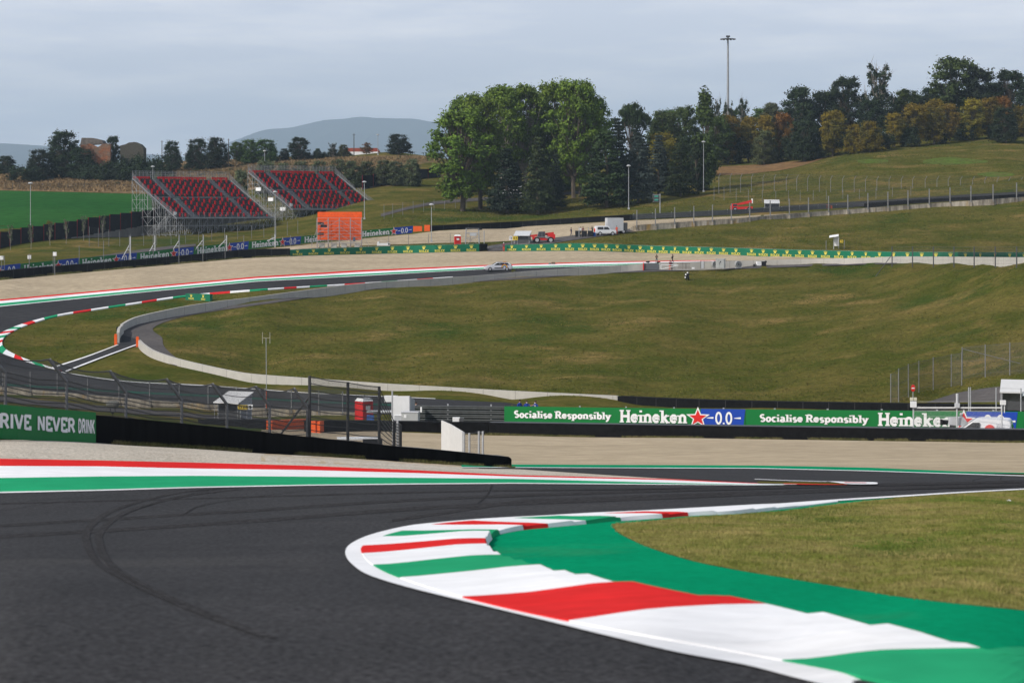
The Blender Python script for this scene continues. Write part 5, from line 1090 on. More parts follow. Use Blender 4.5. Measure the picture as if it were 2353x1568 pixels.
lamp('lamp post between the two grandstands', 632, 440, 536, 460)
lamp('lamp post standing in the gravel behind the left crown wall', 991, 469, 562, 430)
lamp('lamp post in front of the blue grey spruces', 1444, 380, 481, None)
lamp('lamp post in front of the columnar poplar', 1616, 325, 441, None)
lamp('thin lamp post against the blue mountain near the hilltop hedge', 868, 309, 356, 690)
lamp('lamp post with its head showing beside the umbrella pine', 1392, 264, 440, 560)
for lb, px, t, d in (('dark telegraph pole beside the single dark tree',372,323,688),('dark telegraph pole beside the wide dark tree',525,319,688),('dark telegraph pole in front of the blue mountain',813,307,695)):
    p = on(px, d); h = at(px, t, d).z-p.z; b = MB(); b.tube((0,0,-.5), (0,0,h), .16, 6, 0, .11); b.tube((-.5,0,h-.4), (.5,0,h-.4), .05, 4); o = b.build('telegraph_pole', mat('old wood', (.05,.04,.035), .9), None, (0,0,0)); o.location = p; tag(o, lb, 'pole', 'telegraph poles')
p = on(1672, 640); h = at(1672, 85, 640).z-p.z; o = thing('floodlight_mast', 'very tall floodlight mast with a ring of lamps rising above the right trees', 'floodlight mast', p); b = MB(); b.tube((0,0,-.5), (0,0,h), .48, 10, 0, .26); b.build('mast', mat('mast steel', (.27,.28,.29), .55, .1, 1), o)
b = MB(); b.lathe((0,0,h-.75), [(.9,0),(1.9,.05),(1.9,.2),(.9,.25)], 16); 
for i in range(6): a = i*math.pi/3; b.tube((0,0,h-.6), (1.8*math.cos(a),1.8*math.sin(a),h-.6), .06, 4)
b.box((0,0,h+.1), (1.1,1.1,.5)); b.build('ring', DGREY, o)
for i in range(12):
    a = i*math.pi/6; b = MB(); b.box((2.05*math.cos(a),2.05*math.sin(a),h-.72), (.42,.42,.3), rz=a); b.build('floodlight', DGREY, o)
# sign gantry, antennas, no entry sign
p = G(1516, 490); d = p.y; m = d/FPX; o = thing('display_sign', 'small green display board on a post beside the upper guard rail', 'sign', p); b = MB(); b.tube((0,0,-.3), (0,0,45*m), .10, 6); b.tube((0,0,43*m), (-17*m,0,43*m), .06, 4); b.tube((0,0,27*m), (-17*m,0,27*m), .06, 4); b.build('post', GREY, o); b = MB(); b.box((-9*m,0,35*m), (14*m,.3,14*m)); b.build('board', DGREY, o)
b = MB()
for z in (39,31): b.box((-8.5*m,-.18,z*m), (9*m,.05,3.5*m))
b.build('display', mat('display green', (.06,.30,.22), .4), o)
p = on(611.5, 226); m = 226/FPX; hz = (at(611.5,763,226).z-p.z); o = thing('antenna_mast', 'tall thin antenna mast with a forked aerial before the infield hill', 'antenna', p); b = MB(); b.path([(0,0,-.2),(.02,0,hz*.4),(-.02,0,hz-13*m)], .035, 6); b.build('mast', GREY, o); b = MB(); b.tube((-8.5*m,0,hz-13*m), (8.5*m,0,hz-13*m), .025, 4)
for x in (-8.5,8.5): b.tube((x*m,0,hz-26*m), (x*m,0,hz), .03, 5)
b.build('aerial', mat('aerial', (.42,.39,.32), .6), o); b = MB(); b.tube((0,0,.1), (0,0,hz*.24), .06, 6); b.build('sleeve', ORANGE, o)
p = on(2097, 186); h0 = at(2097,891,186).z-p.z; o = thing('road_sign', 'round red no entry sign on a thin pole by the paved yard', 'sign', p); b = MB(); b.tube((0,0,-.3), (0,0,h0+.3), .03, 6); b.build('pole', GREY, o); b = MB(); n = 20; R_ = .30
b.add([(R_*math.cos(i*2*math.pi/n)*.62, -.05, h0+R_*math.sin(i*2*math.pi/n)) for i in range(n)]+[(R_*math.cos(i*2*math.pi/n)*.62, -.03, h0+R_*math.sin(i*2*math.pi/n)) for i in range(n)], [tuple(range(n)), tuple(range(2*n-1,n-1,-1))]+[(i,n+i,n+(i+1)%n,(i+1)%n) for i in range(n)]); b.build('disc', RED, o); b = MB(); b.box((0,-.058,h0), (.25,.008,.10)); b.build('bar', WHITE, o)
# ------------------------------------------------------------------ huts
ROOFW = mat('hut roof white', (.56,.56,.55), .6, .05, 2)
def hut(label, px, base, d, w_, h, dp, rz=0, roofc=SHEET, front=.45, sign=None, wallm=None, tilt=.35):
    """marshal post: sloping sheet roof overhanging an open dark front"""
    p = at(px, base, d) if d < 250 else G(px, base); o = thing('marshal_hut', label, 'hut', p, rz, 'marshal huts'); wm = wallm or GREY; b = MB(); b.box((0,dp,h*.42), (w_,.06,h*.9)); b.build('back_panel', wm, o)
    for s_ in (-1,1): b = MB(); b.hexa([(s_*w_/2-.03,.0,-.3),(s_*w_/2+.03,.0,-.3),(s_*w_/2+.03,dp,-.3),(s_*w_/2-.03,dp,-.3),(s_*w_/2-.03,.0,h*.72),(s_*w_/2+.03,.0,h*.72),(s_*w_/2+.03,dp,h*.98),(s_*w_/2-.03,dp,h*.98)]); b.build('side_panel', wm, o)
    b = MB(); z0, z1 = h*.66, h; b.hexa([(-w_/2-.15,-.55,z0-.1),(w_/2+.15,-.55,z0-.1),(w_/2+.15,dp+.1,z1-.05),(-w_/2-.15,dp+.1,z1-.05),(-w_/2-.15,-.55,z0),(w_/2+.15,-.55,z0),(w_/2+.15,dp+.1,z1+.03),(-w_/2-.15,dp+.1,z1+.03)]); b.build('roof', roofc, o)
    b = MB(); b.box((0,.02,h*.16), (w_*.96,.05,h*.32)); b.build('counter', DGREY, o)
    for s_ in (-1,1): b = MB(); b.tube((s_*(w_/2+.05),-.5,-.3), (s_*(w_/2+.05),-.5,z0), .03, 5); b.build('post', GREY, o)
    return o
hut('marshal hut with a grey sloping roof beside the red telehandler', 1199, 560, 416, 2.9, 2.5, 1.6, rad(-12))
hut('marshal hut with a white sloping roof behind the near bent-top fence', 526, 962, 200, 2.4, 2.35, 2.0, rad(-25), ROOFW)
hut('marshal hut with a pale roof beside the red crane truck on the upper track', 1773, 481.5, 470, 3.0, 2.1, 1.6, rad(-5), ROOFW)
hut('marshal hut numbered 29 at the right frame edge by the paved yard', 2334, 942, 180, 2.3, 2.35, 2.0, rad(-15), ROOFW)
p = at(2334, 942, 180); o = thing('number_plate', 'small grey plate reading 29 hanging from the hut roof at the right edge', 'sign', p+Vector((-.05,-1.35,1.38)), rad(-15)); b = MB(); b.box((.45,0,.1), (.42,.03,.36)); b.build('plate', mat('blue grey plate', (.20,.25,.29), .6), o); b = MB(); write(b, '29', lambda u, v, q: Vector((u,-.02-q,v)), .28, 0, .22, .34, wd=.2, off=.005); b.build('lettering', WHITE, o)
p = G(1917, 572); m = p.y/FPX; o = thing('marshal_hut', 'white three-sided shelter alone on the right hill above the crown wall', 'hut', p, rad(-10), 'marshal huts'); b = MB()
b.hexa([(-12*m,-.9,26*m),(9*m,-.6,29*m),(9*m,.8,33*m),(-12*m,.5,30*m),(-12*m,-.9,27*m),(9*m,-.6,30*m),(9*m,.8,34*m),(-12*m,.5,31*m)]); b.build('roof', WHITE, o); b = MB(); b.box((4*m,.6,18*m), (10*m,.06,22*m)); b.box((9*m,.1,18*m), (.06,1.0,22*m)); b.build('back_panel', WHITE, o); b = MB()
for x in (-2,9): b.box((x*m,-.3 if x<0 else .6,13*m), (.12,.12,28*m))
b.build('post', GREY, o)
for x in (-27,30): q = on(1917+x*.72, p.y-.4); b = MB(); b.tube((0,0,-.3), (.1*(x>0),0,21*m), .06, 5); s_ = b.build('stake', PF, None, (0,0,0)); s_.location = q; tag(s_, 'stake left of the white shelter on the right hill' if x < 0 else 'stake with a yellow plate right of the white shelter', 'post')
q = on(1933, p.y-.5); o = thing('marker_sign', 'small yellow number plate beside the white shelter on the right hill', 'sign', q+Vector((0,0,18*m))); b = MB(); b.box((0,0,0), (7*m,.05,6*m)); b.build('plate', YEL, o); b = MB(); write(b, '15', lambda u, v, w2: Vector((u,-.03-w2,v)), -2.4*m, -1.8*m, 3.6*m, 5*m, off=.01); b.build('lettering', DARKC, o)
def plate(label, px, py, d, w_, h, txt, base, ink, wd=.2, post=None):
    p = at(px, py, d); o = thing('marker_sign', label, 'sign', p); b = MB(); b.box((0,0,0), (w_,.05,h)); b.build('plate', base, o); b = MB(); write(b, txt, lambda u, v, q: Vector((u,-.03-q,v)), -w_*.4, -h*.3, h*.6, w_*.8, wd, off=.008); b.build('lettering', ink, o)
    if post: b = MB(); b.tube((w_/2-.1,.06,-post), (w_/2-.1,.06,h/2), .035, 5); b.build('post', GREY, o)
    return o
plate('yellow sign with black figures beside the white-roofed hut behind the near fence', 558, 935, 199, .95, .42, '17 F7', YEL, DARKC, .2, 1.3)
plate('white sign right of the yellow figures by the near hut', 574.5, 934.5, 199, .5, .44, '1', WHITE, DARKC, .2, 1.3)
plate('small yellow sign beside the hut next to the telehandler', 1183.5, 547, 415, .95, .75, '15 15', YEL, DARKC, .2, 1.3)
plate('small white plate reading 13 beside the hut next to the telehandler', 1173, 547, 415, .6, .75, '13', WHITE, DARKC, .2, 1.3)
plate('pale plate with two figures on the wooded bank tyre wall', 1150.5, 514.5, 468, 1.1, .75, '15 15', WHITE, mat('ochre ink', (.35,.24,.03), .7), .2, .8)
# ------------------------------------------------------------------ portable toilets
def toilet(label, px, base, d, rz, red=RED):
    p = at(px, base, d); o = thing('portable_toilet', label, 'portable toilet', p, rz, 'red portable toilets'); b = MB(); b.box((0,0,1.02), (1.1,1.1,2.04))
    for s_ in (-1,1):
        for t in (-1,1): b.box((s_*.54,t*.54,1.02), (.1,.1,2.06))
    b.build('cabin', red, o); b = MB(); b.hexa([(-.6,-.6,2.04),(.6,-.6,2.04),(.6,.6,2.04),(-.6,.6,2.04),(-.45,-.45,2.3),(.45,-.45,2.3),(.45,.45,2.3),(-.45,.45,2.3)]); b.build('roof', WHITE, o)
    b = MB(); b.box((0,-.565,.98), (.72,.03,1.85)); b.build('door', mat('dark red door', (.50,.02,.02), .5, .08), o); b = MB(); b.box((0,-.595,1.45), (.5,.02,.34)); b.box((.56,0,1.45), (.02,.6,.34)); b.build('notice', WHITE, o)
    for z in (.5,1.75): b = MB(); b.box((.0,-.59,z), (.5,.02,.05)); b.build('vent_slot', DGREY, o)
    b = MB(); b.tube((.38,.4,2.1), (.38,.4,2.55), .05, 6); b.build('vent_pipe', DGREY, o); return o
toilet('large red portable toilet with a white roof behind the tall near fence', 836, 972, 198, rad(42))
toilet('small red portable toilet beside the far camera tower', 1051, 566.5, 421, rad(8))
# ------------------------------------------------------------------ vehicles
TYRE = mat('vehicle tyre', (.012,.012,.012), .8, .2, 6); RIM = mat('wheel rim', (.45,.45,.46), .35, 0, 1, .6); PLW = mat('car white', (.74,.75,.76), .35, .03, 1); SILV = mat('car silver', (.58,.59,.61), .3, .03, 1, .2); LAMPR = mat('lamp red', (.45,.01,.01), .3); LAMPW = mat('lamp clear', (.7,.72,.75), .15)
def wheel(o, x, y, r, w_=.22, rim=RIM):
    b = MB(); b.lathe((x,y-w_/2,r), [(r*.62,0),(r*.95,.0),(r,.04),(r,w_-.04),(r*.95,w_),(r*.62,w_)], 18, 0, 'y'); t = b.build('wheel', TYRE, o); b = MB(); yy = y-w_/2-.004 if y < 0 else y+w_/2-.03; b.lathe((x,yy,r), [(r*.60,0),(r*.60,.034)], 14, 0, 'y'); b.build('rim', rim, t)
def vehicle(name, label, cat, loc, rz, paint, st, wheels, wins, group=None, wr=.33, hub=RIM):
    """st: stations along x (front is -x): (x, underside, waist, roof, half width at waist, half width at roof)"""
    o = thing(name, label, cat, loc, rz, group); b = MB(); S_ = cr(st, 4); rings = []
    for x, zb, zw, zr, hw, hr in S_:
        rings.append([(x,-hw*.94,zb),(x,-hw,zb+(zw-zb)*.35),(x,-hw*.985,zw),(x,-hr,zr-.03),(x,-hr*.8,zr),(x,hr*.8,zr),(x,hr,zr-.03),(x,hw*.985,zw),(x,hw,zb+(zw-zb)*.35),(x,hw*.94,zb)])
    n = 10; i0 = 0
    for r in rings: b.v += r
    for i in range(len(rings)-1):
        for j in range(n): b.f.append((i*n+j, (i+1)*n+j, (i+1)*n+(j+1)%n, i*n+(j+1)%n)); b.m.append(0)
    b.f += [tuple(range(n-1,-1,-1)), tuple(range((len(rings)-1)*n, len(rings)*n))]; b.m += [0,0]
    b.build('body', paint, o, smooth=False)
    for nm, q, mt in wins:
        b = MB(); b.poly(q)
        b.build(nm, mt, o)
    for x in wheels:
        for s_ in (-1,1):
            hw = max(s[4] for s in st); wheel(o, x, s_*(hw-.10), wr, .22, hub)
    return o
def side(pts, y):  return [(x, y, z) for x, z in pts]
def rainbow(o, cx, cz, y, r0):
    for i, c in enumerate(((.55,.02,.03),(.75,.25,.02),(.75,.6,.05),(.05,.35,.1),(.03,.12,.5),(.2,.05,.3))):
        b = MB(); r1 = r0-i*.06; P = [(cx+r1*math.cos(rad(a)), y-.002*i, cz+r1*math.sin(rad(a))) for a in range(-10,191,10)]; Q = [(cx+(r1-.06)*math.cos(rad(a)), y-.002*i, cz+(r1-.06)*math.sin(rad(a))) for a in range(-10,191,10)]
        for k in range(len(P)-1): b.quad(P[k], P[k+1], Q[k+1], Q[k])
        b.build('rainbow_decal', mat('decal %d' % i, c, .5, 0), o)
# silver estate car on the far track
pc = at(1144, 618.5, 366); pc.z = H(pc.x, pc.y)+.12
st = [(-2.36,.38,.62,.64,.62,.55),(-2.2,.24,.74,.78,.82,.62),(-1.5,.2,.90,.95,.90,.66),(-1.0,.2,.95,1.02,.91,.68),(-.35,.2,.96,1.40,.91,.62),(.2,.2,.97,1.47,.91,.62),(1.3,.2,.98,1.43,.90,.60),(1.9,.24,.98,1.30,.88,.58),(2.2,.34,.92,1.02,.84,.58),(2.34,.42,.8,.84,.74,.55)]
gl = lambda y: [('side_window', side([(-.82,.99),(-.28,1.33),(.15,1.39),(.15,1.0)], y), GLASS), ('side_window', side([(.2,1.0),(.2,1.39),(.95,1.38),(1.0,1.01)], y), GLASS), ('side_window', side([(1.05,1.01),(1.0,1.37),(1.5,1.33),(1.78,1.05)], y), GLASS)]
car = vehicle('estate_car', 'silver estate car with a rainbow decal driving on the far track', 'car', pc, rad(8), SILV, st, (-1.45,1.4), gl(-.925)+gl(.925)+[('windscreen', [(-1.02,-.6,1.03),(-1.02,.6,1.03),(-.36,.52,1.42),(-.36,-.52,1.42)], GLASS), ('rear_window', [(1.95,-.5,1.28),(1.95,.5,1.28),(2.24,.52,1.02),(2.24,-.52,1.02)], GLASS), ('tail_light', [(2.2,-.86,.78),(2.3,-.7,.78),(2.28,-.7,.95),(2.15,-.86,.97)], LAMPR), ('headlight', [(-2.25,-.82,.62),(-2.0,-.9,.64),(-1.95,-.9,.78),(-2.2,-.8,.72)], LAMPW)])
rainbow(car, .95, .62, -.93, .52); b = MB(); b.box((1.1,0,1.50), (.5,.8,.1)); b.build('light_bar', mat('amber', (.6,.22,.02), .4), car); b = MB(); b.box((0,-.93,.5), (1.5,.01,.14)); b.build('dark_lettering', DARKC, car)
b = MB()
for s_ in (-1,1): b.tube((-.2,s_*.62,1.5), (1.6,s_*.6,1.46), .02, 4)
b.build('roof_rail', DGREY, car)
# white off-road car
pj = G(1390, 541); st = [(-2.1,.5,.75,.78,.68,.6),(-2.02,.42,1.02,1.08,.82,.66),(-1.1,.42,1.10,1.16,.85,.68),(-.85,.42,1.12,1.55,.85,.66),(-.55,.42,1.12,1.86,.85,.70),(.5,.42,1.12,1.92,.85,.72),(1.9,.42,1.12,1.9,.85,.72),(2.05,.5,1.08,1.72,.83,.70),(2.08,.55,1.0,1.05,.8,.7)]
st = [(-x,a,b_,c,e,f) for x,a,b_,c,e,f in st][::-1]
gl = lambda y: [('side_window', side([(-1.75,1.2),(-1.7,1.72),(-.55,1.74),(-.55,1.2)], y), GLASS), ('side_window', side([(-.4,1.2),(-.4,1.74),(.4,1.72),(.75,1.2)], y), GLASS)]
jeep = vehicle('off_road_car', 'white boxy off-road car parked beside the grey truck box', 'car', pj, rad(10), PLW, st, (-1.2,1.35), gl(-.87)+gl(.87)+[('windscreen', [(.95,-.62,1.2),(.95,.62,1.2),(.62,.6,1.82),(.62,-.6,1.82)], GLASS)], None, .40)
b = MB(); b.lathe((-2.1,0,1.05), [(.1,-.12),(.38,-.1),(.38,.08),(.1,.1)], 14, 0, 'x'); b.build('spare_wheel', RED, jeep); b = MB(); b.box((2.12,0,.62), (.12,1.6,.18)); b.build('bumper', DGREY, jeep)
# red and grey telehandlers
def telehandler(label, p, rz, s_=1.0, boom=0.06, flip=1):
    o = thing('telehandler', label, 'telehandler', p, rz, 'red telehandlers'); o.scale = (s_*flip, s_, s_); b = MB(); b.box((.15,0,.85), (4.2,1.5,.5)); b.box((1.7,0,1.35), (1.5,1.7,.9)); b.box((-1.8,0,1.0), (.7,1.4,.5)); b.build('chassis', RED, o)
    b = MB(); b.hexa([(-1.3,-.85,1.1),(.4,-.85,1.1),(.4,-.05,1.1),(-1.3,-.05,1.1),(-.95,-.8,2.35),(.35,-.8,2.4),(.35,-.1,2.4),(-.95,-.1,2.35)]); b.build('cab', mat('cab grey', (.16,.165,.17), .5), o)
    for q in ([(-1.22,-.865,1.35),(-.35,-.865,1.35),(-.35,-.835,2.25),(-.92,-.83,2.25)], [(-.25,-.865,1.35),(.33,-.865,1.35),(.3,-.835,2.3),(-.25,-.835,2.25)]): b = MB(); b.poly(q); b.build('window', GLASS, o)
    b = MB(); b.hexa([(-2.6,.1,1.2),(2.3,.1,1.75),(2.3,.6,1.75),(-2.6,.6,1.2),(-2.6,.1,1.6),(2.3,.1,2.25),(2.3,.6,2.25),(-2.6,.6,1.6)]); b.build('boom', mat('boom red', (.50,.03,.025), .5), o); b = MB(); b.box((-2.75,.35,.95), (.3,1.3,.9)); b.build('carriage', DGREY, o)
    for x in (-1.35,1.5):
        for y in (-.95,.95): wheel(o, x, y, .62, .42, mat('grey hub', (.4,.4,.4), .5))
    b = MB(); b.box((.9,-.86,1.15), (.9,.04,.4)); b.build('engine_cover', mat('cover grey', (.3,.3,.31), .5), o); b = MB(); b.tube((.2,-.4,2.4), (.2,-.4,2.55), .06, 6); b.build('beacon', ORANGE, o); return o
telehandler('red and grey telehandler with big tyres beside the grey-roofed hut', G(1247, 558), rad(6), .95)
o = thing('crane_truck', 'low red crane truck with its boom raised behind the upper guard rail', 'crane truck', G(1703, 486.5), rad(3)); b = MB(); b.box((0,0,.75), (4.6,1.8,.7)); b.hexa([(-2.3,-.9,1.1),(-.9,-.9,1.1),(-.9,.9,1.1),(-2.3,.9,1.1),(-2.0,-.8,1.7),(-1.1,-.8,1.8),(-1.1,.8,1.8),(-2.0,.8,1.7)]); b.build('body', RED, o); b = MB(); b.hexa([(-2.0,-.25,1.2),(2.2,-.25,1.9),(2.2,.25,1.9),(-2.0,.25,1.2),(-2.0,-.25,1.5),(2.2,-.25,2.5),(2.2,.25,2.5),(-2.0,.25,1.5)]); b.build('boom', RED, o); b = MB(); b.box((2.3,0,2.3), (.25,.5,1.0)); b.build('boom_head', WHITE, o)
b = MB(); b.poly([(-2.0,-.91,1.2),(-1.0,-.91,1.2),(-1.1,-.83,1.65),(-1.9,-.83,1.6)]); b.build('window', GLASS, o)
for x in (-1.5,1.5):
    for y in (-.8,.8): wheel(o, x, y, .5, .35)
# grey truck box beside the off-road car
p = G(1412, 536.5); o = thing('box_truck', 'grey ribbed truck box standing behind the white off-road car', 'truck', p, rad(10)); b = MB(); b.box((-.1,0,1.85), (3.3,2.2,2.6))
for i in range(14): b.box((-1.65+i*.24,-1.11,1.85), (.08,.03,2.5))
b.build('box', SHEET, o); b = MB(); b.box((1.95,0,1.3), (.9,2.0,1.8)); b.build('cab', DGREY, o); b = MB(); b.poly([(2.41,-.85,1.4),(2.41,.85,1.4),(2.41,.8,2.1),(2.41,-.8,2.1)]); b.build('windscreen', GLASS, o)
for x in (-1.0,1.6):
    for y in (-.9,.9): wheel(o, x, y, .42, .3)
b = MB(); b.box((-1.9,-1.0,1.0), (.08,.08,2.4)); b.build('tail_post', GREY, o)
# white van behind the gravel-bed tyre wall
pv = at(2251, 998, 149.6); pv.z = H(pv.x, pv.y)-.22
st = [(-2.2,.35,.62,.66,.66,.6),(-2.1,.25,.85,.9,.80,.66),(-1.35,.22,1.02,1.08,.88,.7),(-1.05,.22,1.06,1.2,.89,.7),(-.35,.22,1.1,1.72,.89,.74),(.2,.22,1.1,1.82,.89,.76),(1.6,.22,1.1,1.83,.89,.77),(2.05,.25,1.08,1.74,.87,.76),(2.2,.35,1.0,1.2,.84,.74),(2.24,.42,.9,.95,.8,.72)]
van = vehicle('panel_van', 'white panel van with a round red emblem behind the gravel-bed tyre wall', 'van', pv, rad(-18), PLW, st, (-1.4,1.35), [('side_window', side([(-1.0,1.13),(-.4,1.56),(.08,1.58),(.08,1.13)], -.905), GLASS), ('side_window', side([(-1.0,1.13),(-.4,1.56),(.08,1.58),(.08,1.13)], .905), GLASS), ('windscreen', [(-1.08,-.66,1.2),(-1.08,.66,1.2),(-.42,.66,1.7),(-.42,-.66,1.7)], GLASS), ('rear_window', [(2.12,-.6,1.6),(2.12,.6,1.6),(2.225,.62,1.15),(2.225,-.62,1.15)], GLASS), ('tail_light', [(2.13,-.885,.8),(2.22,-.8,.8),(2.18,-.8,1.2),(2.08,-.885,1.2)], LAMPR)])
b = MB(); b.poly([(.75+.36*math.cos(i*.3142), -.915, 1.1+.36*math.sin(i*.3142)) for i in range(20)]); b.build('emblem', mat('emblem red', (.68,.06,.05), .5), van)
b = MB(); write(b, 'BUCHBINDER', lambda u, v, q: Vector((u,-.918-q,v)), .43, 1.04, .13, .64, wd=.2, off=.004); b.build('emblem_lettering', WHITE, van); b = MB()
write(b, 'PKW', lambda u, v, q: Vector((u,-.898-q,v)), 1.18, 1.2, .2, .55, wd=.17, off=.006)
for x in (1.2,1.32,1.44,1.58): b.box((x,-.905,1.5), (.09,.006,.04))
b.build('grey_lettering', mat('lettering grey', (.45,.46,.5), .6), van)
b = MB(); b.poly([(2.235,.1+.17*math.cos(i*.3142), 1.05+.2*math.sin(i*.3142)) for i in range(20)]); b.build('rear_emblem', mat('emblem red', (0,0,0)), van)
b = MB(); b.box((-.35,-.9,1.2), (.25,.08,.18)); b.build('mirror', DARKC, van)
# television camera with grey rain cover, on its pipe-framed stand
pcam = at(2188, 990, 149.6); pcam.z = H(pcam.x, pcam.y)+.25; o = thing('television_camera', 'black television camera under a grey rain cover beside the van', 'camera', pcam, rad(0)); b = MB(); b.box((.25,0,1.05), (.9,.35,.38)); b.build('body', DARKC, o); b = MB(); b.lathe((-.62,0,1.05), [(.17,-.1),(.16,.2),(.13,.45)], 12, 0, 'x'); b.box((-.75,0,1.06), (.14,.42,.36)); b.build('lens', DARKC, o); b = MB()
b.hexa([(-.35,-.28,.9),(1.2,-.28,.78),(1.2,.28,.78),(-.35,.28,.9),(-.25,-.22,1.38),(.7,-.22,1.42),(.7,.22,1.42),(-.25,.22,1.38)]); b.build('rain_cover', SHEET, o); b = MB(); b.box((0,0,.72), (.34,.3,.28)); b.tube((0,0,.6), (0,0,-.4), .07, 8)
for a in (0,2.1,4.2): b.tube((0,0,.5), (.6*math.cos(a),.6*math.sin(a),-.6), .035, 5)
b.build('tripod', DARKC, o)
# pipe frame with mesh around the camera spot
Pf = [(2098,940,998,150.8),(2198,938,1000,149.2),(2301,940,1002,147.7)]; W = wpts(Pf); W = [(b_, at(c, 932, d)) for (b_, t), (c, t0, b0, d) in zip(W, Pf)]; o = thing('pipe_fence', 'white pipe fence with boxes on its posts in front of the van', 'fence', W[0][0]); lnp = Line(W)
for b0, t0 in W: b = MB(); b.tube(b0-Vector((0,0,.3)), t0, .05, 8); b.build('post', SHEET, o, W[0][0])
b = MB(); b.path([at(c, 936, d-.02) for c, _, _, d in Pf], .035, 6); b.build('top_rail', WHITE, o, W[0][0]); b = MB(); b.path([at(c, 985, d-.02) for c, _, _, d in Pf], .03, 6); b.build('low_rail', WHITE, o, W[0][0])
b = MB(); wire_mesh(b, lnp, 0, lnp.len, 0.4, lnp.height(0), .10, .005, .05); b.build('wire_mesh', mat('bright wire', (.35,.35,.35), .5), o, W[0][0]); b = MB()
for y in (922,944,956): b.path([at(c, y, d) for c, _, _, d in Pf], .012, 4)
b.build('cable', mat('bright wire', (0,0,0)), o, W[0][0]); t_ = FPX/150
b = MB(); c_ = at(2098, 928, 150.7); b.box((c_.x,c_.y,c_.z), (.40,.25,.42)); b.build('speaker_box', WHITE, o, W[0][0])
for s_ in (-1,1): b = MB(); b.box((c_.x+s_*.12,c_.y,c_.z+.36), (.2,.2,.2)); b.build('lamp_box', mat('cream box', (.6,.58,.45), .6), o, W[0][0])
c_ = at(2198.5, 912, 149.1); b = MB(); b.tube(c_+Vector((0,0,-.6)), c_+Vector((0,0,.25)), .085, 8); b.box((c_.x,c_.y,c_.z-.55), (.3,.3,.3)); b.build('radio_aerial', SHEET, o, W[0][0]); c_ = at(2302, 924, 147.6); b = MB(); b.box((c_.x+.05,c_.y,c_.z), (.36,.2,.3)); b.tube((c_.x+.15,c_.y,c_.z-.7), (c_.x+.15,c_.y,c_.z-.1), .03, 5); b.build('signal_lamp', WHITE, o, W[0][0])
c_ = at(2207, 951, 149.0); b = MB(); b.lathe((c_.x,c_.y-.1,c_.z), [(.03,-.15),(.12,-.1),(.12,0)], 10, 0, 'y'); b.build('horn', GREY, o, W[0][0])
o = fence('wire_fence', 'short fence of paired posts at the edge of the paved yard', [(2225,889,935,176),(2229,889,935,176.3),(2288,890,936,175),(2345,891,937,174)], 0, None, 4, .3, .006, None, .05, GREY, mesh=False)
# ------------------------------------------------------------------ small equipment
def boxes(name, label, cat, p, parts, rz=0, group=None):
    o = thing(name, label, cat, p, rz, group)
    for nm, m, bl in parts:
        b = MB()
        for c, d in bl: b.box(c, d)
        b.build(nm, m, o)
    return o
m13 = 370/FPX
pg = at(1655, 616.2, 364.8); boxes('generator_cabinet', 'tall grey generator cabinet beside the far pale wall', 'cabinet', pg, [('cabinet', mat('cabinet grey', (.40,.41,.40), .6, .05), [((0,0,.78),(1.45,.9,1.5))]), ('cap', GREY, [((0,0,1.56),(1.6,1.0,.09))]), ('door', mat('cabinet door', (.34,.35,.34), .6), [((-.33,-.46,.75),(.62,.03,1.3)),((.33,-.46,.75),(.62,.03,1.3))]), ('handle', DARKC, [((-.06,-.49,.8),(.05,.03,.4)),((.1,-.49,1.1),(.16,.03,.22))]), ('arm', GREY, [((.9,0,1.65),(.5,.05,.05))])], rad(-18))
for px, lb in ((1645.5, 'round hose reel left of the grey generator cabinet'), (1698.5, 'round hose reel standing alone right of the grey generator cabinet')):
    p = at(px-3, 615.6, 365.2); o = thing('hose_reel', lb, 'hose reel', p, rad(20), 'round hose reels'); b = MB(); b.lathe((0,-.22,.62), [(.1,0),(.6,0),(.6,.08),(.5,.1),(.5,.34),(.6,.36),(.6,.44),(.1,.44)], 18, 0, 'y'); b.build('drum', mat('reel grey', (.42,.42,.41), .6), o); b = MB(); b.lathe((0,-.235,.62), [(.16,0),(.16,.02)], 12, 0, 'y')
    for r in (.27,.38,.49): b.path([(r*math.cos(a*.35),-.235,.62+r*math.sin(a*.35)) for a in range(19)], .02, 4)
    b.build('spoke_ring', DGREY, o); b = MB(); b.box((0,0,.04), (1.0,.6,.08)); b.build('base', GREY, o)
boxes('spray_unit', 'black and white wheeled spray unit by the far pale wall', 'machine', at(1747, 612.8, 365), [('tank', WHITE, [((-.3,0,.55),(.8,.7,.65))]), ('engine', DARKC, [((.45,0,.5),(.8,.8,.8)),((.9,0,.85),(.2,.5,.3))]), ('frame', DGREY, [((0,0,.12),(1.8,.8,.1)),((-.95,0,.35),(.1,.4,.5))])], rad(10))
boxes('equipment_box', 'small dark box left of the spray unit', 'box', at(1733, 613.2, 365), [('box', DARKC, [((0,0,.2),(.4,.35,.4))]), ('lid', DGREY, [((0,0,.42),(.44,.38,.05))])])
boxes('leaning_boards', 'pair of pale upright gate panels leaning on the far wall', 'boards', at(1621, 616.6, 365.6), [('panel', SHEET, [((-.55,0,.62),(.55,.06,1.25))]), ('second_panel', CONC, [((.35,0,.62),(1.1,.06,1.25))]), ('frame_bar', DGREY, [((-.28,-.04,.62),(.06,.06,1.3)),((-.85,-.04,.62),(.05,.06,1.3))])])
o = thing('pipe_barrier', 'white triangular pipe barrier lying along the far pale wall gap', 'barrier', at(1517, 621, 364.8)); b = MB(); k = 364/FPX; P = [(1*k,-.2,3*k),(1*k,-.2,13*k),(41*k,-.2,12*k)]; b.path(P, .06, 6); b.path([(1*k,-.2,3*k),(30*k,-.2,9*k),(41*k,-.2,12*k)], .06, 6); b.build('pipe', WHITE, o)
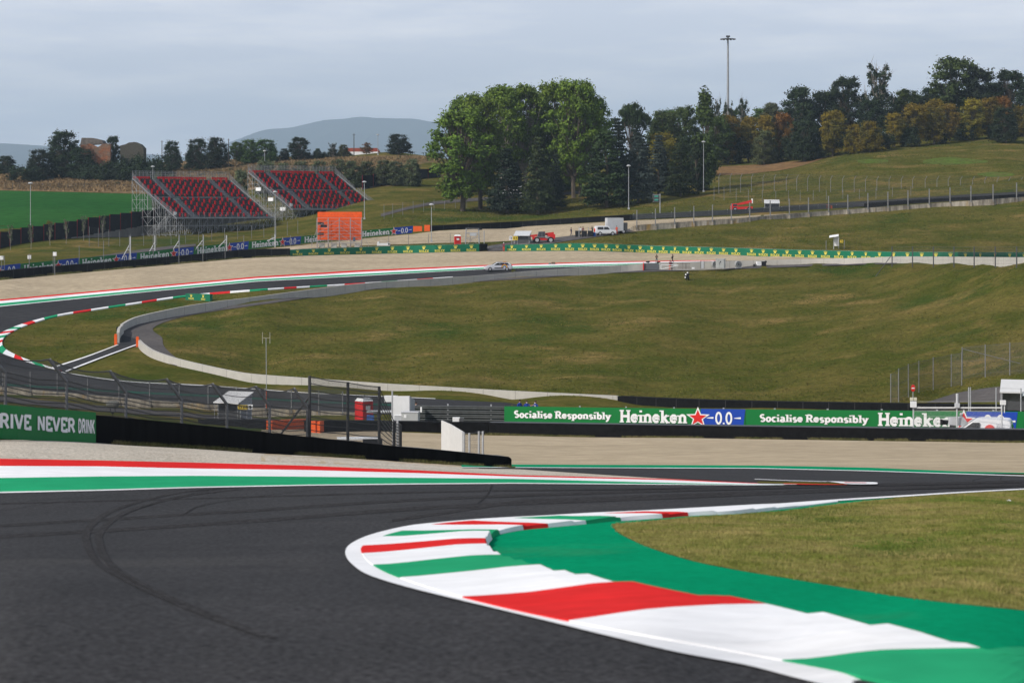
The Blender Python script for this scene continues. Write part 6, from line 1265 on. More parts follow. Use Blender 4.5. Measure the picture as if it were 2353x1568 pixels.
boxes('trestle', 'rusty trestle of rails leaning by the far pale wall', 'trestle', at(1570, 618.6, 365), [('rail', mat('rusty steel', (.12,.08,.06), .8), [((0,0,.9),(2.2,.08,.08)),((.1,0,.5),(2.0,.08,.08)),((.2,0,.2),(2.4,.3,.06))]), ('leg', DGREY, [((.4,0,.5),(.08,.08,1.0))])])
boxes('white_box', 'little white box on the ground before the far pale wall', 'box', at(1592, 617.6, 364.6), [('box', WHITE, [((0,0,.14),(.45,.3,.28))]), ('second_lid', SHEET, [((0,0,.29),(.47,.32,.04))])])
b = MB(); b.lathe((-.3,0,.12), [(.1,0),(.12,.06),(.12,.6),(.06,.7)], 8, 0, 'x'); o = b.build('traffic_cone', ORANGE, None, (0,0,0)); o.location = at(1867, 611, 364); tag(o, 'orange cone lying on its side by the far pale wall', 'cone')
p = at(1496, 620, 366.4); b = MB(); o = thing('gate_board', 'grey board closing the gap in the far concrete wall, red-edged at its left', 'gate', p); b.box((0,.1,.62), (2.4,.06,1.05)); b.build('board', mat('gate grey', (.12,.125,.13), .7, .1), o); b = MB(); b.box((-1.32,-.05,.62), (.14,.2,1.25)); b.build('edge_post', RED, o)
boxes('black_camera', 'dark camera box hanging at the left end of the curving far wall', 'camera', at(273, 771, 301)+Vector((0,-.5,.4)), [('body', DARKC, [((0,0,.6),(.45,.5,.5)),((.1,-.1,.1),(.3,.3,.6))]), ('bracket', GREY, [((.35,-.1,-.2),(.1,.1,.9)),((.1,-.2,.3),(.5,.06,.06))])])
# two-logo board on the grass
W = wpts([(426,674,688.5),(455,674.6,690),(482.5,675.6,692)]); W = [(b_, t) for b_, t in W]; o = thing('logo_board', 'small green board with two gold crowns standing on the grass inside the hairpin', 'advertising board', W[0][0]); b = MB(); wall(b, W, .5, .1, 0, 0); b.build('board', BOARD, o, W[0][0]); ln = Line(W); ps = vpos(ln)
for x in (439.5, 467): u = ln.at_px(x); h = ln.height(u); e = MB(); crown(e, ps, u, h*.46, h*.46, h*.42, 0, .03); e.build('emblem', GOLD, o, W[0][0]); e = MB(); q = 16*m13*.85; write(e, 'ROLEX', ps, u-q/2, h*.12, h*.26, q, wd=.2, serif=True, off=.03); e.build('lettering', GOLD, o, W[0][0])
# camera tower
p = at(1085, 562, 425); o = thing('camera_tower', 'small grey scaffold camera tower beside the far red toilet', 'camera tower', p, rad(5)); b = MB()
for x in (-1.2,1.2):
    for y in (-.7,.7): b.tube((x*1.15,y,-.3), (x,y,3.2), .06, 5)
for z in (1.3,2.2): 
    for y in (-.7,.7): b.tube((-1.2,y,z), (1.2,y,z), .045, 4)
b.tube((-1.3,-.7,0), (1.2,-.7,2.2), .04, 4); b.tube((1.3,-.7,0), (-1.2,-.7,1.3), .04, 4); b.build('scaffold', STEEL, o); b = MB(); b.box((0,0,2.3), (2.6,1.6,.1)); b.build('platform', GREY, o); b = MB()
for z in (2.8,3.2):
    for y in (-.75,.75): b.tube((-1.25,y,z), (1.25,y,z), .035, 4)
b.build('hand_rail', STEEL, o); b = MB(); b.box((.1,-.78,2.0), (1.3,.06,.55)); b.build('name_board', SHEET, o); b = MB(); b.box((1.35,-.2,3.05), (.5,.35,.4)); b.lathe((1.6,-.2,3.05), [(.14,0),(.17,.3)], 8, 0, 'x'); b.build('camera', DARKC, o)
boxes('utility_vehicle', 'low white utility vehicle in the gravel behind the left crown wall', 'utility vehicle', at(881, 570, 421), [('body', WHITE, [((0,0,.75),(2.5,1.2,.5)),((-1.0,0,1.1),(.3,1.1,.35))]), ('rack', GREY, [((0,0,1.35),(1.6,1.0,.06)),((-.8,0,1.2),(.06,.9,.4)),((.8,0,1.2),(.06,.9,.4))]), ('rear_lamp', DARKC, [((1.05,-.62,.8),(.3,.03,.3))])])
for x, lb in ((1327, 'black bin at the left end of the bin row by the white off-road car'), (1342, 'black bin in the middle of the bin row by the white off-road car'), (1356, 'black bin nearest the white off-road car')):
    p = G(x, 544.5); o = thing('waste_bin', lb, 'bin', p, 0, 'black bins'); b = MB(); b.box((0,0,.6), (.95,.8,1.2), taper=1.1); b.build('tub', DARKC, o); b = MB(); b.box((0,0,1.24), (1.1,.9,.08)); b.build('lid', DGREY, o)
b = MB(); b.lathe((0,0,0), [(.25,0),(.28,.1),(.28,.75),(.24,.85)], 10); o = b.build('barrel', mat('blue drum', (.03,.12,.4), .5), None, (0,0,0)); o.location = G(1365, 543.5); tag(o, 'small blue drum under the rear of the white off-road car', 'drum')
W = wpts([(1121,567,579,417),(1180,563,574,424),(1276,551,561,432),(1320,545,553,436)]); b = MB(); wall(b, W, .3, .5); o = b.build('concrete_wall', mat('grey blockwork', (.33,.32,.30), .9, .12, 1), None, W[0][0]); tag(o, 'low grey concrete wall running up behind the telehandler', 'wall', None, 'thing')
o = fence('wire_fence', 'short wire fence with a stout end post by the black bins', [(1330,521,546,432),(1352,522,545,434),(1372,523,544,436)], 0, None, 5, .4, .007, None, .07, GREY, mesh=False)
o = fence('wire_fence', 'end of the gravel fence beside the camera tower', [(1100,531,562,423),(1112,530,563,423)], 0, None, 5, .3, .007, None, .08, GREY, mesh=False)
# white slanting frames over the banner row
for i, (x, t, b0) in enumerate(((299.5,543,596),(356,541,592),(411.5,540,583),(467,540,576),(520.5,540,570),(632,541,556))):
    d = dist(x, b0+14) if x < 300 else float(np.interp(x, (299,632), (399,420))); p0 = at(x, b0, d); o = thing('advert_frame', 'white slanting frame over the far banners, %s from the left' % ('first','second','third','fourth','fifth','sixth')[i], 'frame', p0, 0, 'white slanting frames'); h = (b0-t)/FPX*d; b = MB(); b.tube((0,0,-1), (0,0,h), .12, 6); b.build('upright', SHEET, o); b = MB(); b.tube((0,0,h*.72), (-18/FPX*d,-.4,.2), .09, 5); b.tube((-9/FPX*d,-.2,h*.42), (0,0,h*.40), .07, 5); b.build('strut', SHEET, o)
for i, (x, y) in enumerate(((4,595),(67.5,593),(126,586))):
    d = 372; p0 = at(x, y+40, d); p0.z = H(p0.x, p0.y); h = at(x, y, d).z-p0.z; o = thing('trackside_lamp', 'white lamp box on a dark post behind the far black wall, %s from the left' % ('first','second','third')[i], 'lamp', p0, 0, 'white lamp boxes'); b = MB(); b.tube((0,0,-.3), (0,0,h), .07, 5); b.build('post', PF, o); b = MB(); b.box((0,0,h+.2), (.55,.4,.65)); b.build('lamp_box', WHITE, o)
# right of the near wall: panels, mesh gate, crates, generator
W = wpts([(1013.5,965,1042,113.0),(1034,974,1042,112.0)]); o = thing('timber_shield', 'white upright plywood shield standing at the end of the near black wall', 'shield', W[0][0]); b = MB(); wall(b, W, .06, .4); b.build('side_board', mat('ply white', (.52,.52,.51), .7, .05), o, W[0][0]); W2 = wpts([(1034,974,1042,112.0),(1064,992,1046,108.5)]); b = MB(); wall(b, W2, .06, .4); b.build('face_board', mat('ply white', (0,0,0)), o, W[0][0]); c_ = at(1064,1020,108.4); b = MB(); b.tube(c_-Vector((0,0,.9)), c_+Vector((0,0,.62)), .06, 6); b.build('post', GREY, o, W[0][0])
fence('mesh_gate', 'short wire mesh gate right of the white plywood shield', [(1066,993,1047,108),(1078,994,1048,107.5),(1100,990,1050,106.5),(1109,990,1051,106)], 0, None, 4, .07, .006, None, .055, GREY, cat='gate')
fence('mesh_gate', 'bright leaning mesh panel at the end of the tall near fence', [(903,962,1024,104),(913,965,1026,104.5),(921,975,1028,105)], 0, None, 4, .06, .007, None, .05, SHEET, cat='gate', mw=mat('bright wire', (0,0,0)))
boxes('generator', 'grey generator cabinet on the ground left of the guard rail screening', 'generator', at(943, 968, 168), [('cabinet', mat('cabinet grey', (0,0,0)), [((0,0,.35),(1.3,.8,.75))]), ('lid', SHEET, [((0,0,.75),(1.36,.86,.06))]), ('label_plate', WHITE, [((-.35,-.41,.45),(.2,.02,.25))]), ('lamp_stub', WHITE, [((.85,-.1,.95),(.12,.12,.4))])], rad(-8))
boxes('cable_box', 'small white cable box left of the grey generator', 'box', at(920, 967, 168), [('box', SHEET, [((0,0,.22),(.9,.6,.44))]), ('lid', WHITE, [((0,0,.46),(.95,.64,.05))])])
boxes('battery_box', 'small white and black box on the tyre wall below the guard rail screening', 'box', at(1051, 967, 164), [('box', WHITE, [((-.1,0,.14),(.55,.4,.3))]), ('lid', DGREY, [((.3,0,.12),(.35,.4,.26))])])
W = wpts([(902,909,968,171),(941,909,968,169)]); o = thing('weather_screen', 'grey weather screen sheet beside the tall near fence end', 'screen', W[0][0]); b = MB(); wall(b, W, .06, .4); b.build('sheet', SHEET, o, W[0][0]); W2 = wpts([(941.5,910,968,169),(953,918,968,175)]); b = MB(); wall(b, W2, .06, .4); b.build('return_sheet', GREY, o, W[0][0]); c_ = at(901,930,171); b = MB(); b.tube(c_-Vector((0,0,1.4)), c_+Vector((0,0,1.1)), .07, 6); b.build('post', GREY, o, W[0][0])
boxes('crate_table', 'white table with stacked crates behind the tall near fence', 'table', at(884, 968, 182), [('table_top', SHEET, [((-.2,0,.85),(2.6,.9,.12))]), ('crate', mat('blue crate', (.06,.14,.42), .6), [((-1.2,0,.3),(.6,.6,.5))]), ('box', WHITE, [((.5,.2,1.9),(1.1,.5,.5))]), ('frame', DGREY, [((.9,0,.4),(.08,.6,.9)),((-.6,0,.4),(.08,.6,.9)),((.95,.2,1.4),(.06,.06,1.6))])])
boxes('work_table', 'long white table top behind the near black wall', 'table', at(827, 1021, 101), [('table_top', WHITE, [((-.1,0,.3),(1.9,.8,.07))]), ('cloth', DARKC, [((.55,-.42,.05),(.9,.05,.5))]), ('leg', GREY, [((-.9,.3,0),(.05,.05,.7)),((.8,.3,0),(.05,.05,.7))])], rad(8))
p = at(259, 960, 72); o = thing('microphone', 'furry grey microphone on a thin stand above the near black wall', 'microphone', p); b = MB(); b.lathe((-.22,0,.46), [(.02,0),(.09,.03),(.12,.12),(.12,.32),(.09,.41),(.02,.44)], 10, 0, 'x'); b.build('wind_cover', mat('grey fur', (.20,.20,.18), 1, .5, 30, bump=.02), o); b = MB(); b.tube((0,0,-.6), (0,0,.2), .014, 5); b.path([(0,0,.15),(-.08,0,.22),(-.08,0,.36)], .014, 4); b.path([(0,0,.15),(.08,0,.22),(.08,0,.36)], .014, 4); b.build('stand', DARKC, o)
# motor scooter on the infield hill
p = G(1578, 643); o = thing('motor_scooter', 'black and white motor scooter parked on top of the infield hill', 'motor scooter', p, rad(70)); b = MB(); b.box((0,0,.55), (.9,.3,.35)); b.hexa([(-.75,-.2,.25),(-.5,-.22,.25),(-.5,.22,.25),(-.75,.2,.25),(-.6,-.24,1.05),(-.42,-.2,1.1),(-.42,.2,1.1),(-.6,.24,1.05)]); b.box((.35,0,.75), (.7,.32,.2)); b.build('body', DARKC, o)
for x in (-.68,.62): wheel(o, x, -.09, .27, .14, DGREY)
b = MB(); b.tube((-.5,-.36,1.12), (-.5,.36,1.12), .025, 5); b.tube((-.6,0,.5), (-.5,0,1.15), .04, 5)
for s_ in (-1,1): b.tube((-.5,s_*.3,1.12), (-.46,s_*.38,1.35), .015, 4); b.box((-.46,s_*.4,1.38), (.05,.16,.11))
b.build('handlebar', DGREY, o); b = MB(); b.lathe((.75,0,.95), [(.08,-.18),(.22,-.1),(.22,.12),(.1,.18)], 10); b.build('top_box', DARKC, o); b = MB(); b.lathe((-.78,0,.9), [(.02,0),(.13,.02),(.1,.1)], 10, 0, 'x'); b.box((-.72,-.28,1.2), (.14,.2,.2)); b.box((-.7,.1,.45), (.1,.2,.2)); b.build('lamp', WHITE, o)
# white truck behind the dark spruce, far white house, ruined farmhouse
p = on(1182, 522); boxes('delivery_truck', 'white delivery truck half hidden by the dark spruce', 'truck', p, [('box', SHEET, [((-.6,0,1.9),(4.6,2.2,2.6))]), ('cab', WHITE, [((-3.7,0,1.4),(1.4,2.0,1.8))]), ('edge', GREY, [((1.72,-.9,1.9),(.1,.5,2.8))]), ('drum', mat('blue drum', (0,0,0)), [((2.6,0,.4),(.9,.8,.7))])], rad(-8))
p = on(829, 715); p.z = at(829, 350, 715).z-4; o = thing('white_house', 'white house with a red tiled roof half hidden behind the hilltop hedge', 'house', p); b = MB(); b.box((0,4,1.6), (11,8,5.2)); b.build('wall', WHITE, o); b = MB(); b.prism([(-6,4.2),(6,4.2),(5.2,5.4),(-5.2,5.4)], 0, 8); b.build('roof', mat('red roof tiles', (.30,.07,.045), .85, .2, 2), o)
for x in (-3,0,3): b = MB(); b.box((x,-.02,2.6), (1,.06,1.2)); b.build('window', GLASS, o)
BR = mat('ruin brick', (.26,.105,.05), .95, .45, 1.6, col2=(.17,.12,.085), scale2=.5, bump=.05, lohi=(.42,.58)); RST = mat('ruin roof', (.13,.115,.10), .95, .4, 1.2)
p = on(245, 664); z0 = p.z; u = 664/FPX; X = lambda c: (c-245)*u; Zr = lambda r: at(245, r, 664).z-z0; o = thing('ruined_farmhouse', 'ruined brick farmhouse overgrown with ivy on the left hill', 'ruin', p)
b = MB(); b.prism([(X(184),-2),(X(248),-2),(X(254),Zr(358)),(X(246),Zr(330)),(X(236),Zr(331)),(X(225),Zr(338)),(X(206),Zr(330)),(X(184),Zr(334))], 0, 1.0); b.build('wall', BR, o); b = MB(); b.box((X(249.5),-.6,(Zr(332)-2)/2), (X(255)-X(244),1.6,Zr(330)+2)); b.build('pier', BR, o); b = MB(); b.prism([(X(182),Zr(335)),(X(206),Zr(332)),(X(236),Zr(330)),(X(232),Zr(322)),(X(212),Zr(317)),(X(186),Zr(316.5))], 1.0, 7); b.build('roof', RST, o); b = MB(); b.prism([(X(272),-2),(X(326),-2),(X(326),Zr(340)),(X(318),Zr(331)),(X(305),Zr(325.5)),(X(292),Zr(327)),(X(284),Zr(331)),(X(272),Zr(334))], 3, 8); b.build('rear_wing', mat('dark ruin wall', (.075,.07,.055), .95, .3), o)  # rear wing in a dark grey-brown, duller than the brick
# ------------------------------------------------------------------ people
def body_mesh(key, J, E):
    """one continuous skinned body from joints {name: (x, y, z, r)} and bones; returns vertices, faces and each face's nearest bone"""
    names = list(J); me = bpy.data.meshes.new('person_bones'); me.from_pydata([J[n][:3] for n in names], [(names.index(a), names.index(b)) for a, b in E], [])
    o = bpy.data.objects.new('person_bones', me); COL.objects.link(o); md = o.modifiers.new('Skin', 'SKIN')
    for i, n in enumerate(names):
        r = J[n][3]; me.skin_vertices[0].data[i].radius = (r, r) if not isinstance(r, tuple) else r; me.skin_vertices[0].data[i].use_root = n == 'pelvis'
    o.modifiers.new('Subdivision', 'SUBSURF').levels = 1
    dg = bpy.context.evaluated_depsgraph_get(); ev = o.evaluated_get(dg); m = ev.to_mesh(); V = [tuple(v.co) for v in m.vertices]; F = [tuple(p.vertices) for p in m.polygons]; ev.to_mesh_clear(); bpy.data.objects.remove(o); bpy.data.meshes.remove(me)
    P = np.array([[J[a][:3] for a, b in E], [J[b][:3] for a, b in E]]); out = []
    for f in F:
        c = np.mean([V[i] for i in f], 0); d = P[1]-P[0]; t = np.clip(((c-P[0])*d).sum(1)/(d*d).sum(1), 0, 1); out.append(int(np.argmin(np.linalg.norm(P[0]+d*t[:,None]-c, axis=1))))
    return V, F, out
def skeleton(pose):
    """1.76 m tall, facing -y"""
    st = {'stand': .06, 'walk': .34, 'wide': .16}[pose.get('legs', 'stand')]; J = {}; le = pose.get('lean', 0.0); sd = 1 if pose.get('legs') == 'walk' else 0
    J['pelvis'] = (0, 0, .94, .125); J['waist'] = (0, -.02*le*5, 1.10, .115); J['chest'] = (0, -.28*le, 1.32, .135); J['neck'] = (0, -.36*le, 1.50, .052); J['head'] = (0, -.40*le-.02, 1.60, (.072,.082)); J['crown'] = (0, -.42*le-.01, 1.70, (.07,.078))
    for s, n in ((-1,'r'),(1,'l')):
        f = s*st*.5*sd; x = s*(.09 if pose.get('legs') != 'wide' else .16)
        J['hip'+n] = (s*.09, 0, .88, .085); J['knee'+n] = (x, f-.03, .50, .062); J['ankle'+n] = (x, f*1.7+.02, .09, .042); J['toe'+n] = (x*1.1, f*1.7-.15, .035, .036)
        J['shoulder'+n] = (s*.185, -.28*le, 1.41, .062); a = pose.get('arm'+n, 'down')
        if a == 'down': el, ha = (s*.25, .02-.15*le, 1.13), (s*.25, -.08-.1*le, .88)
        elif a == 'fold': el, ha = (s*.26, -.10-.2*le, 1.16), (s*-.02, -.24-.2*le, 1.20)
        elif a == 'fwd': el, ha = (s*.24, -.12, 1.18), (s*.18, -.36, 1.24)
        elif a == 'point': el, ha = (s*.30, -.14, 1.28), (s*.52, -.22, 1.34)
        elif a == 'head': el, ha = (s*.30, -.16, 1.34), (s*.10, -.20, 1.58)
        elif a == 'swing': el, ha = (s*.24, .16, 1.16), (s*.23, .02, .93)
        J['elbow'+n] = (*el, .043); J['wrist'+n] = (*ha, .03); d = (Vector(ha)-Vector(el)).normalized(); J['palm'+n] = (*(Vector(ha)+d*.07), .036)
        side = Vector((0,1,0)) if abs(d.y) < .7 else Vector((1,0,0)); sv = d.cross(d.cross(side)).normalized()
        for k in range(4): J['finger%d%s' % (k, n)] = (*(Vector(ha)+d*(.155-.012*abs(k-1.5))+sv*(.022*(k-1.5))), .010)
        J['thumb'+n] = (*(Vector(ha)+d*.10+sv*.055), .011)
    E = [('pelvis','waist'),('waist','chest'),('chest','neck'),('neck','head'),('head','crown')]
    for n in 'rl': E += [('pelvis','hip'+n),('hip'+n,'knee'+n),('knee'+n,'ankle'+n),('ankle'+n,'toe'+n),('chest','shoulder'+n),('shoulder'+n,'elbow'+n),('elbow'+n,'wrist'+n),('wrist'+n,'palm'+n)]+[('palm'+n,'finger%d%s' % (k, n)) for k in range(4)]+[('palm'+n,'thumb'+n)]
    return J, E
BODY = {}
def person(label, p, rz, top, trousers, hair=HAIR, pose={}, sleeves='short', cap=None, h=1.76, shoes=DARKC, group=None, mask=None):
    key = str(sorted(pose.items()))
    if key not in BODY: J, E = skeleton(pose); BODY[key] = (J, E, *body_mesh(key, J, E))
    J, E, V, F, Z = BODY[key]; o = thing('person', label, 'person', p, rz, group); o.scale = (h/1.78,)*3; me = bpy.data.meshes.new('body'); me.from_pydata(V, [], F)
    for m in (SKIN, top, trousers, shoes): me.materials.append(m)
    ix = []
    for z in Z:
        a, b = E[z]; a0, b0 = a.rstrip('rl'), b.rstrip('rl')
        if a in ('pelvis',) and b.startswith('hip') or b.startswith(('knee','ankle')): ix.append(2)
        elif b.startswith('toe'): ix.append(3)
        elif a in ('pelvis','waist') or b.startswith('shoulder') or (a == 'chest' and b != 'neck'): ix.append(1)
        elif a == 'chest' and b == 'neck': ix.append(1)
        elif b.startswith('elbow'): ix.append(1)
        elif b.startswith('wrist'): ix.append(1 if sleeves == 'long' else 0)
        else: ix.append(0)
    me.polygons.foreach_set('material_index', ix); me.polygons.foreach_set('use_smooth', [True]*len(F)); me.update()
    b = bpy.data.objects.new('body', me); COL.objects.link(b); b.parent = o
    hx, hy, hz = J['head'][:3]; c = MB()
    c.lathe((hx, hy+.012, hz+.01), [(.075,.02),(.093,.07),(.092,.115),(.07,.155),(.02,.17)], 12)
    if cap is None or cap != 'helmet': c.box((hx, hy+.07, hz-.02), (.13,.05,.12))
    c.build('hair' if cap is None else ('helmet' if cap == 'helmet' else 'cap'), hair if cap is None else WHITE if cap == 'helmet' else cap, o)
    c = MB(); c.box((hx, hy-.10, hz+.015), (.022,.035,.045)); c.build('nose', SKIN, o)
    for s in (-1,1): c = MB(); c.lathe((hx+s*.032, hy-.083, hz+.045), [(.004,-.004),(.010,0),(.004,.004)], 6, 0, 'y'); c.build('eye', DARKC, o)
    c = MB(); c.box((hx, hy-.086, hz-.035), (.05,.012,.012) if not mask else (.11,.03,.07)); c.build('mouth' if not mask else 'face_mask', mask or mat('lips', (.30,.12,.10), .6), o)
    for s in (-1,1): c = MB(); c.box((hx+s*.082, hy+.01, hz+.02), (.018,.035,.06)); c.build('ear', SKIN, o)
    return o
gp = lambda x, y: G(x, y)
gpd = lambda x, y, d: Vector((at(x, y, d).x, d, H(at(x, y, d).x, d)))
person('man in black with folded arms standing behind the far red and white strip', gp(2175*.6934+0, 606.5), rad(10), DARKC, GREYC, HAIR, {'arml':'fold','armr':'fold','legs':'wide'})
person('man in black walking beside the far red and white strip', gp(2229*.6934-1, 607), rad(70), DARKC, DARKC, HAIR, {'legs':'walk','arml':'head','armr':'swing'}, 'long')
person('marshal in orange trousers walking on the lane by the far wall gap', gp(2218.5*.6934+1, 621.6), rad(-20), mat('dark red cloth', (.16,.04,.05), .85), ORC, HAIR, {'legs':'walk','arml':'down','armr':'swing'}, 'long')
person('marshal with white helmet standing at the end of the long crown wall', gp(1157, 578), rad(5), mat('striped tabard', (.24,.06,.09), .85, .3, 9), ORC, HAIR, {'arml':'fold','armr':'fold'}, 'long', 'helmet')
person('marshal in orange overalls standing in front of the white off-road car', gp(1416.5, 539), rad(-15), ORC, ORC, HAIR, {'arml':'fold','armr':'down'}, 'long')
person('man in navy walking alone on the upper gravel', gp(1312, 543), rad(60), NAVY, NAVY, HAIR, {'legs':'walk','armr':'swing'})
person('person in a white shirt behind the first black bin', gp(1333.5, 541), rad(20), WHITEC, DARKC, HAIR, {'arml':'fwd','armr':'down'})
person('person in dark red beside the person in the white shirt', gp(1339, 540.5), rad(-30), mat('dark red cloth', (0,0,0)), DARKC, HAIR, {'arml':'down','armr':'down'})
person('person in black leaning over the bins by the white off-road car', gp(1361, 539.5), rad(-40), DARKC, DARKC, HAIR, {'arml':'fwd','armr':'fwd','lean':.4})
GB = 'people in blue shirts on the grass behind the slogan banner'
person('curly-haired person in a blue shirt, left of the trio behind the slogan banner', gpd(1193.5, 946, 195), rad(40), ROYAL, NAVY, HAIR, {'arml':'down','armr':'down'}, group=GB)
person('masked man in a blue shirt pointing, middle of the trio behind the slogan banner', gpd(1209.5, 945, 194), rad(10), ROYAL, NAVY, mat('brown hair', (.06,.035,.02), .7), {'arml':'point','armr':'down'}, group=GB, mask=WHITEC)
person('woman in a blue shirt, right of the trio behind the slogan banner', gpd(1230, 944.5, 194), rad(-30), ROYAL, NAVY, mat('brown hair', (0,0,0)), {'arml':'down','armr':'fold'}, group=GB, mask=WHITEC)
person('man in a white T-shirt behind the grey weather screen', gpd(955, 943, 190), rad(60), WHITEC, GREYC, HAIR, {'legs':'walk','arml':'point','armr':'down'})
person('dark-haired person half hidden beside the man in the white T-shirt', gpd(944, 943, 193), rad(20), GREYC, DARKC, HAIR, {'arml':'down','armr':'down'})
person('person in dark clothes walking up the seats of the right grandstand', Vector((st2.matrix_basis @ Vector((7.6,9.0,4.72)))), rad(45), DARKC, DARKC, HAIR, {'legs':'walk','armr':'swing'})
person('person in blue jeans bending among the seats of the right grandstand', Vector((st2.matrix_basis @ Vector((14.2,5.4,2.9)))), rad(20), DARKC, mat('blue denim', (.05,.08,.16), .85), HAIR, {'arml':'fwd','armr':'fwd','lean':.5})
def camera_pack(label, p):
    o = thing('camera_tripod', label, 'camera', p, rad(30)); b = MB(); b.box((0,0,.42), (.55,.22,.26)); b.lathe((-.35,0,.42), [(.09,-.1),(.09,.12)], 10, 0, 'x'); b.build('camera', DARKC, o); b = MB()
    for a in (.3,2.4,4.5): b.tube((0,0,.32), (.45*math.cos(a),.45*math.sin(a),0), .03, 5)
    b.build('leg_set', DARKC, o); b = MB(); b.tube((.2,0,.4), (.85,-.1,.25), .02, 5); b.build('handle', DARKC, o)
camera_pack('low black camera tripod at the feet of the man with folded arms', gp(1509+4, 608))
camera_pack('small black camera left on the edge of the far strip', gp(1488.5, 606.8))
boxes('equipment_case', 'brown equipment case on the edge of the far red and white strip', 'case', gp(1269, 608.5), [('case', mat('brown case', (.14,.09,.06), .8), [((.15,0,.25),(.65,.5,.5))]), ('bag', DARKC, [((-.45,0,.16),(.45,.4,.32))])])
# ------------------------------------------------------------------ grass blades, tufts, mountains, haze
def inside(poly, x, y):
    r = np.zeros(len(x), bool); n = len(poly)
    for i in range(n):
        (x0,y0),(x1,y1) = poly[i], poly[(i+1)%n]; c = ((y0 > y) != (y1 > y)) & (x < (x1-x0)*(y-y0)/((y1-y0) or 1e-9)+x0); r ^= c
    return r
def ground_z(X, Y):
    px = CX+X/Y*FPX; i = np.clip((px-GP[0])/24.0, 0, len(GP)-1.001); i0 = i.astype(int); a = i-i0; j = np.clip(np.log(Y/7.0)/np.log(13000/7.0)*759, 0, 758.999); j0 = j.astype(int); b = j-j0
    r = (TAB[i0,j0]*(1-a)+TAB[i0+1,j0]*a)*(1-b)+(TAB[i0,j0+1]*(1-a)+TAB[i0+1,j0+1]*a)*b
    return CZ-(r-HY)/FPX*Y, r, px
def blades(name, X, Y, hgt, wid, per, m, up=0.0):
    """per upright slim triangles at each spot"""
    X, Y = np.repeat(X, per), np.repeat(Y, per); n = len(X); X = X+RNG.normal(0, wid*3, n); Y = Y+RNG.normal(0, wid*3, n); Z = ground_z(X, Y)[0]+up
    a = RNG.uniform(0, 6.283, n); h = hgt*RNG.uniform(.45, 1.3, n); ln = h*RNG.uniform(.1, .9, n); b = RNG.uniform(0, 6.283, n); w_ = wid*RNG.uniform(.6, 1.4, n)
    V = np.empty((n, 3, 3), np.float32); V[:,0] = np.stack([X-np.cos(a)*w_, Y-np.sin(a)*w_, Z-.01], -1); V[:,1] = np.stack([X+np.cos(a)*w_, Y+np.sin(a)*w_, Z-.01], -1); V[:,2] = np.stack([X+np.cos(b)*ln, Y+np.sin(b)*ln, Z+h], -1)
    me = bpy.data.meshes.new(name); me.vertices.add(n*3); me.vertices.foreach_set('co', V.ravel()); me.loops.add(n*3); me.loops.foreach_set('vertex_index', np.arange(n*3)); me.polygons.add(n); me.polygons.foreach_set('loop_start', np.arange(n)*3); me.polygons.foreach_set('loop_total', np.full(n, 3)); me.materials.append(m); me.update()
    o = bpy.data.objects.new(name, me); COL.objects.link(o); return tag(o, kind='stuff')
vp = [(p[0], p[1]+.6) for p in VT]+[(p[0], p[1]) for p in GE2]; n = 200000
Yv = RNG.uniform(16, 66, n); Xv = (RNG.uniform(1380, 3250, n)-CX)/FPX*Yv; _, rv, pv_ = ground_z(Xv, Yv); keep = inside(vp, pv_, rv) & (RNG.random(n) < np.clip(Yv/40, .25, 1))
MBL = mat('grass blade', (.135,.16,.03), .8, .4, 3.0, col2=(.27,.225,.085), scale2=.8, col3=(.085,.135,.02), spec=.1, lohi=(.4,.62))
blades('grass', Xv[keep], Yv[keep], .042, .0065, 6, MBL, .008)
# tufts that roughen the hillsides
TUFT = mat('meadow tuft', (.070,.086,.014), .95, .4, .5, col2=(.14,.118,.034), scale2=.12, col3=(.038,.068,.009), spec=.05, lohi=(.4,.6))
def tufts(poly, x0, x1, d0, d1, n, h, w_, per=3):
    Y = RNG.uniform(d0, d1, n); X = (RNG.uniform(x0, x1, n)-CX)/FPX*Y; _, r, px = ground_z(X, Y); k = inside(poly, px, r); blades('grass', X[k], Y[k], h, w_, per, TUFT)
INF = [(430,832),(470,845),(590,868),(865,888),(1178,906),(1420,918),(2040,926),(2120,926),(2200,900),(2352,886),(2700,880),(2700,612),(2352,609),(1872,613),(1709,621),(1424,630),(1210,645),(1000,659),(830,674),(589,707),(504,719),(428,732),(378,746),(360,757),(378,776),(380,796),(396,813)]
tufts(INF, 360, 2700, 225, 372, 42000, .085, .10)
HILL = [(1480,532),(1700,516),(1900,499),(2150,479),(2352,465),(2700,440),(2700,576),(2352,577),(2047,575),(1837,571),(1699,567),(1487,561),(1340,556),(1400,545)]
tufts(HILL, 1300, 2700, 380, 465, 16000, .11, .12)
UPH = [(1660,405),(1850,382),(1911,360),(2070,340),(2352,316),(2600,308),(2600,445),(2352,440),(2000,455),(1700,470),(1480,488),(1460,470),(1640,450)]
tufts(UPH, 1450, 2600, 455, 610, 16000, .14, .15)
BANK = [(880,505),(1000,485),(1300,455),(1450,470),(1450,490),(1100,510),(960,520),(850,528)]
tufts(BANK, 840, 1460, 440, 540, 6000, .16, .12)
INL_ = [(1000,641),(820,656),(590,672),(426,686),(302,704),(202,719),(126,733),(63,752),(30,768),(14,780),(14,800),(36,815),(70,829),(110,842),(268,795),(262,768),(276,748),(330,727),(428,704),(590,683),(830,653)]
tufts(INL_, 0, 1000, 255, 350, 7000, .10, .08)
dm = [(0,394),(190,392),(380,375),(600,367),(760,363),(960,360),(1000,368),(760,400),(560,435),(420,446),(310,443),(0,436)]
TUFT = mat('dry tuft', (.24,.165,.085), .95, .5, .5, col2=(.14,.10,.05), scale2=.06, spec=.05)
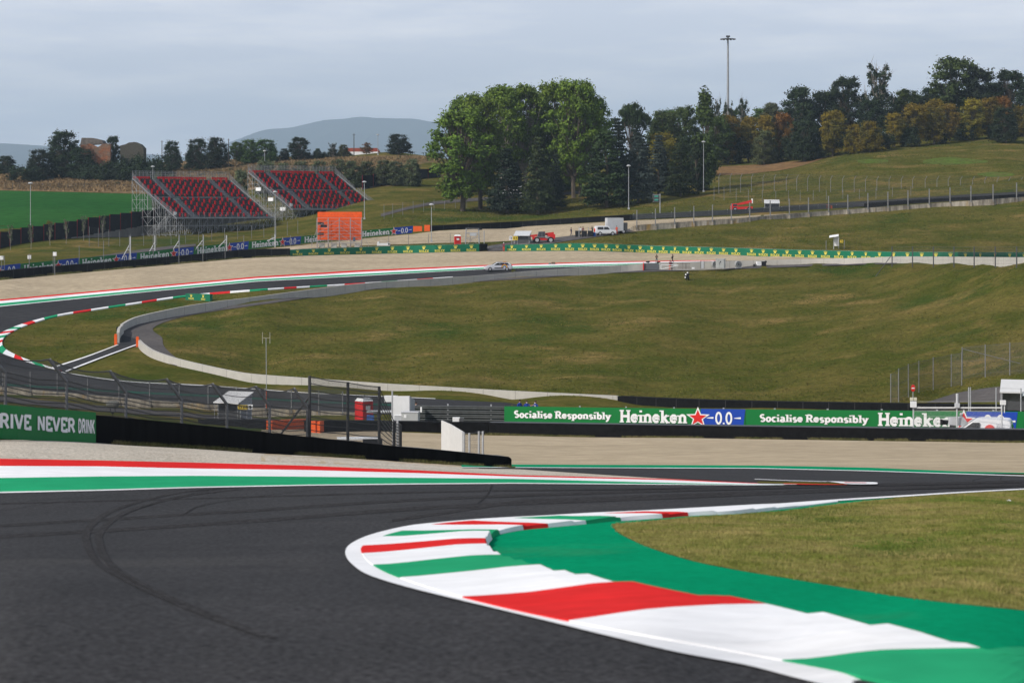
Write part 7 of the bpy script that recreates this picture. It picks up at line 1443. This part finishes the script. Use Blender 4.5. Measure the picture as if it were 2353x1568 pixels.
tufts(dm, 0, 1000, 600, 745, 22000, .6, .22)
# weeds along the foot of the barrier walls, a scrap of paper on the verge
def weeds(W, n, h, w_, out=.25):
    ln = Line(W); u = RNG.uniform(0, ln.len, n); u = u[mn(u)]; P = [ln.pos(a, 0, out*RNG.random()) for a in u]; blades('grass', np.array([p.x for p in P]), np.array([p.y for p in P]), h, w_, 4, WEED, .01)
mn = lambda u: np.array([mnoise.noise(Vector((a*.35, 2.0, 7.0))) > -.12 for a in u])
WEED = mat('weed', (.10,.115,.03), .85, .4, 3, col2=(.19,.16,.07), scale2=.6)
weeds(NL.W, 2600, .13, .012); weeds(wpts([(c, t, b_+.5, d) for c, t, b_, d in TW]), 3500, .16, .02); weeds(wpts(FB), 2500, .3, .04, 1.0)
p = G(2317, 1153); b = MB(); b.poly([(-.09,-.03,.05),(.0,-.05,.06),(.03,.03,.09),(-.07,.05,.07)]); b.poly([(.03,.03,.09),(.0,-.05,.06),(.12,-.02,.045),(.11,.06,.06)]); o = b.build('paper_scrap', WHITE, None, (0,0,0)); o.location = p; o.scale = (.4,.4,.5); tag(o, 'white scrap of paper lying on the grass verge at the right', 'litter')
# mountains far behind
MM = mat('forested mountain', (.030,.045,.030), .95, .35, .004, col2=(.022,.034,.026), scale2=.002)
def mountain(prof, d, depth, name='hills'):
    """long ridge: crest line sighted at distance d, sloping down on both sides"""
    b = MB(); P = cr(prof, 8); rw = []
    for i, (c, r) in enumerate(P):
        t = at(c, r, d); w1 = mnoise.noise(Vector((c*.035, 3.1, 0))); w2 = mnoise.noise(Vector((c*.13, 9.1, 0))); t.z += (w1*.9+w2*.6)/FPX*d; R = []
        for k in range(9):
            f = k/8; z = t.z*(1-f**.9)+6*f**.9; nn = mnoise.noise(Vector((c*.02, k*.8, 5.0)))*depth*.10*math.sin(math.pi*min(1, f+.02)); R.append(Vector((t.x+mnoise.noise(Vector((c*.03, k*.7, 1.0)))*d*.006*(f > 0), d-depth*f+nn, z)))
        R.insert(0, Vector((t.x, d+depth*.8, 6))); rw.append(R)
    n = len(rw[0])
    for R in rw: b.v += [tuple(p) for p in R]
    for i in range(len(rw)-1):
        for j in range(n-1): b.f.append((i*n+j, (i+1)*n+j, (i+1)*n+j+1, i*n+j+1)); b.m.append(0)
    return struct(name, b, MM, True)
mountain([(460,348),(530,326),(570,311),(610,298),(660,294),(700,286),(740,277),(790,273),(830,268.5),(860,271),(910,272),(950,273),(985,279),(1060,290),(1150,305),(1300,330),(1500,380),(1700,440)], 16500, 4000)
mountain([(-900,345),(-500,322),(-200,320),(-60,325),(0,329),(40,331),(70,333),(110,336),(180,345),(300,352),(420,360),(560,380)], 14500, 3600)
mountain([(1900,420),(2300,360),(2800,330),(3400,340),(4200,420)], 16000, 3600)
hz = MB(); hz.box((0, 10400, 486), (26000, 21400, 1008)); o = hz.build('haze', [], None); tag(o, kind='stuff')
hm = bpy.data.materials.new('haze'); hm.use_nodes = True; n_ = hm.node_tree; n_.nodes.clear(); ho = n_.nodes.new('ShaderNodeOutputMaterial'); hv = n_.nodes.new('ShaderNodeVolumePrincipled')
hv.inputs['Color'].default_value = (.64,.83,1,1); hv.inputs['Density'].default_value = .000085; hv.inputs['Anisotropy'].default_value = 0.0; n_.links.new(hv.outputs['Volume'], ho.inputs['Volume']); o.data.materials.append(hm)
